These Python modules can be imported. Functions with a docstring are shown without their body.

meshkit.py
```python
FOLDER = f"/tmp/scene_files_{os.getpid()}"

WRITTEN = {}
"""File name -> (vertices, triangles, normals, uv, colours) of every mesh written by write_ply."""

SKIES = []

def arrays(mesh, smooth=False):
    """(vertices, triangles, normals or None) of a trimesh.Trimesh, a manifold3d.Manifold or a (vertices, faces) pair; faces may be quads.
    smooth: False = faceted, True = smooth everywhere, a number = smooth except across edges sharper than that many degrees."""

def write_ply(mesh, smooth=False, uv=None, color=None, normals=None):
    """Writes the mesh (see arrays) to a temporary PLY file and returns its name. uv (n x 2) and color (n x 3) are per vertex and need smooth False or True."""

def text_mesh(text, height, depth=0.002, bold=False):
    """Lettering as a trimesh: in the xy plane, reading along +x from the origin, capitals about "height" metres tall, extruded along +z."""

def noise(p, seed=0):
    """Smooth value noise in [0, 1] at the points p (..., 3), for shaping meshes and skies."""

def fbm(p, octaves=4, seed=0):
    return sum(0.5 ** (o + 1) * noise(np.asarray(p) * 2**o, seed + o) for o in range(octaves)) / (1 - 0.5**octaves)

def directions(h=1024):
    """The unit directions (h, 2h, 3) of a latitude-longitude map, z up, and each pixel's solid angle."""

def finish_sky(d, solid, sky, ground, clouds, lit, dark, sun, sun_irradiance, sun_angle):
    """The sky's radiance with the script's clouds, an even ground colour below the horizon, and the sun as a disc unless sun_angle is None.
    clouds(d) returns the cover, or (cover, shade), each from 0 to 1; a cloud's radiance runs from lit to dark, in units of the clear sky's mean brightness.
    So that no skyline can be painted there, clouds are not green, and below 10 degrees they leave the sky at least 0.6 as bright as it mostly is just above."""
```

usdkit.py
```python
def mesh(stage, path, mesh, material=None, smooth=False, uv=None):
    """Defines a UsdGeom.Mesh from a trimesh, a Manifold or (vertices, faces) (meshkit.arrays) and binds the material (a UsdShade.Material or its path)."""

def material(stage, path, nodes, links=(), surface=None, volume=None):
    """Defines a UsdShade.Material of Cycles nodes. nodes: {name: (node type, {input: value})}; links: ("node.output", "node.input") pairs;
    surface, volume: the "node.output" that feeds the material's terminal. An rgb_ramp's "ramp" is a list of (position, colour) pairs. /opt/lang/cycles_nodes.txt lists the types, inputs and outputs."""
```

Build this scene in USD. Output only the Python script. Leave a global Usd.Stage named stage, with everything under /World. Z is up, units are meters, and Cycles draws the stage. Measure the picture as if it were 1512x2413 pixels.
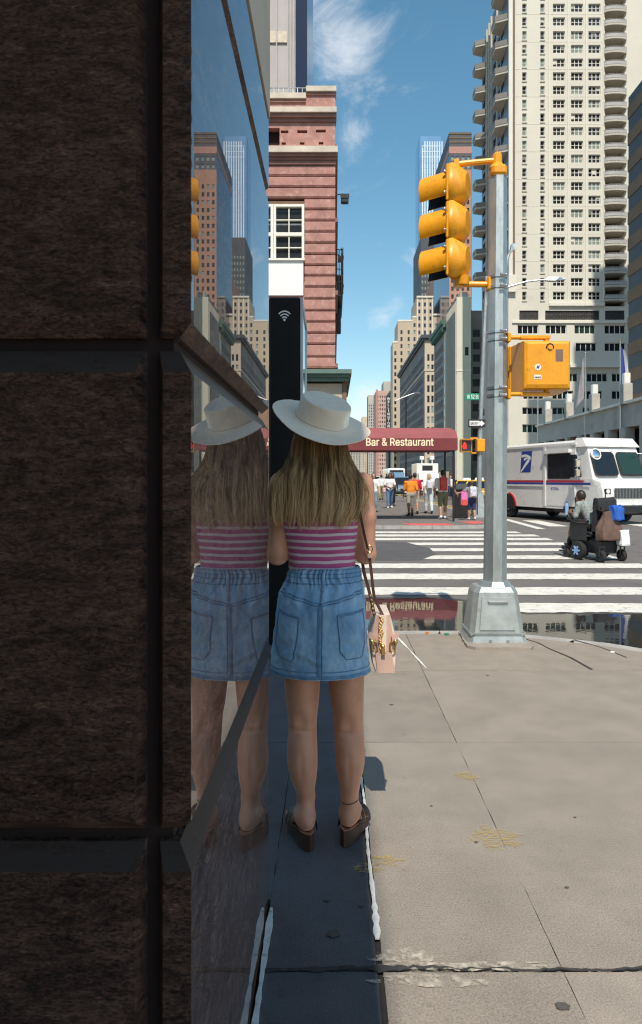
import math, random
import numpy as np, trimesh, usdkit, meshkit
import manifold3d as m3
from shapely.geometry import Polygon, Point, box as sbox
from shapely.ops import unary_union
from pxr import Usd, UsdGeom, UsdLux, UsdShade, Gf, Sdf, Vt

stage = Usd.Stage.CreateInMemory()
UsdGeom.SetStageUpAxis(stage, 'Z'); UsdGeom.SetStageMetersPerUnit(stage, 1.0)
UsdGeom.Xform.Define(stage, '/World'); UsdGeom.Scope.Define(stage, '/World/Looks')
rng = np.random.default_rng(7); random.seed(7)

# ------------------------------------------------------------------ camera, sky, sun, exposure
F, U0, V0, EYE = 1650.0, 785.0, 1130.0, 1.4        # focal length and vanishing point measured in the photograph (1512 wide)
SUN_EL, SUN_DX = math.radians(54.0), 0.0
SKY_STRENGTH, SUN_I, EXPOSURE = 0.125, 1.15, 0.13
cam = UsdGeom.Camera.Define(stage, '/World/camera')
cam.AddTranslateOp().Set(Gf.Vec3d(0, 0, EYE)); cam.AddRotateXOp().Set(90.0)
FL = 24.9
cam.CreateFocalLengthAttr(FL); cam.CreateHorizontalApertureAttr(FL * 1512 / F)
cam.CreateVerticalApertureAttr(FL * 1512 / F * 1024 / 642)
cam.CreateHorizontalApertureOffsetAttr((756 - U0) / F * FL); cam.CreateVerticalApertureOffsetAttr((V0 - 1206.5) / F * FL)
cam.CreateFStopAttr(7.1); cam.CreateFocusDistanceAttr(3.2); cam.CreateExposureAttr(EXPOSURE)
cam.CreateClippingRangeAttr(Gf.Vec2f(0.05, 100000))

def pdir(u, v):
    d = np.array([(u - U0) / F, 1.0, (V0 - v) / F]); return d / np.linalg.norm(d)
s_ = np.array([-SUN_DX, -1.0 / math.tan(SUN_EL), 1.0]); s_ /= np.linalg.norm(s_)      # direction towards the sun
el, rot = math.asin(s_[2]), math.atan2(s_[0], s_[1])
nodes = {'tc': ('texture_coordinate', {}), 'sky': ('sky_texture', dict(sky_type='single_scattering', sun_disc=False, sun_elevation=el, sun_rotation=rot % (2 * math.pi), altitude=60.0, air_density=1.15, aerosol_density=0.55, ozone_density=0.8)),
         'hs': ('hsv', dict(hue=0.480, saturation=1.2, value=1.1)), 'map': ('mapping', dict(scale=(1.0, 1.0, 1.9))),
         'n1': ('noise_texture', dict(scale=7.5, detail=11, roughness=0.68, distortion=0.8)),
         'nb': ('noise_texture', dict(scale=1.1, detail=2)),
         'base': ('math', dict(math_type='multiply_add', value2=0.5, value3=-0.52)),
         'sum0': ('math', dict(math_type='multiply_add', value2=1.5))}
links = [('tc.generated', 'map.vector'), ('map.vector', 'n1.vector'), ('tc.generated', 'nb.vector'), ('sky.color', 'hs.color'),
         ('nb.fac', 'base.value1'), ('n1.fac', 'sum0.value1'), ('base.value', 'sum0.value3')]
prev = 'sum0.value'
CLOUDS = [(755, 40, 2.6, .27), (800, 95, 2.4, .24), (815, 165, 2.2, .27), (832, 25, 2.4, .24), (826, 300, 1.4, .30), (836, 330, 1.2, .26), (938, 712, .9, .42), (905, 742, 1.3, .36), (870, 768, 1.3, .34), (862, 925, 2.4, .36), (890, 915, 1.6, .30), (972, 628, 1.2, .36), (985, 590, 1.0, .36), (845, 975, 2.2, .34)]
for i, (u, v, deg, amp) in enumerate(CLOUDS):
    nodes[f'd{i}'] = ('normal', dict(direction=tuple(pdir(u, v))))
    nodes[f'dist{i}'] = ('math', dict(math_type='arccosine'))
    nodes[f'm{i}'] = ('map_range', dict(range_type='linear', from_min=math.radians(deg * 1.5), from_max=0.0, to_min=0.0, to_max=amp, clamp=True))
    nodes[f'a{i}'] = ('math', dict(math_type='add'))
    # angle between the sky direction and the cloud's heart
    nodes[f'v{i}'] = ('separate_xyz', {})
    x, y, z = pdir(u, v)
    nodes[f'mx{i}'] = ('math', dict(math_type='multiply', value2=float(x))); nodes[f'my{i}'] = ('math', dict(math_type='multiply_add', value2=float(y))); nodes[f'mz{i}'] = ('math', dict(math_type='multiply_add', value2=float(z)))
    links += [('tc.generated', f'v{i}.vector'), (f'v{i}.x', f'mx{i}.value1'), (f'v{i}.y', f'my{i}.value1'), (f'mx{i}.value', f'my{i}.value3'), (f'v{i}.z', f'mz{i}.value1'), (f'my{i}.value', f'mz{i}.value3'),
              (f'mz{i}.value', f'dist{i}.value1'), (f'dist{i}.value', f'm{i}.value'), (prev, f'a{i}.value1'), (f'm{i}.result', f'a{i}.value2')]
    del nodes[f'd{i}']
    prev = f'a{i}.value'
nodes['cov'] = ('map_range', dict(range_type='smoothstep', from_min=0.66, from_max=1.30, to_min=0.0, to_max=0.72, clamp=True))
nodes['mix'] = ('mix_color', dict(b=(7.0, 7.2, 7.5), use_clamp=False)); nodes['bg'] = ('background_shader', dict(strength=SKY_STRENGTH))
links += [(prev, 'cov.value'), ('cov.result', 'mix.fac'), ('hs.color', 'mix.a'), ('mix.result', 'bg.color')]
sky_mat = usdkit.material(stage, '/World/Looks/sky_air', nodes, links, surface='bg.background')
dome = UsdLux.DomeLight.Define(stage, '/World/sky'); UsdShade.MaterialBindingAPI.Apply(dome.GetPrim()).Bind(sky_mat)
sun = UsdLux.DistantLight.Define(stage, '/World/sun')
sun.CreateIntensityAttr(SUN_I); sun.CreateAngleAttr(0.53); sun.CreateNormalizeAttr(True); sun.CreateColorAttr(Gf.Vec3f(1.0, 0.93, 0.82))
q = Gf.Rotation(Gf.Vec3d(0, 0, -1), Gf.Vec3d(*(-s_)))
sun.AddTransformOp().Set(Gf.Matrix4d().SetRotate(q))

# ------------------------------------------------------------------ helpers: naming, things, parts
TAKEN = set()
def numbered(path):
    p, k = path, 0
    while p in TAKEN:
        k += 1; p = f'{path}_{k:03d}'
    TAKEN.add(p); return p
for p in ('/World/camera', '/World/sky', '/World/sun'): TAKEN.add(p)
def data(prim, label=None, cat=None, group=None, kind=None):
    for k, v in (('label', label), ('category', cat), ('group', group), ('kind', kind)):
        if v: prim.SetCustomDataByKey(k, v)
class Thing:
    def __init__(s, name, label=None, cat=None, loc=(0, 0, 0), rot=0.0, group=None, kind=None):
        s.path, s.loc, s.rot = numbered('/World/' + name), np.array(loc, float), rot
        x = UsdGeom.Xform.Define(stage, s.path); x.AddTranslateOp().Set(Gf.Vec3d(*map(float, loc)))
        if rot: x.AddRotateZOp().Set(float(rot))
        s.prim = x.GetPrim(); data(s.prim, label, cat, group, kind)
    def part(s, name, mesh, mat, smooth=False, world=False, parent=None, label=None, kind=None):
        v, f = (np.array(mesh.vertices, float), np.array(mesh.faces)) if hasattr(mesh, 'vertices') else tri(mesh)
        if world:
            v = v - s.loc
            if s.rot:
                c, n = math.cos(-math.radians(s.rot)), math.sin(-math.radians(s.rot)); v = np.stack([v[:, 0] * c - v[:, 1] * n, v[:, 0] * n + v[:, 1] * c, v[:, 2]], 1)
        path = numbered((parent or s.path) + '/' + name)
        m = usdkit.mesh(stage, path, (v, f), MAT(mat), smooth)
        data(m.GetPrim(), label, kind=kind); return path
def tri(mesh):
    v, f, _ = meshkit.arrays(mesh); return v, f
def single(name, mesh, mat, label=None, cat=None, group=None, kind=None, smooth=False):
    v, f = tri(mesh); path = numbered('/World/' + name)
    m = usdkit.mesh(stage, path, (v, f), MAT(mat), smooth); data(m.GetPrim(), label, cat, group, kind); return path
def copy_of(src, name, loc, rot, label, cat, group=None):
    path = numbered('/World/' + name); x = UsdGeom.Xform.Define(stage, path); x.AddTranslateOp().Set(Gf.Vec3d(*map(float, loc))); x.AddRotateZOp().Set(float(rot))
    r = x.GetPrim(); r.GetReferences().AddInternalReference(src.path); r.SetInstanceable(True); data(r, label, cat, group); return r

# ------------------------------------------------------------------ materials
LOOKS = {}
def mat(name, col, rough=0.6, metal=0.0, var=0.0, vscale=3.0, vstretch=(1, 1, 1), bump=0.0, bscale=40.0, spec=0.5, dirt=None, grain=None, **extra):
    """One principled material with tone variation and fine relief from noise. dirt: (colour, scale, threshold)"""
    n = {'p': ('principled_bsdf', dict(base_color=tuple(col), roughness=rough, metallic=metal, specular_ior_level=spec, **extra))}; l = []
    if var or bump or dirt:
        n['g'] = ('texture_coordinate', {}); n['mp'] = ('mapping', dict(scale=vstretch)); l.append(('g.object', 'mp.vector'))
    if var:
        n['n'] = ('noise_texture', dict(scale=vscale, detail=6, roughness=0.62)); l.append(('mp.vector', 'n.vector'))
        c = np.array(col)
        n['r'] = ('rgb_ramp', dict(ramp=[(0.25, tuple(c * (1 - var))), (0.5, tuple(c)), (0.75, tuple(np.minimum(c * (1 + var), .95)))])); l.append(('n.fac', 'r.fac'))
        src = 'r.color'
        if dirt:
            n['dn'] = ('noise_texture', dict(scale=dirt[1], detail=7, roughness=0.65)); n['dr'] = ('map_range', dict(from_min=dirt[2], from_max=dirt[2] + .12, to_min=0.0, to_max=0.8, clamp=True)); n['dm'] = ('mix_color', dict(b=tuple(dirt[0])))
            l += [('mp.vector', 'dn.vector'), ('dn.fac', 'dr.value'), ('dr.result', 'dm.fac'), (src, 'dm.a')]; src = 'dm.result'
        if grain:
            n['gn'] = ('noise_texture', dict(scale=grain[0], detail=3, roughness=.7)); n['gr'] = ('map_range', dict(from_min=.3, from_max=.7, to_min=1 - grain[1], to_max=1 + grain[1])); n['gm'] = ('mix_color', dict(blend_type='multiply', fac=1.0)); n['gc'] = ('combine_xyz', {})
            l += [('mp.vector', 'gn.vector'), ('gn.fac', 'gr.value'), ('gr.result', 'gc.x'), ('gr.result', 'gc.y'), ('gr.result', 'gc.z'), (src, 'gm.a'), ('gc.vector', 'gm.b')]; src = 'gm.result'
        l.append((src, 'p.base_color'))
    if bump:
        n['bn'] = ('noise_texture', dict(scale=bscale, detail=5, roughness=0.6)); n['b'] = ('bump', dict(strength=min(bump, 1.0), distance=0.004))
        l += [('mp.vector', 'bn.vector'), ('bn.fac', 'b.height'), ('b.normal', 'p.normal')]
    LOOKS[name] = usdkit.material(stage, '/World/Looks/' + name, n, l, surface='p.BSDF')
def MAT(m): return LOOKS[m] if isinstance(m, str) else m

mat('concrete', (.275, .236, .197), .85, var=.17, vscale=3.2, bump=.7, bscale=260, dirt=((.20, .16, .125), 26.0, .605), grain=(170, .34))
mat('concrete_stained', (.255, .218, .182), .85, var=.2, vscale=2.4, bump=.7, bscale=260, dirt=((.19, .155, .12), 17.0, .58), grain=(170, .34))
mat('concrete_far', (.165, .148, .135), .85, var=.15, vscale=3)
mat('concrete_light', (.295, .254, .213), .85, var=.13, vscale=7, bump=.5, bscale=200, grain=(170, .28))
mat('concrete_old', (.27, .23, .188), .85, var=.15, vscale=6, bump=.5, bscale=180, dirt=((.18, .15, .125), 24.0, .61), grain=(150, .28))
mat('concrete_shaded', (.095, .09, .095), .8, var=.2, vscale=5, bump=.4, bscale=180, dirt=((.06, .06, .065), 16.0, .60), grain=(150, .25))  # concrete darkened in colour to deepen the building shade on it
mat('kerb_stone', (.36, .34, .31), .8, var=.25, vscale=5, bump=.5, bscale=120)
mat('joint_dirt', (.045, .042, .04), .95, var=.4, vscale=20)
mat('asphalt', (.14, .128, .12), .88, var=.16, vscale=1.3, bump=.8, bscale=160, dirt=((.075, .07, .068), 1.7, .58))
mat('asphalt_patch', (.085, .083, .085), .88, var=.2, vscale=3, bump=.8, bscale=160)
mat('road_paint', (.66, .63, .565), .75, var=.16, vscale=6, bump=.4, bscale=90, dirt=((.26, .24, .225), 9.0, .555), grain=(90, .15))
mat('yellow_paint', (.62, .42, .05), .7, var=.2, vscale=6)
mat('sealant', (.74, .72, .68), .7, var=.18, vscale=30, bump=.5, bscale=90, dirt=((.25, .22, .2), 22, .58))
mat('gum', (.085, .075, .068), .7, var=.3, vscale=40)
mat('red_pad', (.62, .10, .10), .75, var=.2, vscale=6, bump=.4, bscale=60)
mat('galvanized', (.44, .475, .475), .45, metal=.72, var=.3, vscale=6, vstretch=(1, 1, .3), bump=.15, bscale=60, dirt=((.20, .20, .20), 5.0, .57), grain=(40, .12))
mat('cast_metal', (.44, .465, .455), .38, metal=.6, var=.25, vscale=7, bump=.25, bscale=50, dirt=((.2, .2, .19), 12, .6))
mat('steel', (.55, .55, .56), .3, metal=.9, var=.2, vscale=9)
mat('signal_yellow', (.80, .325, .005), .42, var=.14, vscale=7, coat_weight=.15, bump=.08, bscale=40, dirt=((.42, .17, .015), 14, .60), grain=(60, .10))
mat('signal_inside', (.012, .012, .012), .6)
mat('rubber', (.018, .018, .019), .8, var=.3, vscale=12)
mat('black_metal', (.018, .018, .02), .4, var=.3, vscale=6)
mat('black_gloss', (.010, .010, .011), .35, spec=.2, var=.3, vscale=3)
mat('aluminium', (.5, .51, .52), .35, metal=.85, var=.1, vscale=4)
mat('white_print', (.75, .75, .73), .6)
mat('white_paint', (.80, .79, .76), .4, var=.05, vscale=3, coat_weight=.3)
mat('van_white', (.74, .72, .69), .42, var=.08, vscale=1.6, coat_weight=.25, dirt=((.5, .47, .43), 3.2, .58))
mat('glass_dark', (.012, .016, .02), .04, spec=.6)
mat('glass_green', (.02, .045, .035), .06, spec=.5)
mat('glass_window', (.03, .035, .04), .06, spec=.55, var=.5, vscale=.15)
mat('glass_pale', (.22, .27, .25), .15, spec=.5, var=.3, vscale=.3)
mat('chrome', (.75, .75, .76), .12, metal=1.0)
mat('lamp_glass', (.75, .74, .7), .15, spec=.8)
mat('taxi_yellow', (.80, .42, .02), .3, coat_weight=.5, var=.05, vscale=2)
mat('car_blue', (.18, .25, .33), .25, coat_weight=.6, var=.05, vscale=2)
mat('car_silver', (.42, .44, .46), .28, coat_weight=.6, metal=.4, var=.05, vscale=2)
mat('car_black', (.02, .02, .024), .22, coat_weight=.6, var=.05, vscale=2)
mat('car_white', (.74, .74, .72), .3, coat_weight=.5, var=.04, vscale=2)
mat('red_lamp', (.5, .02, .02), .25, coat_weight=.4)
mat('amber_lamp', (.6, .2, .02), .25, coat_weight=.4)
mat('stripe_red', (.45, .03, .05), .4); mat('stripe_blue', (.03, .05, .26), .4)
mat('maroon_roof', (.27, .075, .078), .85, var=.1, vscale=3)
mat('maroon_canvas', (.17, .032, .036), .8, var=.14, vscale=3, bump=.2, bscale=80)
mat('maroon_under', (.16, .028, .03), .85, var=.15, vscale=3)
mat('gold_print', (.80, .68, .45), .6)
mat('green_sign', (.01, .22, .12), .45)
mat('stone_red', (.40, .20, .165), .88, var=.30, vscale=2.6, bump=.6, bscale=24, dirt=((.52, .36, .31), 5.5, .54), grain=(60, .2))
mat('stone_red_trim', (.28, .15, .12), .88, var=.3, vscale=1.8, bump=.4, bscale=15)
mat('stone_cap', (.58, .50, .40), .85, var=.22, vscale=2.2)
mat('slot_dark', (.03, .018, .016), .95)
mat('cream_trim', (.74, .71, .62), .6, var=.06, vscale=3)
mat('green_copper', (.10, .17, .145), .7, var=.2, vscale=3)
mat('beige_panel', (.45, .37, .29), .8, var=.12, vscale=3)
mat('brown_panel', (.19, .11, .07), .8, var=.15, vscale=3)
mat('limestone_warm', (.52, .43, .335), .8, var=.12, vscale=3, bump=.3, bscale=60)
mat('tower_grey', (.40, .37, .36), .7, var=.1, vscale=.5)
mat('tower_navy', (.015, .02, .045), .12, spec=.5)
mat('hotel_cream', (.64, .60, .51), .85, var=.07, vscale=.12, dirt=((.55, .52, .45), .35, .60))
mat('hotel_trim', (.70, .66, .57), .85, var=.05, vscale=.4)
mat('hotel_side', (.10, .11, .13), .35, spec=.6, var=.35, vscale=.25)
mat('balcony_slab', (.50, .46, .38), .85, var=.12, vscale=.6)
mat('balcony_rail', (.40, .39, .37), .6, var=.1, vscale=.6)
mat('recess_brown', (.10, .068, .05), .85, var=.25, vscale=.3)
mat('louvre_dark', (.07, .065, .062), .75, var=.4, vscale=1.6)
mat('groove_brown', (.20, .13, .11), .85)
mat('podium_stone', (.40, .375, .33), .85, var=.2, vscale=.5, dirt=((.22, .2, .18), .6, .58))
mat('pale_wall', (.60, .58, .46), .85, var=.07, vscale=.1)
mat('dark_facade', (.20, .185, .165), .85, var=.25, vscale=.12)
mat('dark_facade_far', (.16, .15, .145), .85, var=.25, vscale=.1)
mat('tan_wall', (.50, .41, .30), .85, var=.10, vscale=.08)
mat('tan_wall_far', (.52, .42, .31), .85, var=.08, vscale=.06)
mat('orange_brick', (.40, .215, .145), .85, var=.10, vscale=.1)
mat('pink_wall', (.50, .31, .25), .85, var=.08, vscale=.08)
mat('grey_wall_far', (.42, .39, .34), .85, var=.1, vscale=.08)
mat('slate_dark', (.05, .055, .065), .6, var=.2, vscale=.2)
mat('roof_green', (.07, .14, .11), .75, var=.2, vscale=.3)
mat('banded_brown', (.17, .105, .055), .8, var=.2, vscale=.3)
mat('glass_tower', (.14, .28, .46), .12, spec=.9, var=.2, vscale=.03)
mat('glass_tower_light', (.62, .70, .78), .2, spec=.8, var=.15, vscale=.05)
mat('flag_white', (.7, .68, .66), .9); mat('flag_blue', (.04, .06, .25), .9); mat('flag_red', (.62, .12, .05), .9); mat('flag_grey', (.30, .29, .31), .9, var=.2, vscale=3)
mat('bin_black', (.022, .022, .022), .5, var=.3, vscale=8); mat('sticker_yellow', (.75, .58, .05), .5)
mat('skin_main', (.60, .295, .19), .48, var=.16, vscale=13, spec=.35, bump=.06, bscale=180)
mat('skin_light', (.52, .31, .22), .55); mat('skin_brown', (.20, .10, .06), .5); mat('skin_tan', (.40, .22, .14), .5)
mat('hair_dark', (.022, .016, .012), .5, var=.3, vscale=30); mat('hair_brown', (.06, .035, .02), .5, var=.3, vscale=30); mat('hair_blond', (.42, .29, .15), .5, var=.3, vscale=30)
mat('felt', (.92, .77, .61), .92, var=.07, vscale=30, bump=.6, bscale=420, sheen_weight=.25)
mat('hat_under', (.66, .56, .46), .92)
mat('leather_pink', (.54, .35, .285), .42, var=.08, vscale=14, bump=.35, bscale=260)
mat('leather_white', (.66, .54, .45), .42, var=.08, vscale=14, bump=.3, bscale=260)
mat('leather_dark', (.13, .065, .045), .45, var=.2, vscale=25)
mat('gold', (.70, .44, .17), .3, metal=1.0)
mat('wedge_brown', (.062, .030, .018), .6, var=.35, vscale=35, vstretch=(1, 1, 5)); mat('strap_black', (.018, .015, .016), .5, var=.2, vscale=30)
mat('insole', (.30, .15, .09), .6)
mat('cloth_white', (.72, .71, .70), .9, var=.06, vscale=9); mat('cloth_orange', (.78, .26, .025), .9, var=.08, vscale=9); mat('cloth_red', (.60, .03, .05), .9, var=.08, vscale=9)
mat('cloth_khaki', (.20, .19, .10), .9, var=.15, vscale=9); mat('cloth_black', (.02, .02, .024), .9, var=.2, vscale=9); mat('cloth_jeans', (.09, .17, .28), .9, var=.15, vscale=9); mat('cloth_jeans_light', (.30, .42, .52), .9, var=.12, vscale=9)
mat('cloth_pale_jeans', (.55, .60, .62), .9, var=.1, vscale=9); mat('cloth_navy', (.025, .035, .11), .9, var=.15, vscale=9); mat('cloth_grey', (.33, .36, .35), .9, var=.25, vscale=14); mat('cloth_print', (.24, .27, .26), .9, var=.6, vscale=22); mat('cloth_plaid', (.35, .33, .28), .9, var=.6, vscale=30)
mat('pack_red', (.62, .07, .05), .7, var=.1, vscale=9); mat('pack_pink', (.65, .16, .40), .7, var=.3, vscale=14); mat('pack_pale', (.50, .50, .55), .8, var=.4, vscale=18); mat('bag_pink', (.72, .42, .42), .7)
mat('bag_brown', (.125, .072, .052), .75, var=.25, vscale=9, bump=.5, bscale=12); mat('bag_blue', (.02, .10, .42), .5, var=.25, vscale=8); mat('bag_white', (.74, .75, .77), .5, var=.15, vscale=8)
mat('bottle_blue', (.25, .40, .65), .2)
mat('lens_dark', (.03, .03, .03), .3)
def special(name, n, l, surface='p.BSDF'): LOOKS[name] = usdkit.material(stage, '/World/Looks/' + name, n, l, surface=surface)
# polished brown-black granite: long grain, pale and rust flecks, dull specks in the polish
def granite(name, rough, k=1.0):
    special(name, {'g': ('texture_coordinate', {}), 'mp': ('mapping', dict(scale=(1, 1, 3.2), rotation=(0, .10, 0))),
        'n1': ('noise_texture', dict(scale=58, detail=9, roughness=.78, distortion=1.4)), 'r1': ('rgb_ramp', dict(ramp=[(0, (.006 * k, .005 * k, .006 * k)), (.42, (.012 * k, .009 * k, .009 * k)), (.49, (.045 * k, .026 * k, .020 * k)), (.58, (.078 * k, .044 * k, .033 * k)), (.68, (.15 * k, .098 * k, .072 * k)), (1, (.22 * k, .17 * k, .13 * k))])),
        'n2': ('noise_texture', dict(scale=9, detail=6, roughness=.7, distortion=1.0)), 'r2': ('map_range', dict(from_min=.33, from_max=.68, to_min=.38, to_max=1.30)), 'mx': ('mix_color', dict(blend_type='multiply', fac=1.0)),
        'cc': ('combine_xyz', {}), 'sp': ('map_range', dict(from_min=.58, from_max=.70, to_min=.5, to_max=.22, clamp=True)), 'ge': ('geometry', {}), 'sn': ('separate_xyz', {}),
        'ax': ('math', dict(math_type='absolute')), 'ay': ('math', dict(math_type='absolute')), 'az': ('math', dict(math_type='absolute')), 'm1': ('math', dict(math_type='maximum')), 'm2': ('math', dict(math_type='maximum')), 'ch': ('math', dict(math_type='less_than', value2=.93)), 'rr': ('math', dict(math_type='multiply_add', value2=.4, value3=rough)),
        'zz': ('math', dict(math_type='greater_than', value2=.3)), 'sill': ('math', dict(math_type='multiply')), 'sf': ('math', dict(math_type='multiply', use_clamp=True)), 'spm': ('math', dict(math_type='multiply_add', value2=-.4)), 'spc': ('math', dict(math_type='maximum', value2=.06)), 'skylit_splay': ('mix_color', dict(b=(.050, .044, .042))), 'p': ('principled_bsdf', dict(ior=1.56, specular_ior_level=.5))},  # upward splays get a set tone that stands in for sky light
        [('g.object', 'mp.vector'), ('mp.vector', 'n1.vector'), ('mp.vector', 'n2.vector'), ('n1.fac', 'r1.fac'), ('n2.fac', 'r2.value'), ('r2.result', 'cc.x'), ('r2.result', 'cc.y'), ('r2.result', 'cc.z'),
         ('r1.color', 'mx.a'), ('cc.vector', 'mx.b'), ('mx.result', 'skylit_splay.a'), ('skylit_splay.result', 'p.base_color'), ('n1.fac', 'sp.value'), ('sp.result', 'spm.value3'), ('ch.value', 'spm.value1'), ('spm.value', 'spc.value1'), ('spc.value', 'p.specular_ior_level'), ('ge.normal', 'sn.vector'), ('sn.x', 'ax.value1'), ('sn.y', 'ay.value1'), ('sn.z', 'az.value1'), ('ax.value', 'm1.value1'), ('ay.value', 'm1.value2'), ('m1.value', 'm2.value1'), ('az.value', 'm2.value2'), ('m2.value', 'ch.value1'), ('ch.value', 'rr.value1'), ('rr.value', 'p.roughness'),
         ('sn.z', 'zz.value1'), ('zz.value', 'sill.value1'), ('ch.value', 'sill.value2'), ('sill.value', 'sf.value1'), ('r2.result', 'sf.value2'), ('sf.value', 'skylit_splay.fac')])
granite('granite', .004, 1.9)
special('puddle_water', {'g': ('geometry', {}), 'n': ('noise_texture', dict(scale=5.0, detail=4)), 'b': ('bump', dict(strength=.05, distance=.01)), 'p': ('principled_bsdf', dict(base_color=(.022, .020, .018), roughness=.015, ior=1.45, specular_ior_level=.7))},
        [('g.position', 'n.vector'), ('n.fac', 'b.height'), ('b.normal', 'p.normal')])
def blotch(name, col, scale, lo, rough=.8, w=.10, st=(1, 1, 1)):      # worn paint: real gaps where the pavement shows through
    special(name, {'g': ('geometry', {}), 'mp': ('mapping', dict(scale=st)), 'n': ('noise_texture', dict(scale=scale, detail=7, roughness=.7)), 'm': ('map_range', dict(from_min=lo, from_max=lo + w, clamp=True)), 'p': ('principled_bsdf', dict(base_color=col, roughness=rough)), 't': ('transparent_bsdf', dict(color=(1, 1, 1))), 'x': ('mix_closure', {})},
            [('g.position', 'mp.vector'), ('mp.vector', 'n.vector'), ('n.fac', 'm.value'), ('m.result', 'x.fac'), ('t.BSDF', 'x.closure1'), ('p.BSDF', 'x.closure2')], surface='x.closure')
blotch('worn_yellow', (.50, .36, .11), 85, .47, w=.30, st=(.5, 1.1, 1)); blotch('worn_white', (.50, .445, .37), 24, .46, w=.16)
mat('asphalt_damp', (.055, .05, .047), .45, var=.3, vscale=6)
special('red_signal', {'e': ('emission', dict(color=(1.0, .06, .05), strength=1.1))}, [], surface='e.emission')

# ------------------------------------------------------------------ mesh helpers
def cat(*ms):
    ms = [trimesh.Trimesh(*tri(m), process=False) for m in ms]; return trimesh.util.concatenate(ms)
def box(x0, x1, y0, y1, z0, z1):
    m = trimesh.creation.box((x1 - x0, y1 - y0, z1 - z0)); m.apply_translation(((x0 + x1) / 2, (y0 + y1) / 2, (z0 + z1) / 2)); return m
def hull(pts): return trimesh.convex.convex_hull(np.array(pts, float))
def rbox(x0, x1, y0, y1, z0, z1, b=.01):
    p = []
    for x, sx in ((x0, 1), (x1, -1)):
        for y, sy in ((y0, 1), (y1, -1)):
            for z, sz in ((z0, 1), (z1, -1)):
                p += [(x + sx * b, y + sy * b, z), (x + sx * b, y, z + sz * b), (x, y + sy * b, z + sz * b)]
    return hull(p)
def tube(p0, p1, r0, r1=None, n=12):
    r1 = r0 if r1 is None else r1
    p0, p1 = np.array(p0, float), np.array(p1, float); d = (p1 - p0) / np.linalg.norm(p1 - p0)
    a = np.cross(d, [0, 0, 1] if abs(d[2]) < .9 else [1, 0, 0]); a /= np.linalg.norm(a); b = np.cross(d, a)
    t = np.arange(n) * 2 * np.pi / n; c = np.cos(t)[:, None] * a + np.sin(t)[:, None] * b
    return hull(np.vstack([p0 + r0 * c, p1 + r1 * c]))
def path_tube(pts, r, n=8):
    pts = np.array(pts, float); r = np.broadcast_to(np.asarray(r, float), len(pts)); ms = []
    V, Fc = [], []
    tan = np.gradient(pts, axis=0); tan /= np.linalg.norm(tan, axis=1, keepdims=True) + 1e-12
    a = np.cross(tan[0], [0, 0, 1] if abs(tan[0][2]) < .9 else [1, 0, 0])
    for i, (p, d) in enumerate(zip(pts, tan)):
        a = a - d * (a @ d); a /= np.linalg.norm(a); b = np.cross(d, a); t = np.arange(n) * 2 * np.pi / n
        V.append(p + r[i] * (np.cos(t)[:, None] * a + np.sin(t)[:, None] * b))
    for i in range(len(pts) - 1):
        for k in range(n):
            k2 = (k + 1) % n; Fc += [(i * n + k, i * n + k2, (i + 1) * n + k2), (i * n + k, (i + 1) * n + k2, (i + 1) * n + k)]
    V = np.vstack(V); L = len(pts) * n; V = np.vstack([V, pts[0], pts[-1]])
    for k in range(n):
        k2 = (k + 1) % n; Fc += [(L, k2, k), (L + 1, L - n + k, L - n + k2)]
    return trimesh.Trimesh(V, Fc, process=False)
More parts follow.
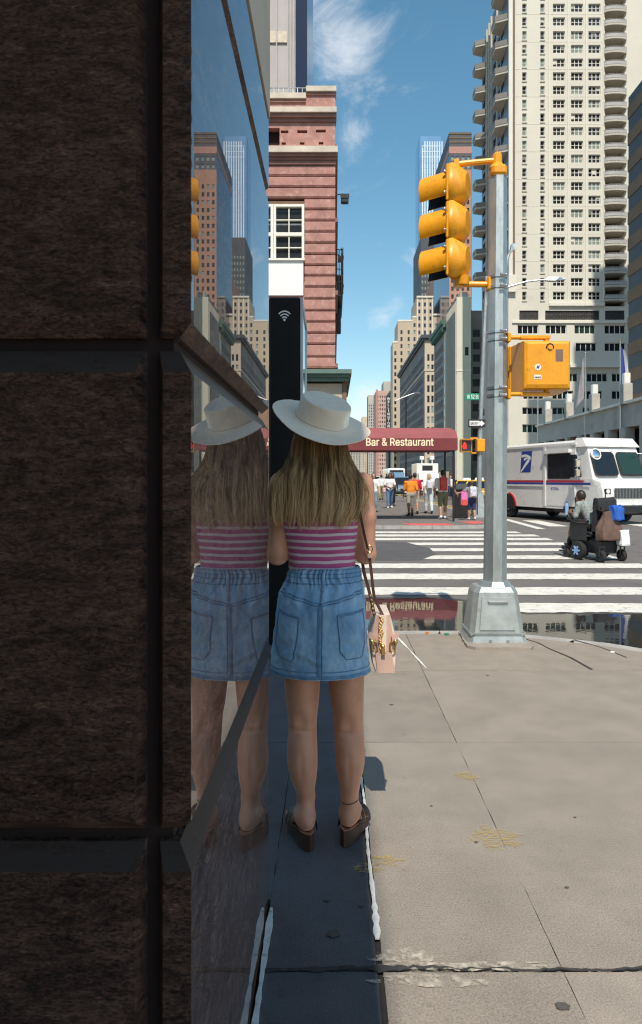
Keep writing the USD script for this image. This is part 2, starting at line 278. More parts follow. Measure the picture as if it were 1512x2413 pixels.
def ball(c, r, sub=2, s=(1, 1, 1)):
    m = trimesh.creation.icosphere(subdivisions=sub, radius=1.0); m.apply_scale(np.array(s, float) * r); m.apply_translation(c); return m
def extr(poly, h, z=0.0):
    if not isinstance(poly, (Polygon,)) and not hasattr(poly, 'geoms'): poly = Polygon(poly)
    gs = getattr(poly, 'geoms', [poly]); m = cat(*[trimesh.creation.extrude_polygon(g, h, engine='earcut') for g in gs]); m.apply_translation((0, 0, z)); return m
def frame_on(m, o, ax, ay, az=None):
    """puts a mesh drawn in its own x, y, z on origin o with axes ax, ay (az = ax x ay)"""
    ax, ay = np.array(ax, float), np.array(ay, float); ax /= np.linalg.norm(ax); ay /= np.linalg.norm(ay); az = np.cross(ax, ay) if az is None else np.array(az, float)
    v, f = tri(m); v = np.array(o) + v[:, :1] * ax + v[:, 1:2] * ay + v[:, 2:3] * az; return trimesh.Trimesh(v, f, process=False)
FRONT = dict(ax=(1, 0, 0), ay=(0, 0, 1))            # a drawing on a wall that faces the camera (x right, y up, depth towards -Y)
def at(u, v, Y): return np.array([(u - U0) / F * Y, Y, EYE + (V0 - v) / F * Y])
def X(u, Y): return (u - U0) / F * Y
def Z(v, Y): return EYE + (V0 - v) / F * Y
def revolve(prof, n=48, z=0):
    prof = np.array(prof, float); t = np.arange(n) * 2 * np.pi / n
    V = np.stack([prof[:, None, 0] * np.cos(t), prof[:, None, 0] * np.sin(t), np.broadcast_to(prof[:, None, 1], (len(prof), n))], -1).reshape(-1, 3); Fc = []
    for i in range(len(prof) - 1):
        for k in range(n):
            k2 = (k + 1) % n; Fc += [(i * n + k, i * n + k2, (i + 1) * n + k2), (i * n + k, (i + 1) * n + k2, (i + 1) * n + k)]
    return trimesh.Trimesh(V, Fc, process=False)
def rag(cx, cy, rx, ry, n=26, amp=.25, seed=0):
    r = np.random.default_rng(seed); t = np.arange(n) * 2 * np.pi / n; k = 1 + amp * (r.random(n) - .5) * 2
    return Polygon(np.stack([cx + rx * k * np.cos(t), cy + ry * k * np.sin(t)], 1)).buffer(0)

# ------------------------------------------------------------------ ground, road, pavements
ROAD = -0.10
g = single('ground', box(-3000, 3000, -600, 6000, ROAD - .4, ROAD - .02), 'asphalt', 'flat city ground under the streets', 'ground', kind='structure')
road = Thing('road', 'grey worn asphalt side street and avenue with painted crossing', 'road', kind='structure')
road.part('asphalt', box(-120, 27.5, -60, 1500, ROAD - .015, ROAD), 'asphalt')
BARS = [8.16, 9.41, 10.82, 12.16, 13.5, 14.95, 16.3, 17.6, 18.75, 19.85]
def paint(poly, z=.004, h=.002): return extr(poly, h, ROAD + z)
def ragged_bar(x0, x1, y0, y1, seed, amp=.012, step=.12):
    r = np.random.default_rng(seed); n = max(int((x1 - x0) / step), 2); xs = np.linspace(x0, x1, n)
    lo = [(x, y0 + amp * r.normal()) for x in xs]; hi = [(x, y1 + amp * r.normal()) for x in xs[::-1]]
    return Polygon(lo + hi).buffer(0)
patch = Polygon([(-.6, 13.05), (1.55, 13.1), (1.95, 14.0), (2.0, 15.2), (1.65, 16.6), (.6, 17.0), (-.6, 16.95)]).buffer(.1)
for i, y in enumerate(BARS):
    x0, x1 = -.5, (5.45 if y < 19 else 5.25)
    b = ragged_bar(x0, x1, y - .31, y + .31, 30 + i)
    if 12.8 < y < 17.2: b = b.difference(patch)
    road.part('crosswalk_bar', paint(b), 'road_paint')
road.part('asphalt_patch', extr(patch, .002, ROAD + .004), 'asphalt_patch')
road.part('lane_line', paint(Polygon([(6.15, 21.2), (6.42, 21.2), (6.62, 26.5), (6.35, 26.5)])), 'road_paint')
for k in range(9): road.part('lane_line', paint(sbox(11.4, 34 + 12 * k, 11.52, 37 + 12 * k)), 'road_paint')
for k in range(7): road.part('lane_line', paint(sbox(17.4, 34 + 12 * k, 17.52, 37 + 12 * k)), 'road_paint')
for k in (0, .35): road.part('yellow_line', paint(sbox(6.2 + k, 30, 6.32 + k, 75)), 'yellow_paint')
for i in range(14): road.part('crosswalk_bar', paint(ragged_bar(6.9 + i * 1.45, 7.5 + i * 1.45, 22.4, 25.6, 90 + i)), 'road_paint')

near_edge = [(-.215, 6.5), (1.2, 6.5), (1.8, 6.32), (2.35, 6.02), (2.9, 5.5), (3.4, 4.7), (3.75, 3.6), (3.9, 2.2), (3.9, -14)]
walk = Polygon([(-.215, -14), (-.215, 2.335), (-12, 2.335), (-12, 6.5)] + near_edge)
kerbless = Polygon([(-.215, -14)] + [(x - .16 * (1 if i > 2 else i / 3), y - .16 * (1 if i < 5 else max(0, 1 - (i - 4) / 3))) for i, (x, y) in enumerate(near_edge)])
pav = Thing('pavement', 'worn warm grey concrete pavement at the near corner with sealed joints', 'pavement', kind='structure')
pav.part('joint_bed', extr(walk.buffer(-.01), .05, -.062), 'joint_dirt')
inner = walk.buffer(-.15, join_style=2).union(sbox(-.215, -13.9, .3, 6.35)).union(sbox(-11.9, 2.3, .3, 6.35)).intersection(walk)
xs = [-.213, .133, .655, 1.9, 3.2, 4.2]; ys = [-9.2, -7.3, -5.4, -3.5, -1.5, .42, 2.0, 3.73, 5.12, 6.9]
jr = np.random.default_rng(3)
def wavy(poly, amp, seed):
    """breaks up the edges of a slab: worn arrises"""
    r = np.random.default_rng(seed); out = []
    c = list(poly.exterior.coords)
    for (x0, y0), (x1, y1) in zip(c, c[1:]):
        n = max(int(math.hypot(x1 - x0, y1 - y0) / .06), 1)
        for k in range(n):
            t = k / n; out.append((x0 + (x1 - x0) * t + amp * r.normal() * (k > 0), y0 + (y1 - y0) * t + amp * r.normal() * (k > 0)))
    return Polygon(out).buffer(0)
for i in range(len(xs) - 1):
    for j in range(len(ys) - 1):
        major = ys[j + 1] in (2.0, 5.12) or ys[j] in (2.0, 5.12)
        gx0, gx1 = (.004 if xs[i] != .133 else .009), (.004 if xs[i + 1] != .133 else .009)
        if .655 in (xs[i],): gx0 = .0006
        if .655 in (xs[i + 1],): gx1 = .0006
        gy0, gy1 = (.008 if ys[j] == 2.0 else .0012), (.008 if ys[j + 1] == 2.0 else .0012)
        p = sbox(xs[i] + gx0, ys[j] + gy0, xs[i + 1] - gx1, ys[j + 1] - gy1).intersection(inner)
        if i >= 3 and j >= 7: continue
        if i == 2 and j >= 7: p = sbox(xs[2] + .0025, ys[j] + gy0, 4.2, ys[j + 1] - gy1).intersection(inner)
        if p.is_empty or p.area < .02: continue
        for q in getattr(p, 'geoms', [p]):
            q = wavy(q, .0018 if i < 1 else .0007, 10 * i + j)
            dz = .001 * jr.normal()
            mt = 'concrete_old' if j >= 8 else (('concrete', 'concrete_light', 'concrete_stained', 'concrete')[(i + 3 * j) % 4])
            pav.part('slab', extr(q, .062 + dz, -.062), 'concrete_shaded' if i == 0 else mt)  # first column by the wall carries its shade in the colour
for x0_ in (-8.2, -6.6, -5.0, -3.4, -1.8):
    for y0_, y1_ in ((2.34, 3.73), (3.733, 5.117), (5.12, 6.345)): pav.part('slab', extr(wavy(sbox(x0_, y0_, x0_ + (1.597 if x0_ < -1.9 else 1.5895), y1_), .0012, 5), .062, -.062), 'concrete_shaded')  # same shade-darkened concrete past the wall end
# kerb stones along the near edge
ring = walk.difference(walk.buffer(-.15, join_style=2)).intersection(sbox(-.2, -5, 5, 7)).difference(sbox(-.3, -14, .02, 6.3)).difference(sbox(-12, 2, 0, 6.34))
line = np.array(near_edge)
def stones(poly, pts, mt, step):
    pts = np.array(pts, float); seg = np.linalg.norm(np.diff(pts, axis=0), axis=1); s = np.concatenate([[0], np.cumsum(seg)])
    for a in np.arange(0, s[-1] - .05, step):
        w = [np.array([np.interp(t, s, pts[:, 0]), np.interp(t, s, pts[:, 1])]) for t in np.linspace(a + .006, min(a + step, s[-1]) - .006, 4)]
        d = w[-1] - w[0]; d /= np.linalg.norm(d); nrm = np.array([d[1], -d[0]])
        cell = Polygon([tuple(w[0] - nrm * .4), tuple(w[0] + nrm * .4), tuple(w[-1] + nrm * .4), tuple(w[-1] - nrm * .4)]).buffer(0)
        q = poly.intersection(cell)
        for qq in getattr(q, 'geoms', [q]):
            if qq.area > .01 and qq.geom_type == 'Polygon': yield qq
for q in stones(ring, near_edge, 'kerb_stone', 1.2): pav.part('kerb_stone', extr(q, .135, ROAD - .038), 'kerb_stone')
# white joint sealant, gum, cracks, worn paint
def strip(pts, w, seed, amp=.35):
    r = np.random.default_rng(seed); pts = np.array(pts, float); n = len(pts)
    ww = np.interp(np.arange(n), np.arange(n), np.broadcast_to(w, n)) * (1 + amp * np.convolve(r.normal(size=n + 2), [.3, .5, .3], 'valid')).clip(.3, 1.8)
    d = np.gradient(pts, axis=0); d /= np.linalg.norm(d, axis=1, keepdims=True); nn = np.stack([-d[:, 1], d[:, 0]], 1)
    return Polygon(np.vstack([pts + nn * ww[:, None] / 2, (pts - nn * ww[:, None] / 2)[::-1]])).buffer(0)
yy = np.linspace(2.13, 3.5, 110); w = np.interp(yy, [2.13, 2.3, 2.7, 3.0, 3.5], [.020, .017, .012, .013, .008])
pav.part('joint_sealant', extr(strip(np.stack([.133 + .002 * np.sin(yy * 9), yy], 1), w, 5), .006, 0.001), 'sealant', label='long white sealant strip in the joint along the shade')
yy = np.linspace(1.2, 2.28, 80); w = np.interp(yy, [1.2, 1.9, 1.98, 2.12, 2.2, 2.28], [.026, .013, .011, .020, .024, .008])
pav.part('joint_sealant', extr(strip(np.stack([-.201 + 0 * yy, yy], 1), w, 6, .22), .007, 0.001), 'sealant', label='pale sealant at the foot of the granite wall')
yy = np.linspace(5.2, 6.3, 18); pav.part('joint_sealant', extr(strip(np.stack([.655 - .1 + .12 * (6.3 - yy), yy], 1), .012, 9, .6), .005, .001), 'sealant')
pav.part('crack', extr(strip([(1.65, 6.2), (1.75, 6.0), (1.78, 5.8), (1.86, 5.5), (1.9, 5.15)], .018, 2, .3), .003, .0022), 'joint_dirt')
pav.part('crack', extr(strip([(2.1, 6.1), (2.2, 5.9), (2.25, 5.75), (2.3, 5.5)], .012, 3, .3), .003, .0022), 'joint_dirt')
xsx = np.linspace(-.2, 3.2, 230)
pav.part('crack', extr(strip(np.stack([xsx, 2.0 + .005 * np.sin(xsx * 7) + .003 * np.sin(xsx * 31) + .0022 * np.random.default_rng(8).normal(size=230)], 1), np.interp(xsx, [-.2, .1, .16, .3, 3.2], [.009, .014, .030, .005, .006]), 4, .7), .003, .0024), 'joint_dirt')
for (gx, gy, r_) in ((.0, 2.155, .016), (-.02, 2.33, .009), (.10, 2.52, .008), (.09, 2.30, .007), (.61, 1.86, .014), (.36, 4.35, .009), (.2, 5.0, .016), (.55, 2.7, .005), (1.1, 5.0, .008), (.42, 3.0, .004), (.8, 2.4, .005), (1.0, 2.9, .004)):
    pav.part('gum_spot', extr(rag(gx, gy, r_ * 1.35, r_, 14, .18, int(gx * 100 + gy * 31) % 999 + 5), .002, .0018), 'gum')
pav.part('yellow_scuff', extr(rag(.63, 2.74, .10, .075, 30, .35, 12), .0012, .0025), 'worn_yellow'); pav.part('yellow_scuff', extr(rag(.20, 2.57, .05, .035, 22, .35, 13), .0012, .0025), 'worn_yellow')
pav.part('yellow_scuff', extr(rag(.12, 2.52, .05, .03, 22, .35, 14), .0012, .0025), 'worn_yellow'); pav.part('yellow_scuff', extr(rag(.63, 3.3, .05, .05, 22, .35, 15), .0012, .0025), 'worn_yellow')
pav.part('white_stain', extr(rag(.22, 2.055, .10, .03, 26, .3, 16), .0012, .0025), 'worn_white'); pav.part('white_stain', extr(rag(.27, 1.955, .14, .032, 26, .3, 17), .0012, .0025), 'worn_white')
pav.part('white_stain', extr(rag(.42, 2.01, .22, .018, 30, .4, 18), .0012, .0036), 'worn_white')
pav.part('litter', extr(rag(2.25, 5.65, .02, .012, 9, .3, 33), .01, .004), 'white_print'); pav.part('litter', extr(rag(1.02, 6.3, .022, .015, 9, .3, 34), .012, .004), 'green_sign')
pav.part('litter', extr(rag(.85, 6.36, .02, .014, 9, .3, 35), .012, .004), 'amber_lamp')

pud = Polygon([(-.9, 6.45), (-.9, 8.6), (-.2, 8.9), (.6, 8.75), (1.25, 8.8), (1.6, 8.55), (1.75, 7.85), (2.2, 7.72), (2.9, 7.75), (3.6, 7.7), (4.4, 7.6), (5.2, 7.1), (5.4, 6.3), (4.6, 5.0), (3.8, 4.4), (3.1, 5.1), (2.2, 6.0), (1.2, 6.48)])
pud = wavy(pud, .02, 77).difference(walk.buffer(.002))
road.part('damp_margin', extr(wavy(pud.buffer(.14), .03, 78).difference(walk.buffer(.003)), .002, ROAD + .0062), 'asphalt_damp')
single('puddle', extr(pud, .004, ROAD + .010), 'puddle_water', 'still dark puddle in the gutter between kerb and crosswalk', 'puddle', kind='structure')

far = Thing('far_pavement', 'pale concrete pavement on the far corner in front of the shops', 'pavement', kind='structure')
fe = [(-12, 21.2), (3.9, 21.2), (4.8, 21.5), (5.45, 22.2), (5.75, 23.2), (5.75, 400)]
farwalk = Polygon(fe + [(-12, 400)]); fr = farwalk.difference(farwalk.buffer(-.16, join_style=2)).intersection(sbox(-11.9, 20, 30, 80))
far.part('joint_bed', extr(farwalk.buffer(-.02), .09, ROAD), 'joint_dirt')
fin = farwalk.buffer(-.17, join_style=2)
for i, x0 in enumerate(np.arange(-2.2, 5.8, 1.55)):
    for j, y0 in enumerate(np.arange(21.0, 45, 1.55)):
        p = sbox(x0, y0, x0 + 1.54, y0 + 1.54).intersection(fin)
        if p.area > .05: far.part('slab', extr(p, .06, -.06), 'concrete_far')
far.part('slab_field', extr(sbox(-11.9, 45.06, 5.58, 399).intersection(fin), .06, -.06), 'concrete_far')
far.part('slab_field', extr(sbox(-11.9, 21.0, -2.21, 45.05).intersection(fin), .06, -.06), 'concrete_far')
for q in stones(fr, [(-6, 21.2)] + fe[1:5] + [(5.75, 60)], 'kerb_stone', 1.5): far.part('kerb_stone', extr(q, .14, ROAD - .04), 'kerb_stone')
far.part('tactile_pad', extr(Polygon([(2.35, 21.42), (3.75, 21.42), (3.55, 22.25), (2.15, 22.25)]), .006, .002), 'red_pad', label='red tactile paving pad at the crossing')
far.part('tactile_pad', extr(Polygon([(4.35, 22.0), (4.95, 22.6), (4.8, 23.5), (4.15, 23.1)]), .006, .002), 'red_pad')
east = Thing('east_pavement', 'pavement along the far side of the avenue under the tower', 'pavement', kind='structure')
east.part('slab_field', box(24.2, 60, -40, 900, ROAD, 0), 'concrete'); east.part('kerb', box(24.04, 24.197, -40, 300, ROAD - .04, .012), 'kerb_stone')

# ------------------------------------------------------------------ the granite corner building on the left
WX, WY0, WY1 = -.215, 1.06, 2.33
gb = Thing('granite_building', 'polished brown granite corner of a building in shade, mirror-like on its side', 'building')
def gblock(x0, x1, y0, y1, z0, z1, cl, cb=.026, ct=.026, ch=.010):
    """a block with splayed edges: cl on its left edge of the front, ct and cb at the top and bottom beds; the outer corner is sharp"""
    p = []
    for z, zi in ((z0, z0 + cb), (z1, z1 - ct)):
        d = .022                                        # depth of the splay
        p += [(x0 + (ch if cl else 0), y0 + 0, zi), (x1, y0, zi), (x1, y1, zi), (x0, y1, zi)]
        p += [(x0, y0 + (d if cl else 0), zi)]
        if (cb if z == z0 else ct) > 0: p += [(x0, y0 + d, z), (x1 - d, y0 + d, z), (x1 - d, y1, z), (x0, y1, z)]
    return hull(p)
rows = [(0.002, .842), (.862, 1.598), (1.618, 2.324), (2.350, 2.60)]
for i, (z0, z1) in enumerate(rows):
    gb.part('granite_block', gblock(-.268, WX, WY0, WY1, z0, z1, True, 0 if i == 0 else .020, 0 if i == 3 else (.036 if i < 2 else .006)), 'granite')
    for x1, x0 in ((-.290, -1.24), (-1.262, -2.2)):
        b = gblock(-x1, -x0, WY0, WY0 + .5, z0, z1, True, 0 if i == 0 else .020, 0 if i == 3 else .036)
        v, f = tri(b); b = trimesh.Trimesh(v * [-1, 1, 1], f[:, ::-1], process=False); gb.part('granite_block', b, 'granite')
gb.part('core', box(-2.2, WX - .034, WY0 + .034, WY1 - .003, 0.0, 2.6), 'slot_dark')
gb.part('upper_wall', box(-2.2, WX + .004, WY0 - .004, WY1 + .004, 2.602, 19), 'limestone_warm')
gb.part('wing', box(-16, -2.2, -2.5, WY1, 0, 19), 'limestone_warm')
gb.part('south_wing', box(-16, .137, -24, -1.2, 0, 12), 'limestone_warm')
for k in range(5):
    for z in (4.2, 7.6):
        gb.part('window', box(.10, .1375, -5.6 - 3.8 * k, -3.9 - 3.8 * k, z, z + 1.9), 'glass_window')
# ------------------------------------------------------------------ walls with real openings
def wall(W, H, holes, depth):
    """a wall W x H drawn in x, y with its face at z = 0 and openings (x0, x1, y0, y1) that go back to z = -depth"""
    hx = sorted({0.0, W, *[a for h in holes for a in h[:2]]}); hy = sorted({0.0, H, *[a for h in holes for a in h[2:]]})
    ix, iy = {a: i for i, a in enumerate(hx)}, {a: i for i, a in enumerate(hy)}
    solid = np.ones((len(hx) - 1, len(hy) - 1), bool)
    for x0, x1, y0, y1 in holes: solid[ix[x0]:ix[x1], iy[y0]:iy[y1]] = False
    V, Fc = [], []
    def quad(a, b, c, d): n = len(V); V.extend([a, b, c, d]); Fc.extend([(n, n + 1, n + 2), (n, n + 2, n + 3)])
    for i in range(solid.shape[0]):
        j = 0
        while j < solid.shape[1]:
            if not solid[i, j]: j += 1; continue
            k = j
            while k < solid.shape[1] and solid[i, k]: k += 1
            quad((hx[i], hy[j], 0), (hx[i + 1], hy[j], 0), (hx[i + 1], hy[k], 0), (hx[i], hy[k], 0)); j = k
    for x0, x1, y0, y1 in holes:
        d = -depth
        quad((x0, y0, 0), (x0, y0, d), (x0, y1, d), (x0, y1, 0)); quad((x1, y0, d), (x1, y0, 0), (x1, y1, 0), (x1, y1, d))
        quad((x0, y0, d), (x0, y0, 0), (x1, y0, 0), (x1, y0, d)); quad((x0, y1, 0), (x0, y1, d), (x1, y1, d), (x1, y1, 0))
    return trimesh.Trimesh(np.array(V, float), Fc, process=False)
def south(x0, y, z0=0.0): return dict(o=(x0, y, z0), ax=(1, 0, 0), ay=(0, 0, 1))          # drawing on a wall facing the camera
def west(x, y1, z0=0.0): return dict(o=(x, y1, z0), ax=(0, -1, 0), ay=(0, 0, 1))          # drawing on a wall facing the avenue, seen from it
def window(th, fr, x0, x1, y0, y1, depth, frame='cream_trim', pane='glass_window', mull=0, rails=1, bar=.06, proud=.0):
    """a window set in its opening: frame with mullions and rails (part) and its glass (sub-part)"""
    ms = [box(x0, x0 + bar, y0, y1, -depth, -depth + .07), box(x1 - bar, x1, y0, y1, -depth, -depth + .07), box(x0 + bar, x1 - bar, y0, y0 + bar, -depth, -depth + .07), box(x0 + bar, x1 - bar, y1 - bar, y1, -depth, -depth + .07)]
    for k in range(mull):
        c = x0 + (x1 - x0) * (k + 1) / (mull + 1); ms.append(box(c - bar * .6, c + bar * .6, y0 + bar, y1 - bar, -depth, -depth + .065))
    for k in range(rails):
        c = y0 + (y1 - y0) * (k + 1) / (rails + 1); ms.append(box(x0 + bar, x1 - bar, c - bar * .4, c + bar * .4, -depth, -depth + .06))
    p = th.part('window', frame_on(cat(*ms), **fr), frame, world=True)
    th.part('pane', frame_on(box(x0 + .01, x1 - .01, y0 + .01, y1 - .01, -depth - .05, -depth + .02), **fr), pane, world=True, parent=p)
def shell(x0, x1, y0, y1, z0, z1, skip=()):
    """the plain sides of a building: all but the walls named in skip"""
    V = np.array([(x0, y0, z0), (x1, y0, z0), (x1, y1, z0), (x0, y1, z0), (x0, y0, z1), (x1, y0, z1), (x1, y1, z1), (x0, y1, z1)], float)
    q = dict(south=(0, 1, 5, 4), east=(1, 2, 6, 5), north=(2, 3, 7, 6), west=(3, 0, 4, 7), top=(4, 5, 6, 7)); Fc = []
    for k, (a, b, c, d) in q.items():
        if k not in skip: Fc += [(a, b, c), (a, c, d)]
    return trimesh.Trimesh(V, Fc, process=False)
def grid(n, m, x0, dx, w, z0, dz, h): return [(x0 + i * dx, x0 + i * dx + w, z0 + j * dz, z0 + j * dz + h) for j in range(m) for i in range(n)]
def block(th, name, x0, x1, y0, y1, z0, z1, mt, sholes=(), wholes=(), depth=.35, pane='glass_window', limit=300, wmat=None, wpane=None):
    """a tower or wing: south and west walls with openings and dark glass behind; every pane its own part up to the limit"""
    sholes, wholes = [h for h in sholes if h[1] < x1 - x0 and h[3] < z1 - z0], [h for h in wholes if h[1] < y1 - y0 and h[3] < z1 - z0]
    th.part(name, cat(shell(x0, x1, y0, y1, z0, z1, ('south', 'west')), frame_on(wall(x1 - x0, z1 - z0, sholes, depth), **south(x0, y0, z0))), mt, world=True)
    th.part(name + '_side', frame_on(wall(y1 - y0, z1 - z0, wholes, depth), **west(x0, y1, z0)), wmat or mt, world=True)
    rest = []
    for hs, fr, pn in ((sholes, south(x0, y0, z0), pane), (wholes, west(x0, y1, z0), wpane or pane)):
        for h in hs:
            m = frame_on(box(h[0] - .02, h[1] + .02, h[2] - .02, h[3] + .02, -depth - .05, -depth * .8), **fr)
            if limit > 0: th.part('window', m, pn if random.random() < .8 else 'glass_pale', world=True); limit -= 1
            else: rest.append(m)
    if rest: th.part('window_rows', cat(*rest), pane, world=True, kind='stuff')

# ------------------------------------------------------------------ cream hotel tower on the right
YH = 135.0; SH = F / YH
hx = lambda u: (u - U0) / SH
hz = lambda v: EYE + (V0 - v) / SH
H0, H1, HD = hx(1197), hx(1528), 24.0
ht = Thing('hotel_tower', 'tall cream hotel tower with triple windows and stacked balconies', 'building', (H0, YH, 0))
holes = []; wins = []
ztop = hz(-70)
def op(u0, u1, v0, v1): return (hx(u0) - H0, hx(u1) - H0, hz(v1), hz(v0))
for k in range(-3, 21):
    v = 51 + 32.3 * k
    for (u, w) in ((1235, 10), (1277.6, 10)):
        holes.append(op(u - w / 2, u + w / 2, v - 9.5, v + 9.5)); wins.append((*holes[-1], 0, 1, 't'))
    for u in (1316.5, 1359, 1400):
        holes.append(op(u - 14.2, u + 14.2, v - 9.5, v + 9.5)); wins.append((*holes[-1], 2, 1, 't'))
louv = [op(1223, 1268, 732, 754), op(1284, 1412, 732, 754), op(1425, 1471, 732, 754)]
baserow = []
for (v0, v1, offs) in ((766, 787, (1219, 1285, 1353, 1424)), (808, 828, (1219, 1285, 1356, 1424)), (880, 900, (1230, 1312, 1382, 1441)), (921, 941, (1232, 1301, 1370, 1441)), (960, 977, (1230, 1301, 1372, 1441)), (1000, 1020, (1230, 1301, 1372, 1441))):
    for u in offs: baserow.append(op(u, u + 49, v0, v1))
rec = op(1425, 1471, -66, 722)
base_holes = louv + baserow
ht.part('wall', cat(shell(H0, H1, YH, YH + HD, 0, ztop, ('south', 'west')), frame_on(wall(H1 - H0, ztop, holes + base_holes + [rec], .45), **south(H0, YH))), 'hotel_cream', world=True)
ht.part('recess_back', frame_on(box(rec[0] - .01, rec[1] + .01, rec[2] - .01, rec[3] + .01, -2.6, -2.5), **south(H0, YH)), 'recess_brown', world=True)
ht.part('recess_side', frame_on(cat(box(rec[0] - .3, rec[0] - .003, rec[2], rec[3], -2.5, -.5), box(rec[1] + .003, rec[1] + .3, rec[2], rec[3], -2.5, -.5)), **south(H0, YH)), 'hotel_cream', world=True)
for (x0, x1, y0, y1, mu, ra, kd) in wins:
    window(ht, south(H0, YH), x0, x1, y0, y1, .34, 'hotel_trim', random.choice(['glass_window'] * 4 + ['glass_pale', 'glass_dark']), mu, ra, .07 if mu == 0 else .11)
for (x0, x1, y0, y1, mu, ra, kd) in wins:                            # blinds drawn to different heights
    if random.random() < .42:
        b0 = x0 + .1 + (x1 - x0 - .2) * (random.randrange(3) / 3 if mu else 0); dr = random.uniform(.25, .8)
        ht.part('blind', frame_on(box(b0, b0 + (x1 - x0 - .2) / (3 if mu else 1), y1 - .05 - (y1 - y0) * dr, y1 - .05, -.34, -.312), **south(H0, YH)), random.choice(['hotel_trim', 'louvre_dark', 'podium_stone']), world=True)
for (x0, x1, y0, y1) in baserow: window(ht, south(H0, YH), x0, x1, y0, y1, .34, 'hotel_trim', 'glass_dark' if random.random() < .7 else 'glass_green', 3, 0, .12)
for (x0, x1, y0, y1) in louv:
    sl = [box(x0, x1, y0 + (y1 - y0) * k / 7, y0 + (y1 - y0) * (k + .55) / 7, -.40, -.24) for k in range(7)] + [box(x0 + (x1 - x0) * k / 24 - .03, x0 + (x1 - x0) * k / 24 + .03, y0, y1, -.3, -.18) for k in range(1, 24)]
    p = ht.part('louvre', frame_on(box(x0, x1, y0, y1, -.45, -.41), **south(H0, YH)), 'slot_dark', world=True); ht.part('slats', frame_on(cat(*sl), **south(H0, YH)), 'louvre_dark', world=True, parent=p)
for k in range(-3, 21):                                            # sills under the single windows, balconies in the recess
    v = 51 + 32.3 * k
    for u in (1235, 1277.6): ht.part('sill', frame_on(box(hx(u - 6) - H0, hx(u + 6) - H0, hz(v + 14), hz(v + 11.5), -.02, .14), **south(H0, YH)), 'balcony_slab', world=True)
    zc = hz(v + 14)
    t = np.linspace(0, np.pi, 11); arc = [((rec[0] + rec[1]) / 2 - np.cos(a) * (rec[1] - rec[0] + .7) / 2, .9 * np.sin(a) ** .7 - .001) for a in t]
    sl = extr(Polygon([(rec[0] - .1, -2.4), *arc, (rec[1] + .1, -2.4)]).buffer(0), .34); v_, f_ = tri(sl); sl = trimesh.Trimesh(np.stack([v_[:, 0], v_[:, 2] + zc, v_[:, 1]], 1), f_[:, ::-1], process=False)
    p = ht.part('balcony', frame_on(sl, **south(H0, YH)), 'balcony_slab', world=True)
    pts = [(a[0], zc + .34 + .85, a[1] - .06) for a in arc]; rails = [path_tube(pts, .05, 5)]
    for a in arc: rails.append(box(a[0] - .03, a[0] + .03, zc + .34, zc + 1.15, a[1] - .09, a[1] - .03))
    pan = [hull([(a[0], zc + .45, a[1] - .07), (b[0], zc + .45, b[1] - .07), (a[0], zc + 1.05, a[1] - .07), (b[0], zc + 1.05, b[1] - .07), (a[0], zc + .45, a[1] - .10), (b[0], zc + 1.05, b[1] - .10)]) for a, b in zip(arc, arc[1:])]
    ht.part('railing', frame_on(cat(*rails, *pan), **south(H0, YH)), 'balcony_rail', world=True, parent=p)
    ht.part('balcony_door', frame_on(box(rec[0] + .5, rec[1] - .6, zc + .36, zc + 2.3, -2.5, -2.44), **south(H0, YH)), 'glass_dark', world=True)
ht.part('corner_pier', frame_on(box(0, hx(1206) - H0, hz(650), ztop, 0, .55), **south(H0, YH)), 'hotel_trim', world=True)
ht.part('corner_pier', frame_on(box(-.1, hx(1214) - H0, hz(690), hz(650), 0, .8), **south(H0, YH)), 'hotel_trim', world=True)
ht.part('downpipe', frame_on(box(hx(1207) - H0, hx(1212.5) - H0, hz(690), ztop, .0, .12), **south(H0, YH)), 'groove_brown', world=True)
bay0, bay1 = hx(1293) - H0, hx(1422) - H0
for u in (1293, 1338, 1380, 1421): ht.part('rib', frame_on(box(hx(u) - .09 - H0, hx(u) + .09 - H0, hz(722), ztop, .0, .22), **south(H0, YH)), 'hotel_trim', world=True)
ht.part('bay_soffit', frame_on(cat(box(bay0, bay1, hz(722), hz(715), 0, .5), box(bay0 + .1, bay1 - .1, hz(725), hz(722.2), 0, .1)), **south(H0, YH)), 'hotel_trim', world=True)
ht.part('ledge', frame_on(box(hx(1206) - H0, H1 - H0, hz(762), hz(757), 0, .25), **south(H0, YH)), 'hotel_trim', world=True)
ht.part('ledge', frame_on(box(hx(1340) - H0, H1 - H0, hz(867), hz(860), 0, .9), **south(H0, YH)), 'hotel_trim', world=True)
for k in range(18): ht.part('rib_joint', frame_on(box(hx(1214) - H0, hx(1422) - H0, hz(34 + 64.6 * k + 1), hz(34 + 64.6 * k), 0, .03), **south(H0, YH)), 'hotel_trim', world=True) if k < 11 else None
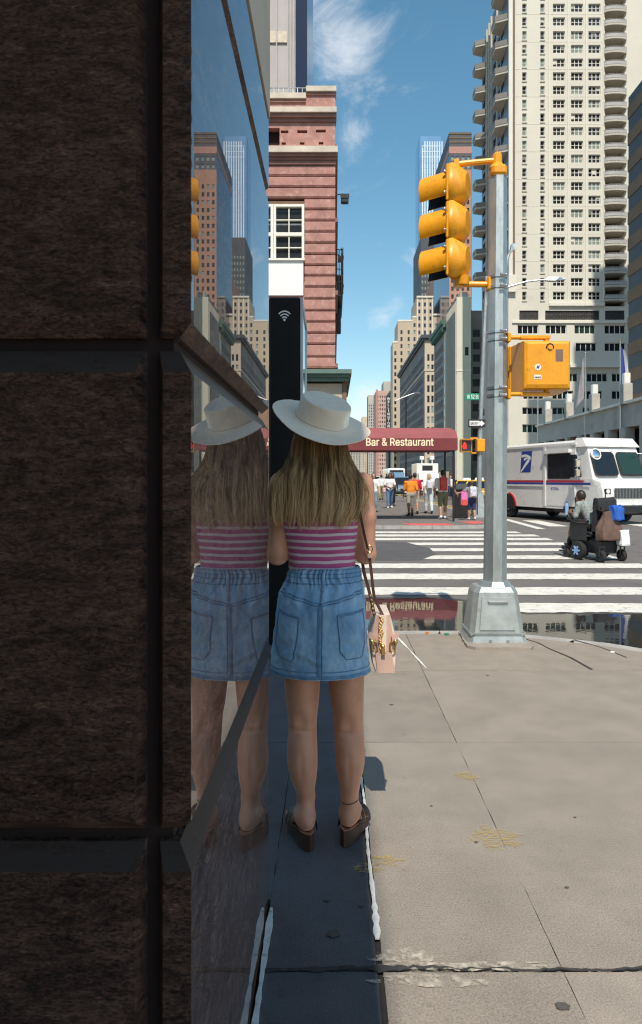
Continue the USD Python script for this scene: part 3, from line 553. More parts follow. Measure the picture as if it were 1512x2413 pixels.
# the side that looks onto the avenue: wall darkened in colour for its shade, glass bays, thin piers, stacked balconies
wh = [(1.2 + 3.4 * i, 3.6 + 3.4 * i, hz(700) + 2.64 * j, hz(700) + 2.64 * j + 1.7) for j in range(int((ztop - hz(700)) / 2.64) - 1) for i in range(6)]
ht.part('avenue_wall', frame_on(wall(HD, ztop, wh, .3), **west(H0, YH + HD)), 'hotel_side', world=True)
for h in wh[:170]: ht.part('side_window', frame_on(box(h[0], h[1], h[2], h[3], -.34, -.26), **west(H0, YH + HD)), 'glass_window' if random.random() < .7 else 'recess_brown', world=True)
ht.part('side_windows_high', cat(*[frame_on(box(h[0], h[1], h[2], h[3], -.34, -.26), **west(H0, YH + HD)) for h in wh[170:]]), 'glass_window', world=True, kind='stuff')
for yy_ in (6.0, 8.2, 10.4, 15.5): ht.part('pier', frame_on(box(yy_ - .14, yy_ + .14, 8, ztop, 0, .35), **west(H0, YH + HD)), 'balcony_slab', world=True)
def side_balcony(yc, zc, out, half):
    pts = [(-half, 0), (-half * .62, out), (half * .62, out), (half, 0)]
    sl = extr(Polygon(pts), .35); v_, f_ = tri(sl); s2 = trimesh.Trimesh(np.stack([v_[:, 0] + yc, v_[:, 2] + zc, v_[:, 1]], 1), f_[:, ::-1], process=False)
    p = ht.part('balcony', frame_on(s2, **west(H0, YH + HD)), 'balcony_slab', world=True)
    ring = Polygon(pts).exterior.buffer(.06); ring = ring.intersection(sbox(-half - 1, .08, half + 1, out + 1)); rl = extr(ring, 1.0); v_, f_ = tri(rl)
    rl = trimesh.Trimesh(np.stack([v_[:, 0] + yc, v_[:, 2] + zc + .35, v_[:, 1]], 1), f_[:, ::-1], process=False); ht.part('parapet', frame_on(rl, **west(H0, YH + HD)), 'dark_facade', world=True, parent=p)
for k in range(17):
    zz = hz(32 + 62 * 10.2 - 62 * k)
    if zz < ztop - 2: side_balcony(HD - 3.0, zz, 2.2, 2.6)
for k in range(18):
    zz = EYE + (V0 - (67 + 54 * 11 - 54 * k)) * (YH + HD - 2.6) / F
    if zz < ztop - 2: side_balcony(2.6, zz, 2.3, 2.3)

# podium along the avenue in front of the tower, with pylons, flagpoles and flags
XP = 28.0; pz = 8.6
pod = Thing('hotel_podium', 'low stone podium with columns and dark openings along the avenue', 'building', (XP, 62, 0))
pod.part('upper_band', box(XP, H0 + 18, 58, 96, 6.4, pz), 'podium_stone', world=True); pod.part('inner_wall', box(XP + 2.2, H0 + 18, 58, 96, 0, 6.4), 'slot_dark', world=True)
for i, y in enumerate(np.arange(59, 97, 4.1)):
    pod.part('column', rbox(XP - .25, XP + .75, y - .5, y + .5, 0, 6.4, .06), 'podium_stone', world=True)
    pod.part('glass_bay', box(XP + .9, XP + 1.0, y + .6, y + 3.5, .3, 6.1), 'glass_dark', world=True)
    if i % 2 == 0:
        pod.part('pylon', rbox(XP - .35, XP + .55, y - .45, y + .45, pz, pz + 2.0, .05), 'podium_stone', world=True); pod.part('lamp_box', rbox(XP - .2, XP + .4, y - .3, y + .3, pz + 2.0, pz + 3.0, .05), 'lamp_glass', world=True)
pod.part('coping', box(XP - .3, H0 + 18, 57.8, 96.2, pz, pz + .25), 'hotel_trim', world=True)
for (u, vt, vb, Y, mats_, sd, lab) in ((1461, 803, 1000, 68.0, ('flag_blue', 'flag_white', 'flag_red'), 1, 'tall pale flagpole with a blue, white and orange flag hanging limp'), (1379, 834, 1000, 78.0, ('flag_grey', 'flag_grey', 'flag_grey'), -1, 'pale flagpole with a grey flag hanging limp'), (1267, 905, 1000, 96.5, (), 1, 'bare pale flagpole nearest the yellow crossing signal box')):
    x = X(u, Y); fp = Thing('flagpole', lab, 'flagpole', (x, Y, 0), group='flagpoles along the hotel podium'); zt, zb = Z(vt, Y), pz - .5
    fp.part('pole', path_tube([(0, 0, zb - 3), (0, 0, zb + 2), (0, 0, zt)], [.10, .09, .05], 10), 'steel'); fp.part('finial', ball((0, 0, zt + .08), .1, 2), 'gold'); fp.part('bracket', cat(tube((0, 0, zb + .6), (.5, 0, zb + .4), .08), tube((0, 0, zb + .3), (0, 0, zb + .8), .16)), 'steel')
    for k, mt in enumerate(mats_):
        n, m_ = 9, 7; V = []
        for a in range(n):
            for b in range(m_):
                s, t = a / (n - 1), b / (m_ - 1); hgt = 5.2 if sd > 0 else 4.6
                sx = (1.2 * math.sin(min(1, (k + t) / 3 * 1.15) * 1.6) * (1 - .1 * s)) * sd * (.35 + .65 * s); V.append((sx + .08 * sd, .22 * math.sin(7 * ((k + t) / 3) + 2 * s), zt - .3 - hgt * s - .8 * (k + t) / 3 * (1.8 if sd > 0 else 2.2)))
        Fq = [(a * m_ + b, a * m_ + b + 1, (a + 1) * m_ + b + 1, (a + 1) * m_ + b) for a in range(n - 1) for b in range(m_ - 1)]
        fp.part('flag', (np.array(V), np.array(Fq)), mt, smooth=True)

# dark tower with brown bands at the right edge: it shades the foot of the hotel
bt = Thing('banded_tower', 'dark tower with brown bands at the right edge of the view', 'building', (33.7, 40, 0))
bt.part('low_wing', box(33.7, 37.4, 40, 80, 6, 45), 'slate_dark', world=True); bt.part('step', box(37.4, 46.3, 38, 80, 0, 93), 'slate_dark', world=True); bt.part('step', box(46.3, 50.0, 38, 80, 0, 103), 'slate_dark', world=True); bt.part('shaft', box(50.0, 82, 38, 80, 0, 118), 'slate_dark', world=True)
for k in range(12): bt.part('band', box(33.62, 37.4, 40.1, 80.06, 9.5 + 3 * k, 10.9 + 3 * k), 'banded_brown', world=True)
for k in range(26): bt.part('band', cat(box(50, 82.1, 37.9, 80.1, 40 + 3 * k, 41.4 + 3 * k)), 'banded_brown', world=True)
lw = Thing('grey_annex', 'light grey annex with plain wall beside the tower foot', 'building', (60, 140, 0))
lw.part('wall', box(H1 + .1, 92, 139, 160, 0, 24), 'grey_wall_far', world=True); lw.part('cornice', box(H1 + .1, 92.3, 138.7, 160, 24, 24.8), 'hotel_trim', world=True)
for k in range(5):
    for j in range(5): lw.part('window', box(H1 + 2 + 5 * k, H1 + 5 + 5 * k, 138.93, 139.02, 3 + 4 * j, 5 + 4 * j), 'glass_dark', world=True)

# ------------------------------------------------------------------ buildings up the avenue
def B(name, label, x, y): return Thing(name, label, 'building', (x, y, 0))
YA_ = 170.0; za_ = Z(700, YA_)
a = B('pale_building', 'pale cream building with a blank end wall and dark ribbed side', 29.9, YA_)
block(a, 'wall', 29.9, 33.4, YA_, 185.2, 0, za_, 'pale_wall', [(2.05, 2.95, Z(838, YA_), Z(818, YA_))], [(.7 + 1.8 * i, 1.8 + 1.8 * i, 2 + 3.0 * j, 4.0 + 3.0 * j) for j in range(14) for i in range(8)], wmat='dark_facade')
a.part('roof_box', box(31, 32.8, 171, 175, za_, za_ + 1.5), 'grey_wall_far', world=True); a.part('band', box(29.82, 33.4, YA_ - .1, YA_, Z(875, YA_), Z(871, YA_)), 'hotel_trim', world=True)
for k in range(8): a.part('rib', box(29.6, 29.9, 170.3 + 1.85 * k, 170.65 + 1.85 * k, 0, za_ - 1), 'grey_wall_far', world=True)
block(a, 'rear_wing', 33.4, 57, 175.4, 206, 0, za_ - 2, 'dark_facade', grid(6, 12, 1.5, 3.6, 1.8, 3, 3.1, 1.8), limit=60)
b_ = B('green_cornice_building', 'dark building with green copper cornice and a pale end bay', 30, 187)
block(b_, 'wall', 30, 54, 189, 208.5, 0, 41.7, 'dark_facade', (), [(.9 + 1.9 * i, 2.0 + 1.9 * i, 3 + 3.05 * j, 5.0 + 3.05 * j) for j in range(12) for i in range(9)])
b_.part('end_bay', box(29.8, 54, 185.4, 189, 0, 40.8), 'tan_wall', world=True)
for j in range(12): b_.part('window', box(29.75, 29.82, 186.6, 187.8, 3 + 3.05 * j, 5.0 + 3.05 * j), 'glass_window', world=True)
b_.part('cornice', cat(box(29.0, 54, 185.3, 208.8, 41.7, 42.6), box(28.6, 54, 185.3, 209.2, 42.6, 43.7)), 'roof_green', world=True)
for k in range(9): b_.part('bracket', box(28.8, 30, 186 + 2.4 * k, 186.5 + 2.4 * k, 40.7, 41.7), 'roof_green', world=True)
c = B('cornice_building', 'dark brown apartment building with heavy cornice and tan end', 33, 253)
c1 = Z(803, 253)
block(c, 'wall', 33, 60, 253, 347, 0, c1, 'tan_wall', [(.9 + 1.5 * i, 1.75 + 1.5 * i, 3 + 3.75 * j, 5.4 + 3.75 * j) for j in range(12) for i in range(3)], [(2 + 3.3 * i, 3.7 + 3.3 * i, 3 + 3.75 * j, 5.4 + 3.75 * j) for j in range(12) for i in range(27)], wmat='dark_facade_far', limit=260)
c.part('cornice', cat(box(32.2, 60.5, 252.3, 348, c1, c1 + .8), box(31.7, 61, 251.8, 348.5, c1 + .8, c1 + 2.0)), 'slate_dark', world=True); c.part('string_course', box(32.8, 60, 252.8, 347.2, c1 - 11, c1 - 10.3), 'tan_wall', world=True)
d = B('stepped_tower', 'tan stone tower rising in steps, lit by the sun', 31.5, 369)
def dz(v): return Z(v, 369)
def dx(u): return X(u, 369)
steps = [(925, 937, 807, 14), (937, 971, 757, 20), (971, 981.5, 748, 20), (981.5, 1021, 700, 26), (1021, 1048, 742, 26), (1048, 1075, 760, 26)]
for i, (u0, u1, vt, dep) in enumerate(steps):
    w_ = dx(u1) - dx(u0); nw = max(int(w_ / 2.6), 1); pitch = w_ / nw
    block(d, 'step', dx(u0), dx(u1), 369 + (0 if i < 3 else 1.0), 369 + dep, 0, dz(vt), 'tan_wall', [(pitch * (i2 + .5) - .55, pitch * (i2 + .5) + .55, 4 + 3.7 * j, 6.1 + 3.7 * j) for j in range(int(dz(vt) / 3.7) - 1) for i2 in range(nw)], (), depth=.4, limit=55)
    d.part('parapet', box(dx(u0), dx(u1), 368.8 + (0 if i < 3 else 1.0), 369.4, dz(vt) - .2, dz(vt) + .7), 'hotel_trim', world=True)
for k, u in enumerate((983, 994, 1005, 1018)): d.part('pier', box(dx(u), dx(u) + .5, 369.6, 370.1, 40, dz(703)), 'hotel_trim', world=True)
sgn = B('sign_building', 'dark narrow building carrying a tall vertical hotel sign', 33, 420)
block(sgn, 'wall', 33, 40, 420, 440, 0, Z(925, 420), 'slate_dark', grid(2, 12, 1, 2.8, 1.4, 3, 3.6, 1.8)); 
vs = Thing('vertical_sign', 'tall vertical hotel sign with white letters on a dark board', 'sign', (31.5, 418, 0))
L0, L1 = Z(1008, 418), Z(936, 418)
vs.part('board', box(31.6, 34.3, 417.6, 418.2, L0 - .3, L1 + .5), 'black_metal', world=True)
for i, ch in enumerate('WELLINGTON'):
    m = meshkit.text_mesh(ch, 1.45, .1, True); ex = m.bounds; m.apply_translation((-(ex[0][0] + ex[1][0]) / 2, 0, 0))
    vs.part('letter', frame_on(m, (32.95, 417.55, L1 - .9 - (L1 - L0) / 10 * (i + .45)), **FRONT), 'white_print', world=True)
e = B('pink_building', 'pink brick apartment building far up the avenue', 36, 600)
block(e, 'wall', X(886, 600), X(914, 600), 600, 640, 0, Z(921, 600), 'pink_wall', grid(5, 20, 1, 2, .9, 3, 3.6, 1.8), limit=110); e.part('corner_pier', box(X(886, 600) - .2, X(890, 600), 599.6, 600, 0, Z(918, 600)), 'stone_red', world=True)
e = B('grey_slab_building', 'grey building with window rows behind the pink one', 42, 700)
block(e, 'wall', X(903, 700), X(926, 700), 700, 730, 0, Z(899, 700), 'grey_wall_far', grid(4, 24, 1, 2.4, 1.3, 3, 3.7, 2), limit=100)
e = B('cream_far_building', 'small cream building farthest up the avenue', 45, 900)
block(e, 'wall', X(867, 900), X(887, 900), 900, 930, 0, Z(931, 900), 'grey_wall_far', grid(4, 26, 1, 2.6, 1.4, 3, 3.7, 2), limit=100, wmat='slate_dark')
e = B('low_far_building', 'low beige building at the far end of the avenue', 60, 1050)
block(e, 'wall', X(853, 1050), X(872, 1050), 1050, 1080, 0, Z(982, 1050), 'tan_wall_far', grid(4, 20, 1, 2.8, 1.4, 3, 4, 2.2), limit=60)
block(e, 'wing', X(800, 1050), X(853, 1050), 1060, 1080, 0, Z(1040, 1050), 'grey_wall_far', grid(8, 12, 1, 4, 2, 3, 4, 2.2), limit=60)
gt = B('glass_tower', 'very tall blue glass skyscraper with rounded corner and pale stripes', X(987, 560), 560)
gx0, gx1, gz1 = X(986, 560), X(1044, 560), Z(322, 560)
foot = Polygon([(gx0, 560), (gx1, 560), (gx1, 584), (gx0, 584)]).buffer(-2.2).buffer(2.2)
gt.part('curtain_wall', extr(foot, gz1 - 2.5), 'glass_tower', world=True); gt.part('crown', extr(foot.buffer(-.8), 3.0, gz1 - 2.5), 'glass_tower', world=True)
for k in range(9): gt.part('pale_stripe', box(gx0 + 2.6 + 1.95 * k, gx0 + 3.5 + 1.95 * k, 559.7, 560.0, 20, gz1 - (4 if k else 9)), 'glass_tower_light', world=True)
for k in range(60): gt.part('floor_band', box(gx0 + 2.3, gx1 - 2.2, 559.82, 559.97, gz1 - 8 - 4.4 * k, gz1 - 7.4 - 4.4 * k), 'glass_tower_light' if k < 3 else 'glass_tower', world=True)
gt.part('mast', cat(box(gx0 + 11, gx0 + 13, 570, 572, gz1, gz1 + 1.6), tube((gx0 + 12, 571, gz1 + 1), (gx0 + 12, 571, gz1 + 4.2), .4)), 'slate_dark', world=True)
bk = B('brick_tower', 'tall orange brick tower with dark crown and a side coloured navy for shade', X(1058, 330), 330)
bx0, bx1, bz1 = X(1058, 330), X(1111, 330), Z(312, 330)
cr = Z(346, 330) ; cr2 = Z(362, 330)
bk.part('crown', box(bx0, bx1, 330, 380, cr, bz1), 'slate_dark', world=True); bk.part('crown_band', box(bx0 - .1, bx1 + .1, 329.9, 380.1, cr2, cr), 'stone_red', world=True); bk.part('crown_frame', cat(*[box(bx0 - .15, bx1, 329.8, 330, bz1 - 1 - 2 * k, bz1 - .4 - 2 * k) for k in range(3)]), 'banded_brown', world=True)
block(bk, 'glazed_band', bx0, bx1, 330, 380, Z(400, 330), cr2, 'slate_dark', [(.8 + 2.5 * i, 2.3 + 2.5 * i, .6 + 3.6 * j, 2.6 + 3.6 * j) for j in range(2) for i in range(4)], (), pane='glass_pale', wmat='tower_navy')
hh = Z(400, 330)
block(bk, 'shaft', bx0, bx1, 330, 380, 0, hh, 'orange_brick', [(.9 + 2.45 * i, 2.1 + 2.45 * i, 20 + 3.7 * j, 22 + 3.7 * j) for j in range(int((hh - 24) / 3.7)) for i in range(4)], (), wmat='tower_navy', limit=200)  # navy on the side wall is shade put into the brick colour
bk.part('corner_strip', box(bx1 - .35, bx1 + .05, 329.85, 330, 10, hh), 'stone_red_trim', world=True)
b2 = B('brick_annex', 'orange brick block with pale window rows below the brick tower', X(1026, 380), 380)
block(b2, 'wall', X(1024, 385), X(1062, 385), 385, 420, 0, Z(648, 385), 'orange_brick', grid(4, 28, .8, 2.2, 1.2, 4, 3.7, 2.0), limit=110)
b3 = B('dark_glass_block', 'dark glass block with pale grid between the glass tower and brick annex', X(996, 420), 420)
block(b3, 'wall', X(991, 430), X(1026, 430), 430, 470, 0, Z(560, 430), 'slate_dark', grid(5, 36, .6, 1.8, .9, 4, 3.8, 2.2), limit=180, pane='glass_pale')
# ------------------------------------------------------------------ red stone building across the side street
YB = 24.0; SB = F / YB
bxx = lambda u: (u - U0) / SB
bz = lambda v: EYE + (V0 - v) / SB
c6u = lambda x: 423.4 + .351 * x                       # coordinates of an enlarged detail of the photograph
c6v = lambda y: 121 + .351 * y
rb = Thing('red_stone_building', 'red sandstone corner building with banded courses and stone ledges', 'building', (bxx(793), YB, 0))
XR, XL = bxx(789.5), -9.0
rb.part('body', box(XL, XR - .03, YB + .34, 60, 0, bz(207)), 'stone_red', world=True)
joints = [c6v(y) for y in (765, 840, 915, 990, 1065, 1140, 1215, 1290, 1365, 1440, 1510, 1585, 1665, 1745, 1820, 1895, 1970, 2055, 2130)]
wx0, wx1 = bxx(c6u(628)), bxx(c6u(835)); wz0, wz1 = bz(c6v(1640)), bz(c6v(1005))
for i, (va, vb) in enumerate(zip(joints, joints[1:])):
    z1, z0 = bz(va), bz(vb) + .035
    if z0 < wz1 and z1 > wz0 + .02:
        segs = [(wx1 + .01, XR)] + [(-3.2, wx0 - .62)] 
        zt = min(z1, 99)
    else: segs = [(-3.2, XR)]
    for s0, s1 in segs:
        w2 = s1 - s0
        rb.part('stone_course', hull([(s0, YB + .06, z0), (s1, YB + .06, z0), (s0, YB, z0 + .05), (s1, YB, z0 + .05), (s0, YB, z1 - .02), (s1, YB, z1 - .02), (s0, YB + .05, z1), (s1, YB + .05, z1), (s0, YB + .34, z0), (s1, YB + .34, z0), (s0, YB + .34, z1), (s1, YB + .34, z1)]), 'stone_red', world=True)
def ledge(v0, v1, u1, out, mt, x0=-3.2): rb.part('ledge', box(x0, bxx(u1), YB - out, YB + .4, bz(v1), bz(v0)), mt, world=True)
ledge(353, 367, 795.5, .28, 'stone_cap'); ledge(367.4, 374, 794.5, .20, 'stone_red_trim'); ledge(374.4, 380, 793, .12, 'stone_red_trim'); ledge(380.4, 389, 791.5, .06, 'stone_red_trim')
ledge(261, 273, 792.8, .26, 'stone_cap'); ledge(273.4, 281, 791.8, .18, 'stone_red_trim'); ledge(281.4, 289, 790.5, .08, 'stone_red_trim')
fr0, fr1 = bz(353), bz(289.4)
slots = [(bxx(c6u(x0)) + 3.2, bxx(c6u(x1)) + 3.2, bz(c6v(y1)) - fr0, bz(c6v(y0)) - fr0) for x0, x1, y0, y1 in ((678, 728, 532, 550), (788, 855, 530, 550), (913, 980, 526, 546), (683, 711, 612, 628), (805, 836, 611, 628), (933, 963, 609, 627), (590, 670, 515, 632))]
rb.part('frieze', frame_on(wall(XR + 3.2, fr1 - fr0, slots, .3), o=(-3.2, YB, fr0), ax=(1, 0, 0), ay=(0, 0, 1)), 'stone_red', world=True)
for h in slots: rb.part('slot', frame_on(box(h[0], h[1], h[2], h[3], -.33, -.29), o=(-3.2, YB, fr0), ax=(1, 0, 0), ay=(0, 0, 1)), 'slot_dark', world=True)
rb.part('parapet', box(-3.2, XR, YB, YB + .34, bz(260.6), bz(236)), 'stone_red', world=True); rb.part('parapet', box(bxx(722), XR, YB + .002, YB + .34, bz(235.8), bz(219)), 'stone_red', world=True)
rb.part('coping', box(bxx(721), bxx(792), YB - .12, YB + .5, bz(218.8), bz(207)), 'stone_cap', world=True); rb.part('coping', box(bxx(721), bxx(791), YB - .05, YB, bz(226), bz(219)), 'stone_red_trim', world=True)
rb.part('coping', box(-3.2, bxx(720.6), YB - .12, YB + .5, bz(235.6), bz(223)), 'stone_cap', world=True); rb.part('coping', box(-3.2, bxx(720.6), YB - .06, YB, bz(243), bz(236)), 'stone_red_trim', world=True)
# sash window with white panel below, and the edge of its neighbour
FS = south(0, YB)
def sash(x0, x1, z0, z1, dep):
    b = .085; zm = (z0 + z1) / 2 - .05; ms = [box(x0, x0 + b, z0, z1, -dep, -.02), box(x1 - b, x1, z0, z1, -dep, -.02), box(x0 + b, x1 - b, z1 - b, z1, -dep, -.02), box(x0 + b, x1 - b, z0, z0 + .07, -dep, -.02), box(x0 + b, x1 - b, zm - .06, zm + .06, -dep, -.04)]
    xm = (x0 + x1) / 2; ms.append(box(xm - .018, xm + .018, z0 + .07, z1 - b, -dep + .02, -.07))
    for za, zb in ((z0 + .07, zm - .06), (zm + .06, z1 - b)): ms.append(box(x0 + b, x1 - b, (za + zb) / 2 - .016, (za + zb) / 2 + .016, -dep + .02, -.075))
    p = rb.part('window', frame_on(cat(*ms), **FS), 'cream_trim', world=True); rb.part('pane', frame_on(box(x0 + .03, x1 - .03, z0 + .03, z1 - .03, -dep - .02, -dep + .02), **FS), 'glass_window', world=True, parent=p)
    rb.part('blind', frame_on(box(x0 + b, x1 - b, zm + .35, zm + .40, -dep + .021, -dep + .03), **FS), 'cream_trim', world=True, parent=p)
zsill = bz(614)
sash(wx0, wx1, zsill, wz1 - .10, .2); sash(wx0 - .62, wx0 - .01, zsill, wz1 - .10, .2)
rb.part('window_head', frame_on(box(wx0 - .62, wx1, wz1 - .1, wz1, -.2, -.03), **FS), 'brown_panel', world=True)
rb.part('spandrel_panel', frame_on(box(wx0 - .62, wx1 - .03, wz0, zsill - .02, -.2, .03), **FS), 'white_paint', world=True); rb.part('sill', frame_on(box(wx0 - .64, wx1 + .02, zsill - .02, zsill + .05, -.1, .10), **FS), 'cream_trim', world=True)
rb.part('lower_wall', box(-3.2, wx0 - .63, YB + .02, YB + .34, 5.3, wz0), 'stone_red', world=True); rb.part('lower_wall', box(wx0 - .62, wx1, YB + .03, YB + .34, bz(joints[-1]), wz0 - .01), 'stone_red', world=True)
ledge(872, 877.5, 789, .10, 'stone_cap')
# shop front at street level: green cornice with overhang, beige panel, brown return
g0, g1 = bz(893), bz(878)
rb.part('shop_cornice', cat(box(-4, bxx(827), YB - .75, YB + 6, g0 + .08, g1), box(-4, bxx(823), YB - .62, YB + 5.9, g0 - .02, g0 + .08), box(-4, bxx(820), YB - .5, YB + 5.8, g0 - .14, g0 - .02)), 'green_copper', world=True)
rb.part('shop_pier', box(-4, bxx(718), YB - .3, YB + .3, 0, g0 - .14), 'brown_panel', world=True)
rb.part('shop_panel', box(bxx(722), bxx(806), YB - .28, YB + .2, 2.6, g0 - .2), 'beige_panel', world=True); rb.part('shop_return', box(bxx(807), bxx(816), YB - .32, YB + 5.5, 0, g0 - .142), 'brown_panel', world=True)
rb.part('shop_window', box(bxx(719), bxx(806), YB - .20, YB + .2, .5, 2.55), 'glass_dark', world=True); rb.part('shop_base', box(bxx(719), bxx(806), YB - .26, YB + .2, 0, .49), 'green_copper', world=True)
# side wall along the avenue: floodlights, fire escape, dark blade sign
def flood(u, v, Yf, s=1.0):
    p = at(u, v, Yf); q = rb.part('lamp_arm', path_tube([(XR, Yf, p[2] + .12), (p[0] - .1, Yf, p[2] + .16), (p[0], Yf, p[2] + .02)], .022, 6), 'black_metal', world=True)
    rb.part('flood_lamp', cat(rbox(p[0] - .13 * s, p[0] + .13 * s, Yf - .1 * s, Yf + .12 * s, p[2] - .17 * s, p[2] + .10 * s, .03), box(p[0] - .15 * s, p[0] + .15 * s, Yf - .12 * s, Yf - .1 * s, p[2] - .03, p[2] + .12 * s)), 'black_metal', world=True, parent=q)
flood(812, 468, 25.2, 1.05); flood(803, 610, 27, .75); flood(803, 677, 27, .75)
def rail_set(Yf, y1, za, hgt, x1):
    ms = [path_tube([(XR, Yf, za + hgt), (x1, Yf, za + hgt), (x1, y1, za + hgt)], .02, 5), path_tube([(XR, Yf, za + hgt * .5), (x1, Yf, za + hgt * .5), (x1, y1, za + hgt * .5)], .016, 5), box(XR, x1, Yf, y1, za - .05, za)]
    for k in range(5): x = XR + (x1 - XR) * (k + 1) / 5; ms.append(tube((x, Yf, za), (x, Yf, za + hgt), .013, n=5))
    for y in np.arange(Yf + .4, y1, .4): ms.append(tube((x1, y, za), (x1, y, za + hgt), .013, n=5))
    rb.part('fire_escape', cat(*ms), 'black_metal', world=True)
for va in (648, 694): rail_set(26.3, 30, EYE + (V0 - va) * 26.3 / F, .95, X(807, 26.3))
rb.part('escape_ladder', cat(*[tube((X(804, 26.3) + o, 26.25, Z(694, 26.3)), (X(804, 26.3) + o, 26.25, Z(585, 26.3)), .015, n=5) for o in (0, .06)]), 'black_metal', world=True)
rb.part('blade_sign', rbox(XR + .06, X(803, 28), 27.9, 28.2, Z(786, 28), Z(704, 28), .03), 'black_metal', world=True); rb.part('sign_cap', box(XR + .02, X(800, 28), 27.85, 28.25, Z(704, 28), Z(697, 28)), 'roof_green', world=True)
for j in range(4):
    rb.part('side_ledge', box(XR - .02, XR + .10, 25, 60, 5.4 + 2.6 * j, 5.55 + 2.6 * j), 'stone_red_trim', world=True)
# roof railing
rz = bz(207) + .02; ms = []
for zz in (rz + .75, rz + .45): ms.append(path_tube([(-3.0, YB + 1.4, zz), (bxx(766) + .05, YB + 1.4, zz)], .018, 5))
for k in range(18): x = bxx(766) - .17 * k; ms.append(tube((x, YB + 1.4, rz - .3), (x, YB + 1.4, rz + .75), .011 if k % 3 else .02, n=5))
rb.part('roof_railing', cat(*ms), 'galvanized', world=True)
gtw = Thing('grey_tower', 'grey tower with vertical fins and navy glass corner above the red building', 'building', (X(600, 62), 62, 0))
gtw.part('wall', box(X(560, 62), X(696, 62), 62, 80, 0, 62), 'tower_grey', world=True); gtw.part('glass_corner', box(X(696.5, 62), X(723.5, 62), 61.9, 80, 0, 60), 'tower_navy', world=True)
for u_ in (693, 686, 679, 652, 634): gtw.part('fin', box(X(u_ - 1.2, 62), X(u_ + 1.2, 62), 61.6, 62, 14, 61), 'tower_grey', world=True)
for k in range(6): gtw.part('floor_band', box(X(560, 62), X(676, 62), 61.85, 61.99, 16 + 8 * k, 17.0 + 8 * k), 'stone_cap', world=True)

# ------------------------------------------------------------------ maroon restaurant canopy across the pavement
YA0, YA1 = 23.2, 25.2; SA = F / YA0
ax = lambda u: (u - U0) / SA
az = lambda v: EYE + (V0 - v) / SA
aw = Thing('restaurant_canopy', 'maroon canvas restaurant canopy with cream lettering across the pavement', 'canopy', (ax(1078), YA0, 0))
AX0, AX1 = .2, ax(1078); zt, zv, zb = az(1006), az(1033), az(1061)
yr = (YA0 + YA1) / 2
aw.part('valance', cat(box(AX0, AX1, YA0, YA0 + .03, zb, zv), box(AX1 - .03, AX1, YA0 + .031, YA1 - .031, zb, zv), box(AX0, AX1, YA1 - .03, YA1, zb, zv)), 'maroon_canvas', world=True)
aw.part('roof', hull([(AX0, YA0, zv + .002), (AX1, YA0, zv + .002), (AX1, YA1, zv + .002), (AX0, YA1, zv + .002), (AX0, YA0 + .5, zt), (AX1 - .17, YA0 + .5, zt), (AX1 - .17, YA1 - .5, zt), (AX0, YA1 - .5, zt), (AX1 - .03, YA0 + .1, (zv + zt) / 2 + .05), (AX1 - .03, YA1 - .1, (zv + zt) / 2 + .05)]), 'maroon_roof', world=True)
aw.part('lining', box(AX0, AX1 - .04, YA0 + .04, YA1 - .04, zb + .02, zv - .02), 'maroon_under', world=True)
for xx in (AX1 - .12,):
    for yy_ in (YA0 + .12, YA1 - .12): aw.part('post', tube((xx, yy_, 0), (xx, yy_, zb + .05), .035), 'black_metal' if xx < 4 else 'steel', world=True)
def serif(text, height, depth):
    """lettering with serif feet"""
    m = meshkit.text_mesh(text, height, depth, True); return m
m = serif('Bar & Restaurant', .245, .006); wtxt = ax(1021) - ax(862); m.apply_scale((wtxt / (m.bounds[1][0] - m.bounds[0][0]), 1, 1)); m.apply_translation((-m.bounds[0][0], 0, 0))
aw.part('lettering', frame_on(m, (ax(862), YA0 - .002, az(1050)), **FRONT), 'gold_print', world=True)

# ------------------------------------------------------------------ internet kiosk
ks = Thing('kiosk', 'tall slim black street kiosk with a white wireless emblem', 'kiosk', (-.4, 5.8, 0))
K0, K1, KZ = X(633, 5.4), X(711, 5.4), Z(700, 5.4)
ks.part('body', rbox(K0, K1 - .012, 5.4, 6.29, .12, KZ, .012), 'black_gloss', world=True); ks.part('plinth', box(K0 + .02, K1 - .03, 5.43, 6.26, 0, .12), 'black_metal', world=True)
ks.part('side_frame', cat(box(K1 - .012, K1 + .006, 5.402, 6.288, .3, .36), box(K1 - .012, K1 + .006, 5.402, 6.288, KZ - .07, KZ - .004), box(K1 - .012, K1 + .006, 5.402, 5.44, .36, KZ - .07), box(K1 - .012, K1 + .006, 6.25, 6.288, .36, KZ - .07)), 'aluminium', world=True)
ks.part('screen', box(K1 - .011, K1 - .002, 5.44, 6.25, .36, KZ - .07), 'glass_dark', world=True)
wc = at(670, 755, 5.4); ms = []
for k, r_ in enumerate((.028, .046, .064)):
    t = np.linspace(math.radians(45), math.radians(135), 18); o = [(r_ * math.cos(a), r_ * math.sin(a)) for a in t]; i_ = [((r_ - .0085) * math.cos(a), (r_ - .0085) * math.sin(a)) for a in t[::-1]]; ms.append(extr(Polygon(o + i_), .002))
ms.append(extr(Point(0, .006).buffer(.008), .002)); m = cat(*ms); m.apply_scale((1.05, 1.25, 1))
ks.part('emblem', frame_on(m, (wc[0], 5.3985, wc[2] - .005), **FRONT), 'white_print', world=True)

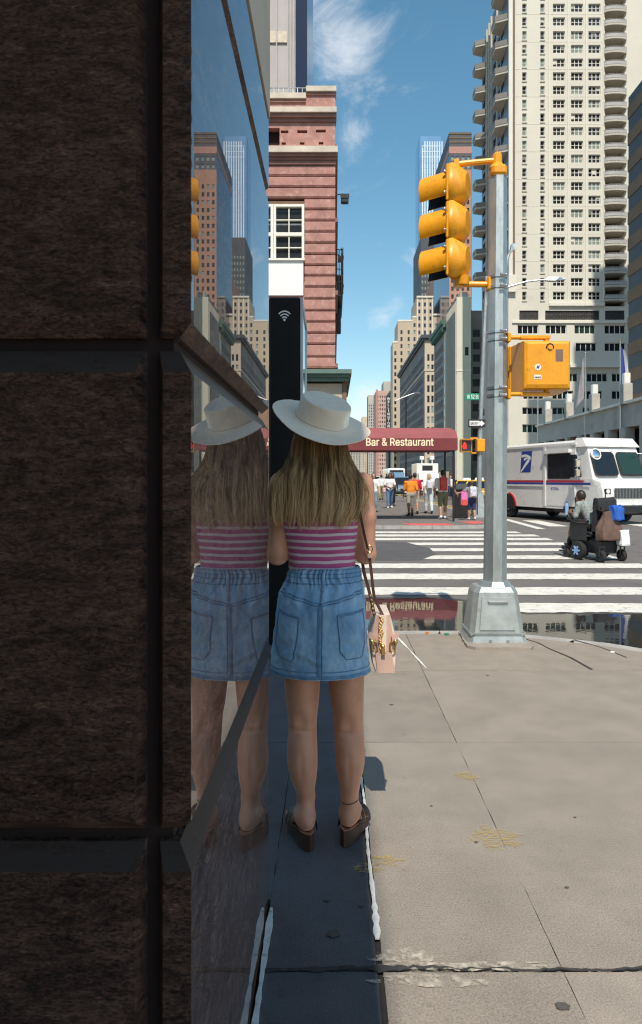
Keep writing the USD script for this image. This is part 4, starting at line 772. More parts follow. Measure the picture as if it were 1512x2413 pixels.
# ------------------------------------------------------------------ traffic light pole with both signals
YP = 6.1; SP = F / YP
tx, tz = (lambda u: (u - U0) / SP), (lambda v: EYE + (V0 - v) / SP)
tp = Thing('traffic_light_pole', 'grey octagonal pole carrying a yellow traffic light and walk signal box', 'traffic light', (tx(1160), YP, 0))
def octo(z, xc, r): t = np.arange(8) * np.pi / 4 + np.pi / 8; return [(xc + r * math.cos(a), YP + r * math.sin(a), z) for a in t]
tp.part('pole', hull(octo(tz(1375), tx(1165.5), .102) + octo(tz(420), tx(1173), .078)), 'galvanized', world=True)
zb_ = [(tz(1378), .185), (tz(1385), .205), (tz(1425), .212), (tz(1515), .245)]
def basering(z, w, c=.04): xc = tx(1160); return [(xc + sx * (w - (c if k == 0 else 0)), YP + sy * (w * .8 - (c if k == 1 else 0)), z) for sx in (-1, 1) for sy in (-1, 1) for k in (0, 1)]
tp.part('base', hull(basering(tz(1378), .165) + basering(tz(1390), .187) + basering(tz(1395), .187)+ basering(.06, .235) ), 'cast_metal', world=True)
tp.part('base_collar', hull(octo(tz(1368), tx(1165), .125) + octo(tz(1380), tx(1165), .15)), 'galvanized', world=True)
tp.part('base_flange', hull(basering(.025, .255) + basering(.075, .242)), 'cast_metal', world=True)
xc = tx(1160)
tp.part('base_strap', cat(*[box(xc - .232, xc + .232, YP - .2035 + s, YP - .195 + s, tz(1482), tz(1479)) for s in (0,)], box(xc - .24, xc - .226, YP - .19, YP + .19, tz(1482), tz(1479)), box(xc + .226, xc + .24, YP - .19, YP + .19, tz(1482), tz(1479))), 'galvanized', world=True)
tp.part('door', hull([(xc - .125, YP - .165, tz(1400)), (xc + .125, YP - .165, tz(1400)), (xc - .15, YP - .196, tz(1473)), (xc + .15, YP - .196, tz(1473)), (xc - .125, YP - .15, tz(1400)), (xc + .125, YP - .15, tz(1400)), (xc - .15, YP - .17, tz(1473)), (xc + .15, YP - .17, tz(1473))]), 'cast_metal', world=True)
tp.part('door_lip', rbox(xc - .08, xc + .09, YP - .19, YP - .15, tz(1413), tz(1408), .004), 'steel', world=True)
for u in (1143, 1183): tp.part('bolt', tube((tx(u), YP - .212, tz(1497)), (tx(u), YP - .18, tz(1497)), .014, n=6), 'steel', world=True)
tp.part('footing', extr(wavy(Polygon([(tx(1085), YP - .30), (tx(1100), YP - .36), (tx(1222), YP - .38), (tx(1234), YP - .30), (tx(1228), YP + .25), (tx(1092), YP + .25)]), .006, 9), .026, 0.0), 'concrete_light', world=True)
def clamp(v): 
    r_ = np.interp(v, [420, 1375], [.080, .104]); xq = np.interp(v, [420, 1375], [tx(1173), tx(1165.5)])
    tp.part('clamp_band', cat(extr(Polygon([(xq + (r_ + .006) * math.cos(a), YP + (r_ + .006) * math.sin(a)) for a in np.arange(8) * np.pi / 4 + np.pi / 8]), .022, tz(v) - .011), tube((xq + .0, YP - r_ - .028, tz(v)), (xq + .05, YP - r_ - .02, tz(v)), .012, n=6), ball((xq + .055, YP - r_ - .012, tz(v)), .015, 1)), 'steel', world=True)
for v in (655, 680, 785, 803, 916, 934): clamp(v)
# vehicle signal: three sections facing left and a little away, tunnel visors
sp = tp.part('signal_mount', cat(rbox(tx(1154), tx(1190), YP - .085, YP + .085, tz(420), tz(395), .02), tube((tx(1171), YP, tz(398)), (tx(1171), YP, tz(388)), .075, .05, 16), tube((tx(1171), YP, tz(389)), (tx(1171), YP, tz(366)), .042), tube((tx(1171), YP, tz(366)), (tx(1171), YP, tz(360)), .042, .02)), 'signal_yellow', world=True)
ang = math.radians(26); fx = np.array([-math.cos(ang), math.sin(ang), 0]); fy = np.array([-fx[1], fx[0], 0]) * -1; fz = np.array([0, 0, 1.0])
so = np.array([tx(1074), YP + .02, 0])
def sframe(m, z): v, f = tri(m); v = so + [0, 0, z] + v[:, :1] * fx + v[:, 1:2] * fy + v[:, 2:3] * fz; return trimesh.Trimesh(v, f if np.linalg.det(np.stack([fx, fy, fz])) > 0 else f[:, ::-1], process=False)
secs = [tz(440), tz(527), tz(614)]; hs = (secs[0] - secs[1]) / 2
tp.part('signal_arm', cat(path_tube([(tx(1072), YP + .02, tz(386)), (tx(1110), YP + .01, tz(383)), (tx(1168), YP, tz(379))], .026, 10), box(tx(1068), tx(1080), YP - .03, YP + .06, tz(400), tz(378))), 'signal_yellow', world=True)
tp.part('signal_arm', cat(path_tube([(tx(1078), YP + .02, tz(668)), (tx(1150), YP, tz(671))], .026, 10), rbox(tx(1146), tx(1155), YP - .05, YP + .05, tz(686), tz(655), .01), tube((tx(1082), YP + .02, tz(676)), (tx(1082), YP + .02, tz(654)), .05)), 'signal_yellow', world=True)
def half_ring(R, t, L, a0, a1, n=28):
    """a tunnel visor along +x, open below between the angles a0 and a1"""
    a = np.linspace(a0, a1, n); V, Fc = [], []
    for (r, k) in ((R, 0), (R - t, 1)):
        for s in (0, 1):
            ll = L
            V += [(s * (ll if True else 0) , r * math.cos(q), r * math.sin(q)) for q in a]
    V = np.array(V); o0, o1, i0, i1 = 0, n, 2 * n, 3 * n
    for k in range(n - 1):
        Fc += [(o0 + k, o0 + k + 1, o1 + k + 1), (o0 + k, o1 + k + 1, o1 + k), (i0 + k, i1 + k + 1, i0 + k + 1), (i0 + k, i1 + k, i1 + k + 1), (o1 + k, o1 + k + 1, i1 + k + 1), (o1 + k, i1 + k + 1, i1 + k), (o0 + k, i0 + k + 1, o0 + k + 1), (o0 + k, i0 + k, i0 + k + 1)]
    for k in (0, n - 1): Fc += [(o0 + k, o1 + k, i1 + k), (o0 + k, i1 + k, i0 + k)]
    return trimesh.Trimesh(V, Fc, process=False)
vis_len = (tx(1066) - tx(992)) / math.cos(ang) * .80
for i, z in enumerate(secs):
    dome = hull([(-.02, sy * (hs - .012), sz * (hs - .004)) for sy in (-1, 1) for sz in (-1, 1)] + [(0.02, sy * (hs - .012), sz * (hs - .004)) for sy in (-1, 1) for sz in (-1, 1)] + [(-.112 + .0 * a, .088 * math.cos(a), .105 * math.sin(a)) for a in np.linspace(0, 6.28, 16)] + [(-.082, .128 * math.cos(a), .138 * math.sin(a)) for a in np.linspace(0, 6.28, 20)])
    h = tp.part('signal_section', sframe(dome, z), 'signal_yellow', world=True, smooth=35)
    tp.part('door_rim', sframe(rbox(.02, .045, -hs + .006, hs - .006, -hs + .004, hs - .004, .01), z), 'signal_yellow', world=True, parent=h)
    tp.part('lens', sframe(tube((.046, 0, 0), (.056, 0, 0), .13, n=28), z), ('red_lamp', 'amber_lamp', 'green_sign')[i], world=True, parent=h)
    vz = half_ring(.145, .004, vis_len, math.radians(-42), math.radians(222)); vi = half_ring(.1405, .002, vis_len - .004, math.radians(-41), math.radians(221))
    for mm in (vz, vi): mm.apply_translation((.046, 0, 0))
    vv = vz.vertices.copy(); vv[:, 2] -= (vv[:, 0] - .046) * .10; vz.vertices = vv; vv = vi.vertices.copy(); vv[:, 2] -= (vv[:, 0] - .046) * .10; vi.vertices = vv
    tp.part('visor', sframe(vz, z), 'signal_yellow', world=True, smooth=40, parent=h); tp.part('visor_lining', sframe(vi, z), 'signal_inside', world=True, smooth=40, parent=h)
    for zz in (-hs * .55, hs * .55): tp.part('wing_nut', sframe(cat(ball((.05, -hs + .01 if fy[1] > 0 else hs - .01, zz), .016, 1), ball((.05, hs - .0 if fy[1] < 0 else -hs + .0, zz), .014, 1)), z), 'steel', world=True, parent=h)
tp.part('signal_foot', sframe(hull([(-.12, .07 * math.cos(a), secs[2] * 0 - hs + .0 + .0 * a) for a in (0,)] + [(-.065 + .05 * math.cos(a), .05 * math.sin(a), -hs - .055) for a in np.linspace(0, 6.28, 14)] + [(-.065 + .06 * math.cos(a), .06 * math.sin(a), -hs + .02) for a in np.linspace(0, 6.28, 14)]), secs[2]), 'signal_yellow', world=True, smooth=35)
# walk signal seen from behind
px0, px1, pz0, pz1 = tx(1218), tx(1335), tz(926), tz(808)
yf = YP - .10
tp.part('walk_signal', hull([(x + s, yf, z + t) for x, s in ((px0 + .035, .0), (px1, -.01)) for z, t in ((pz0 + .03, 0), (pz1, -.01))] + [(x, y, z) for x in (px0 + .03, px1) for z in (pz0 + .02, pz1) for y in (yf + .02, yf + .17)] + [(x, y, z) for x in (px0 - .015, px1 - .03) for z in (pz0 - .0, pz1 - .01) for y in (yf + .24,)] + [(px0 + .06, yf - .012, pz0 + .06), (px1 - .03, yf - .012, pz0 + .06), (px1 - .03, yf - .012, pz1 - .03), (px0 + .06, yf - .012, pz1 - .03)]), 'signal_yellow', world=True)
ws = tp.part('walk_signal_door', cat(rbox(px0 - .03, px1 - .05, yf + .245, yf + .28, pz0 - .005, pz1, .008), box(px0 - .035, px0 - .01, yf + .28, yf + .36, pz0, pz1)), 'signal_yellow', world=True)
tp.part('walk_lens', box(px0 + .01, px1 - .09, yf + .281, yf + .29, pz0 + .03, pz1 - .03), 'lens_dark', world=True, parent=ws)
tp.part('keyhole_boss', cat(tube((tx(1286), yf - .024, tz(824)), (tx(1286), yf, tz(824)), .020, n=16)), 'signal_yellow', world=True); tp.part('keyhole_shade', cat(*[tube((tx(1286) + .03 * math.cos(a), yf - .0145, tz(824) + .03 * math.sin(a)), (tx(1286) + .03 * math.cos(a + .25), yf - .0145, tz(824) + .03 * math.sin(a + .25)), .005, n=5) for a in np.arange(-.3, 3.4, .25)]), 'signal_inside', world=True)
tp.part('sticker', box(tx(1299), tx(1316), yf - .0135, yf - .012, tz(857), tz(829)), 'groove_brown', world=True, label='faded brown label')
tp.part('sticker', frame_on(extr(Point(0, 0).buffer(.027), .0015), (tx(1258), yf - .0121, tz(870)), **FRONT), 'white_print', world=True, label='small round white sticker'); tp.part('sticker_mark', frame_on(extr(Polygon([(-.012, -.012), (-.002, .014), (.004, .0), (.014, .014), (.006, -.014), (.0, -.004)]).buffer(.002), .0012), (tx(1258), yf - .0137, tz(870)), **FRONT), 'stripe_blue', world=True)
st = tp.part('sticker', box(tx(1249), tx(1266), yf - .0135, yf - .012, tz(898), tz(888)), 'white_print', world=True, label='small white sticker with a barcode')
tp.part('sticker_bars', cat(*[box(tx(1250.5 + 1.6 * k), tx(1251.3 + 1.6 * k + (k % 3) * .3), yf - .0146, yf - .0136, tz(896), tz(892)) for k in range(9)]), 'black_metal', world=True, parent=st)
for (v0, dn) in ((797, 1), (930, -1)):
    tp.part('walk_arm', cat(tube((tx(1195), YP - .03, tz(v0)), (tx(1228), YP - .03, tz(v0)), .019), rbox(tx(1222), tx(1292), YP - .06, YP, tz(v0 + 5), tz(v0 - 4), .006), rbox(tx(1192), tx(1199), YP - .07, YP + .03, tz(v0 + 12), tz(v0 - 10), .006), tube((tx(1284), YP - .03, tz(v0)), (tx(1284), YP - .03, tz(v0 + 12 * dn)), .024)), 'signal_yellow', world=True)

# ------------------------------------------------------------------ far corner: lamp post with signs and lit red hand
YL = 26.0; SLp = F / YL
lx, lz = (lambda u: (u - U0) / SLp), (lambda v: EYE + (V0 - v) / SLp)
lp = Thing('lamp_post', 'grey lamp post on the far corner with street signs and a red hand signal', 'lamp post', (lx(1130), YL, 0))
lp.part('pole', cat(tube((lx(1127), YL, 0), (lx(1131), YL, lz(1000)), .10, .09), tube((lx(1131), YL, lz(1000)), (lx(1146), YL, lz(652)), .09, .06)), 'galvanized', world=True); lp.part('base', hull([(lx(1127) + s * w, YL + t * w, z) for s in (-1, 1) for t in (-1, 1) for z, w in ((0, .21), (.9, .14))]), 'cast_metal', world=True)
lp.part('lamp_arm', path_tube([(lx(1146), YL, lz(720)), (lx(1162), YL, lz(692)), (lx(1195), YL, lz(677)), (lx(1240), YL, lz(664)), (lx(1285), YL, lz(659)), (lx(1330), YL, lz(657))], [.05, .045, .04, .035, .03, .03], 8), 'galvanized', world=True)
lp.part('lamp_head', hull([(lx(1284), YL - .1, lz(662)), (lx(1284), YL + .1, lz(662)), (lx(1306), YL - .14, lz(663)), (lx(1306), YL + .14, lz(663)), (lx(1334), YL, lz(659)), (lx(1290), YL - .08, lz(654)), (lx(1315), YL + .1, lz(655)), (lx(1315), YL - .1, lz(655))]), 'aluminium', world=True)
def plate(th, name, u0, u1, v0, v1, y, mt): return th.part(name, rbox(lx(u0), lx(u1), y, y + .02, lz(v1), lz(v0), .004), mt, world=True)
p = plate(lp, 'street_sign', 1093, 1127, 928, 944, YL - .14, 'green_sign')
def put_text(th, s, u0, u1, v0, v1, y, mt, parent, name='lettering'):
    m = meshkit.text_mesh(s, 1.0, .004, True); b = m.bounds; m.apply_translation((-b[0][0], -b[0][1], 0)); m.apply_scale(((lx(u1) - lx(u0)) / (b[1][0] - b[0][0]), (lz(v0) - lz(v1)) / (b[1][1] - b[0][1]), 1))
    th.part(name, frame_on(m, (lx(u0), y, lz(v1)), **FRONT), mt, world=True, parent=parent)
put_text(lp, 'W 52 St', 1098, 1125, 931, 941, YL - .142, 'white_print', p)
p = plate(lp, 'one_way_sign', 1101, 1142, 989, 1008, YL - .14, 'black_metal')
arrow = Polygon([(0, .3), (.78, .3), (.78, 0), (1.0, .5), (.78, 1.0), (.78, .7), (0, .7)]); m = extr(arrow, .004); m.apply_scale((lx(1139) - lx(1104), lz(991) - lz(1006), 1))
m = extr(sbox(0, 0, 1, 1), .004); m.apply_scale((lx(1127) - lx(1104), lz(992.5) - lz(1004), 1)); lp.part('arrow', frame_on(cat(m), (lx(1104), YL - .142, lz(1004)), **FRONT), 'white_print', world=True, parent=p)
m = extr(Polygon([(0, .2), (0, .8), (.3, .8), (.3, 1), (1, .5), (.3, 0), (.3, .2)]), .004); m.apply_scale((lx(1140) - lx(1127.2), lz(991) - lz(1006), 1)); lp.part('arrow', frame_on(m, (lx(1127.2), YL - .142, lz(1006)), **FRONT), 'white_print', world=True, parent=p)
put_text(lp, 'ONE WAY', 1106, 1125, 995, 1002, YL - .147, 'black_metal', p)
lp.part('one_way_sign', frame_on(rbox(0, .95, -.13, .13, 0, .02, .004), (lx(1126), YL - .12, lz(974)), (.42, .9, .12), (0, 0, 1), (-.9, .42, 0)), 'black_metal', world=True, label='black sign turned edge-on')
h = lp.part('walk_signal', rbox(lx(1083), lx(1110), YL - .16, YL + .10, lz(1066), lz(1036), .02), 'signal_yellow', world=True); lp.part('walk_face', box(lx(1085), lx(1108), YL - .172, YL - .161, lz(1063), lz(1039)), 'lens_dark', world=True, parent=h)
hand = unary_union([sbox(-.5, -.6, .42, .1)] + [sbox(-.5 + .24 * k, 0, -.32 + .24 * k, (.7, .85, .8, .55)[k]) for k in range(4)] + [Polygon([(-.5, -.4), (-.85, .05), (-.72, .18), (-.4, -.1)])]).buffer(.05)
m = extr(hand, .005); m.apply_scale((.13, .17, 1)); lp.part('red_hand', frame_on(m, (lx(1093), YL - .173, lz(1052)), **FRONT), 'red_signal', world=True, parent=h)
lp.part('visor', cat(box(lx(1082), lx(1111), YL - .30, YL - .16, lz(1037), lz(1035.4)), box(lx(1082), lx(1083), YL - .30, YL - .16, lz(1064), lz(1037))), 'signal_yellow', world=True, parent=h)
lp.part('signal_box', cat(rbox(lx(1121), lx(1141), YL - .2, YL + .15, lz(1065), lz(1035), .03)), 'signal_yellow', world=True); lp.part('signal_arms', cat(tube((lx(1108), YL, lz(1033)), (lx(1130), YL, lz(1033)), .03), tube((lx(1108), YL, lz(1068)), (lx(1130), YL, lz(1068)), .03)), 'signal_yellow', world=True)
l2 = Thing('park_lamp', 'small grey lamp head on a slim bracket behind the traffic light pole', 'lamp post', (X(1199, 30), 30, 0))
l2.part('pole', path_tube([(X(1192, 30), 30, -.1), (X(1192, 30), 30, Z(640, 30)), (X(1195, 30), 30, Z(612, 30)), (X(1200, 30), 30, Z(596, 30))], [.09, .07, .06, .05], 8), 'galvanized', world=True); l2.part('lamp_head', hull([at(1199, 600, 30) + (0, s * .12, 0) for s in (-1, 1)] + [at(1204, 577, 30) + (0, s * .15, 0) for s in (-1, 1)] + [at(1220, 576, 30) + (0, s * .13, 0) for s in (-1, 1)] + [at(1210, 590, 30) + (0, s * .16, 0) for s in (-1, 1)]), 'galvanized', world=True)
l3 = Thing('cobra_lamp', 'distant street lamp reaching over the avenue before the brown building', 'lamp post', (X(952, 95), 95, 0))
x0 = X(956, 95); l3.part('pole', path_tube([(x0, 95, 0), (x0, 95, Z(935, 95))], [.14, .1], 8), 'black_metal', world=True); l3.part('lamp_arm', path_tube([(X(930, 95), 95, Z(945, 95)), (x0, 95, Z(934, 95)), (X(975, 95), 95, Z(927, 95))], .06, 6), 'aluminium', world=True); l3.part('lamp_head', hull([at(972, 929, 95), at(992, 927, 95), at(975, 925, 95), at(985, 924, 95), at(980, 929, 95) + (0, .4, 0), at(980, 926, 95) - (0, .4, 0)]), 'aluminium', world=True)

# ------------------------------------------------------------------ litter bin on the far corner
tb = Thing('litter_bin', 'black litter bin with a yellow sticker beside the far lamp post', 'litter bin', (X(1086, 25.6), 25.6, 0))
bw = .30; tb.part('body', hull([(s * w, t * w * .8, z) for s in (-1, 1) for t in (-1, 1) for z, w in ((.04, bw * .9), (1.0, bw))]), 'bin_black'); tb.part('rim', rbox(-bw - .03, bw + .03, -bw * .8 - .03, bw * .8 + .03, 1.0, 1.08, .02), 'bin_black'); tb.part('hood', hull([(s * w, t * w * .8, z) for s in (-1, 1) for t in (-1, 1) for z, w in ((1.08, bw * .8), (1.25, bw * .6))]), 'bin_black')
tb.part('slats', cat(*[box(-bw + .05 + .095 * k, -bw + .1 + .095 * k, -bw * .83, -bw * .80, .12, .95) for k in range(9)]), 'black_metal'); tb.part('sticker', box(.05, .33, -bw * .86, -bw * .84, .55, .9), 'sticker_yellow')
# ------------------------------------------------------------------ white mail van at the far side of the crossing
van = Thing('mail_van', 'white boxy mail van with red and blue stripes and a blue eagle badge', 'van', (9.36, 24.64, ROAD), rot=math.degrees(math.atan2(-.947, .322)))
# local: x forwards from the front axle, y to the van's left, z up; its right side (-y) faces the camera
RX0, RX1, HW, ZB, ZT = -5.75, .15, 1.13, .46, 2.86
van.part('cargo_body', hull([(x, s * (HW - (.10 if z > 2.8 else 0)), z) for x in (RX0, RX1) for s in (-1, 1) for z in (ZB, ZT - .12, ZT)]), 'van_white')
cab = [(RX1 + .002, ZB + .1), (RX1 + .002, ZT), (.36, ZT + .03), (.55, ZT - .06), (1.0, 1.52), (1.32, 1.40), (1.42, 1.1), (1.42, .62), (1.3, .52)]
def cabring(k=HW, r=.1): 
    out = []
    for x, z in cab:
        w = k - (.02 if z < 2.6 else .08) - (.05 if x > 1.0 else 0); out += [(x, w, z), (x, -w, z)]
    return out
low = [(RX1 + .002, .46), (1.3, .52), (1.42, .62), (1.42, 1.1), (1.32, 1.40), (1.0, 1.52), (RX1 + .002, 1.52)]; up = [(RX1 + .002, 1.522), (.998, 1.522), (.55, ZT - .06), (.36, ZT + .03), (RX1 + .002, ZT)]
van.part('cab_front', hull([(x, s * (HW - .02 - (.06 if x > 1.1 else 0)), z) for x, z in low for s in (-1, 1)] + [(x - .0, s * (HW - .2), z) for x, z in [(1.46, 1.0), (1.46, .7)] for s in (-1, 1)]), 'van_white')
van.part('cab_upper', hull([(x, s * (HW - .03 - (.09 if z > 2.7 else 0)), z) for x, z in up for s in (-1, 1)]), 'van_white')
van.part('roof_cap', hull([(x, s * w, z) for (x, w, z) in ((.1, HW + .01, 2.62), (.1, HW - .06, 2.93), (.42, HW - .08, 2.93), (.70, HW - .02, 2.62), (.66, HW - .08, 2.72)) for s in (-1, 1)]), 'van_white')
# windscreens on the sloping front
sl0, sl1 = np.array([.995, 1.60]), np.array([.665, 2.40]); sd = (sl1 - sl0) / np.linalg.norm(sl1 - sl0); L_ = np.linalg.norm(sl1 - sl0)
def on_slope(poly, h, off): m = extr(poly, h); return frame_on(m, (sl0[0] + off * sd[1], 0, sl0[1] - off * sd[0]), (0, 1, 0), (sd[0], 0, sd[1]), (sd[1], 0, -sd[0]))
for y0, y1, nm in ((-.98, -.06, 0), (.06, .98, 1)):
    van.part('windscreen_gasket', on_slope(sbox(y0, .02, y1, L_).buffer(-.12).buffer(.14), .015, .055), 'rubber'); van.part('windscreen', on_slope(sbox(y0 + .03, .05, y1 - .03, L_ - .03).buffer(-.1).buffer(.1), .012, .066), 'glass_green' if nm else 'glass_dark')
    van.part('wiper', cat(path_tube([(.93, (y0 + y1) / 2 + .25, 2.33 + .12), (.86, (y0 + y1) / 2 + .12, 2.33)], .012, 5)), 'black_metal')
# grille, lamps, bumper
van.part('grille', rbox(1.455, 1.475, -.62, .62, .86, 1.22, .01), 'aluminium'); van.part('grille_bars', cat(*[box(1.476, 1.486, -.6 + .06 * k, -.575 + .06 * k, .88, 1.2) for k in range(20)]), 'black_metal')
for s in (-1, 1):
    h = van.part('headlight', rbox(1.40, 1.455, s * .86 - .13, s * .86 + .13, .86, 1.2, .02), 'black_metal')
    for z in (.95, 1.11): van.part('lens', tube((1.45, s * .86, z), (1.466, s * .86, z), .075, n=16), 'lamp_glass', parent=h)
    van.part('turn_lamp', rbox(1.42, 1.455, s * .88 - .1, s * .88 + .1, .70, .78, .01), 'amber_lamp')
    van.part('wheel_arch', frame_on(extr(Polygon([(.50 * math.cos(a), .50 * math.sin(a)) for a in np.linspace(-.15, math.pi + .15, 24)]), .02), (0, s * (HW - .012) + (0 if s > 0 else -.018), .40), (1, 0, 0), (0, 0, 1), (0, 1, 0)), 'rubber')
    van.part('wheel_arch', frame_on(extr(Polygon([(.52 * math.cos(a), .52 * math.sin(a)) for a in np.linspace(-.15, math.pi + .15, 24)]), .02), (-4.0, s * (HW + .004) + (0 if s > 0 else -.02), .42), (1, 0, 0), (0, 0, 1), (0, 1, 0)), 'rubber')
    for x in (0, -4.0):
        w = van.part('wheel', frame_on(revolve([(.001, -.12), (.30, -.13), (.385, -.11), (.395, -.06), (.395, .06), (.385, .11), (.30, .13), (.001, .12)], 32), (x, s * (HW - .13), .395), (1, 0, 0), (0, 0, 1)), 'rubber', smooth=30)
        van.part('rim', frame_on(revolve([(.001, .10), (.06, .15), (.1, .135), (.17, .06), (.25, .125), (.265, .138), (.265, .10)], 28), (x, s * (HW - .13), .395), (1, 0, 0), (0, 0, 1), (0, s, 0)), 'aluminium', smooth=30, parent=w)
t = np.linspace(.1, 1.45, 14); van.part('wheel_guard', frame_on(extr(Polygon([(.60 * math.cos(a), .58 * math.sin(a)) for a in t] + [(.52 * math.cos(a), .51 * math.sin(a)) for a in t[::-1]]), .03), (-4.0, -HW - .03, .42), (1, 0, 0), (0, 0, 1), (0, 1, 0)), 'red_lamp')
van.part('bumper', rbox(1.40, 1.62, -1.06, 1.06, .38, .62, .03), 'black_metal'); van.part('valance', rbox(1.41, 1.50, -1.0, 1.0, .63, .70, .02), 'van_white')
van.part('chassis', box(-5.5, 1.2, -.8, .8, .30, .455), 'rubber'); van.part('step', box(-1.0, -.35, -HW - .02, -.7, .36, .44), 'rubber')
# the right side: door, windows, rub rail, stripes, badge
S = -HW
def side(x0, x1, z0, z1, off, t=.012): return box(x0, x1, S - off - t, S - off, z0, z1)
van.part('door_post', side(-1.62, -1.50, .52, 2.72, .0, .035), 'van_white'); van.part('roof_rail', side(RX0, .2, 2.70, 2.78, 0, .03), 'van_white')
van.part('door', side(-1.49, .12, .56, 1.46, 0, .012), 'van_white'); van.part('door_window_gasket', frame_on(extr(sbox(-1.40, 1.52, -.12, 2.42).buffer(-.08).buffer(.08), .02), (0, S - .001, 0), (1, 0, 0), (0, 0, 1)), 'rubber')
van.part('door_window', frame_on(extr(sbox(-1.34, 1.58, -.60, 2.36).buffer(-.06).buffer(.06), .006), (0, S - .022, 0), (1, 0, 0), (0, 0, 1)), 'glass_dark'); van.part('door_window', frame_on(extr(Polygon([(-.54, 1.58), (.52, 1.58), (.24, 2.36), (-.54, 2.36)]).buffer(-.05).buffer(.05), .012), (0, S + .012 if False else S - .016, 0), (1, 0, 0), (0, 0, 1)), 'glass_dark')
van.part('rub_rail', side(RX0, -1.63, 1.245, 1.30, 0, .03), 'van_white'); van.part('window_shade', side(-1.48, -.05, 2.44, 2.56, .0, .14), 'van_white')
van.part('red_stripe', cat(side(RX0, -1.63, 1.40, 1.475, .001, .003), side(-1.49, .6, 1.40, 1.475, .013, .003)), 'stripe_red'); van.part('blue_stripe', cat(side(RX0, -1.63, 1.315, 1.39, .001, .003), side(-1.49, .95, 1.315, 1.39, .013, .003)), 'stripe_blue')
bd = van.part('badge', frame_on(extr(Polygon([(0, 0), (.68, 0), (.78, .80), (.10, .80)]), .004), (-3.15, S - .002, 1.78), (1, 0, 0), (0, 0, 1)), 'stripe_blue')
eagle = [Polygon([(.03, .03), (.10, .03), (.62, .42), (.55, .52), (.40, .40)]), Polygon([(.11, .66), (.40, .68), (.66, .60), (.70, .50), (.60, .46), (.42, .60), (.10, .58)]), Polygon([(.26, .44), (.52, .54), (.36, .56), (.26, .52)])]
van.part('eagle', frame_on(cat(*[extr(e.buffer(.006), .003) for e in eagle]), (-3.15, S - .0061, 1.78), (1, 0, 0), (0, 0, 1)), 'white_print', parent=bd)
m = meshkit.text_mesh('1756', .09, .003, True); van.part('number', frame_on(m, (-5.2, S - .002, 2.12), (1, 0, 0), (0, 0, 1)), 'stripe_blue'); m = meshkit.text_mesh('87204', .10, .003, True); van.part('number', frame_on(m, (-1.2, S - .013, 1.12), (1, 0, 0), (0, 0, 1)), 'stripe_blue')
mr = van.part('mirror_arm', cat(path_tube([(.45, S + .03, 2.40), (.62, S - .28, 2.42), (.62, S - .28, 1.52), (.5, S, 1.45)], .016, 6)), 'steel')
for z in (1.72, 2.05): van.part('mirror', cat(rbox(.56, .66, S - .38, S - .18, z - .13, z + .13, .03)), 'chrome', parent=mr)
van.part('mirror_arm', path_tube([(.45, HW - .03, 2.40), (.62, HW + .25, 2.42), (.62, HW + .25, 1.6), (.6, HW, 1.5)], .016, 6), 'steel')
cm = van.part('convex_mirror', frame_on(revolve([(.001, .05), (.1, .04), (.17, .01), (.19, -.01), (.17, -.03), (.001, -.04)], 28), (.80, S + .32, 2.36), (0, 1, 0), (-.3, 0, .95), (.95, 0, .3)), 'chrome', smooth=True); van.part('mirror_ring', frame_on(revolve([(.165, .02), (.20, .02), (.20, -.04), (.165, -.04)], 28), (.80, S + .32, 2.36), (0, 1, 0), (-.3, 0, .95), (.95, 0, .3)), 'white_paint', parent=cm)

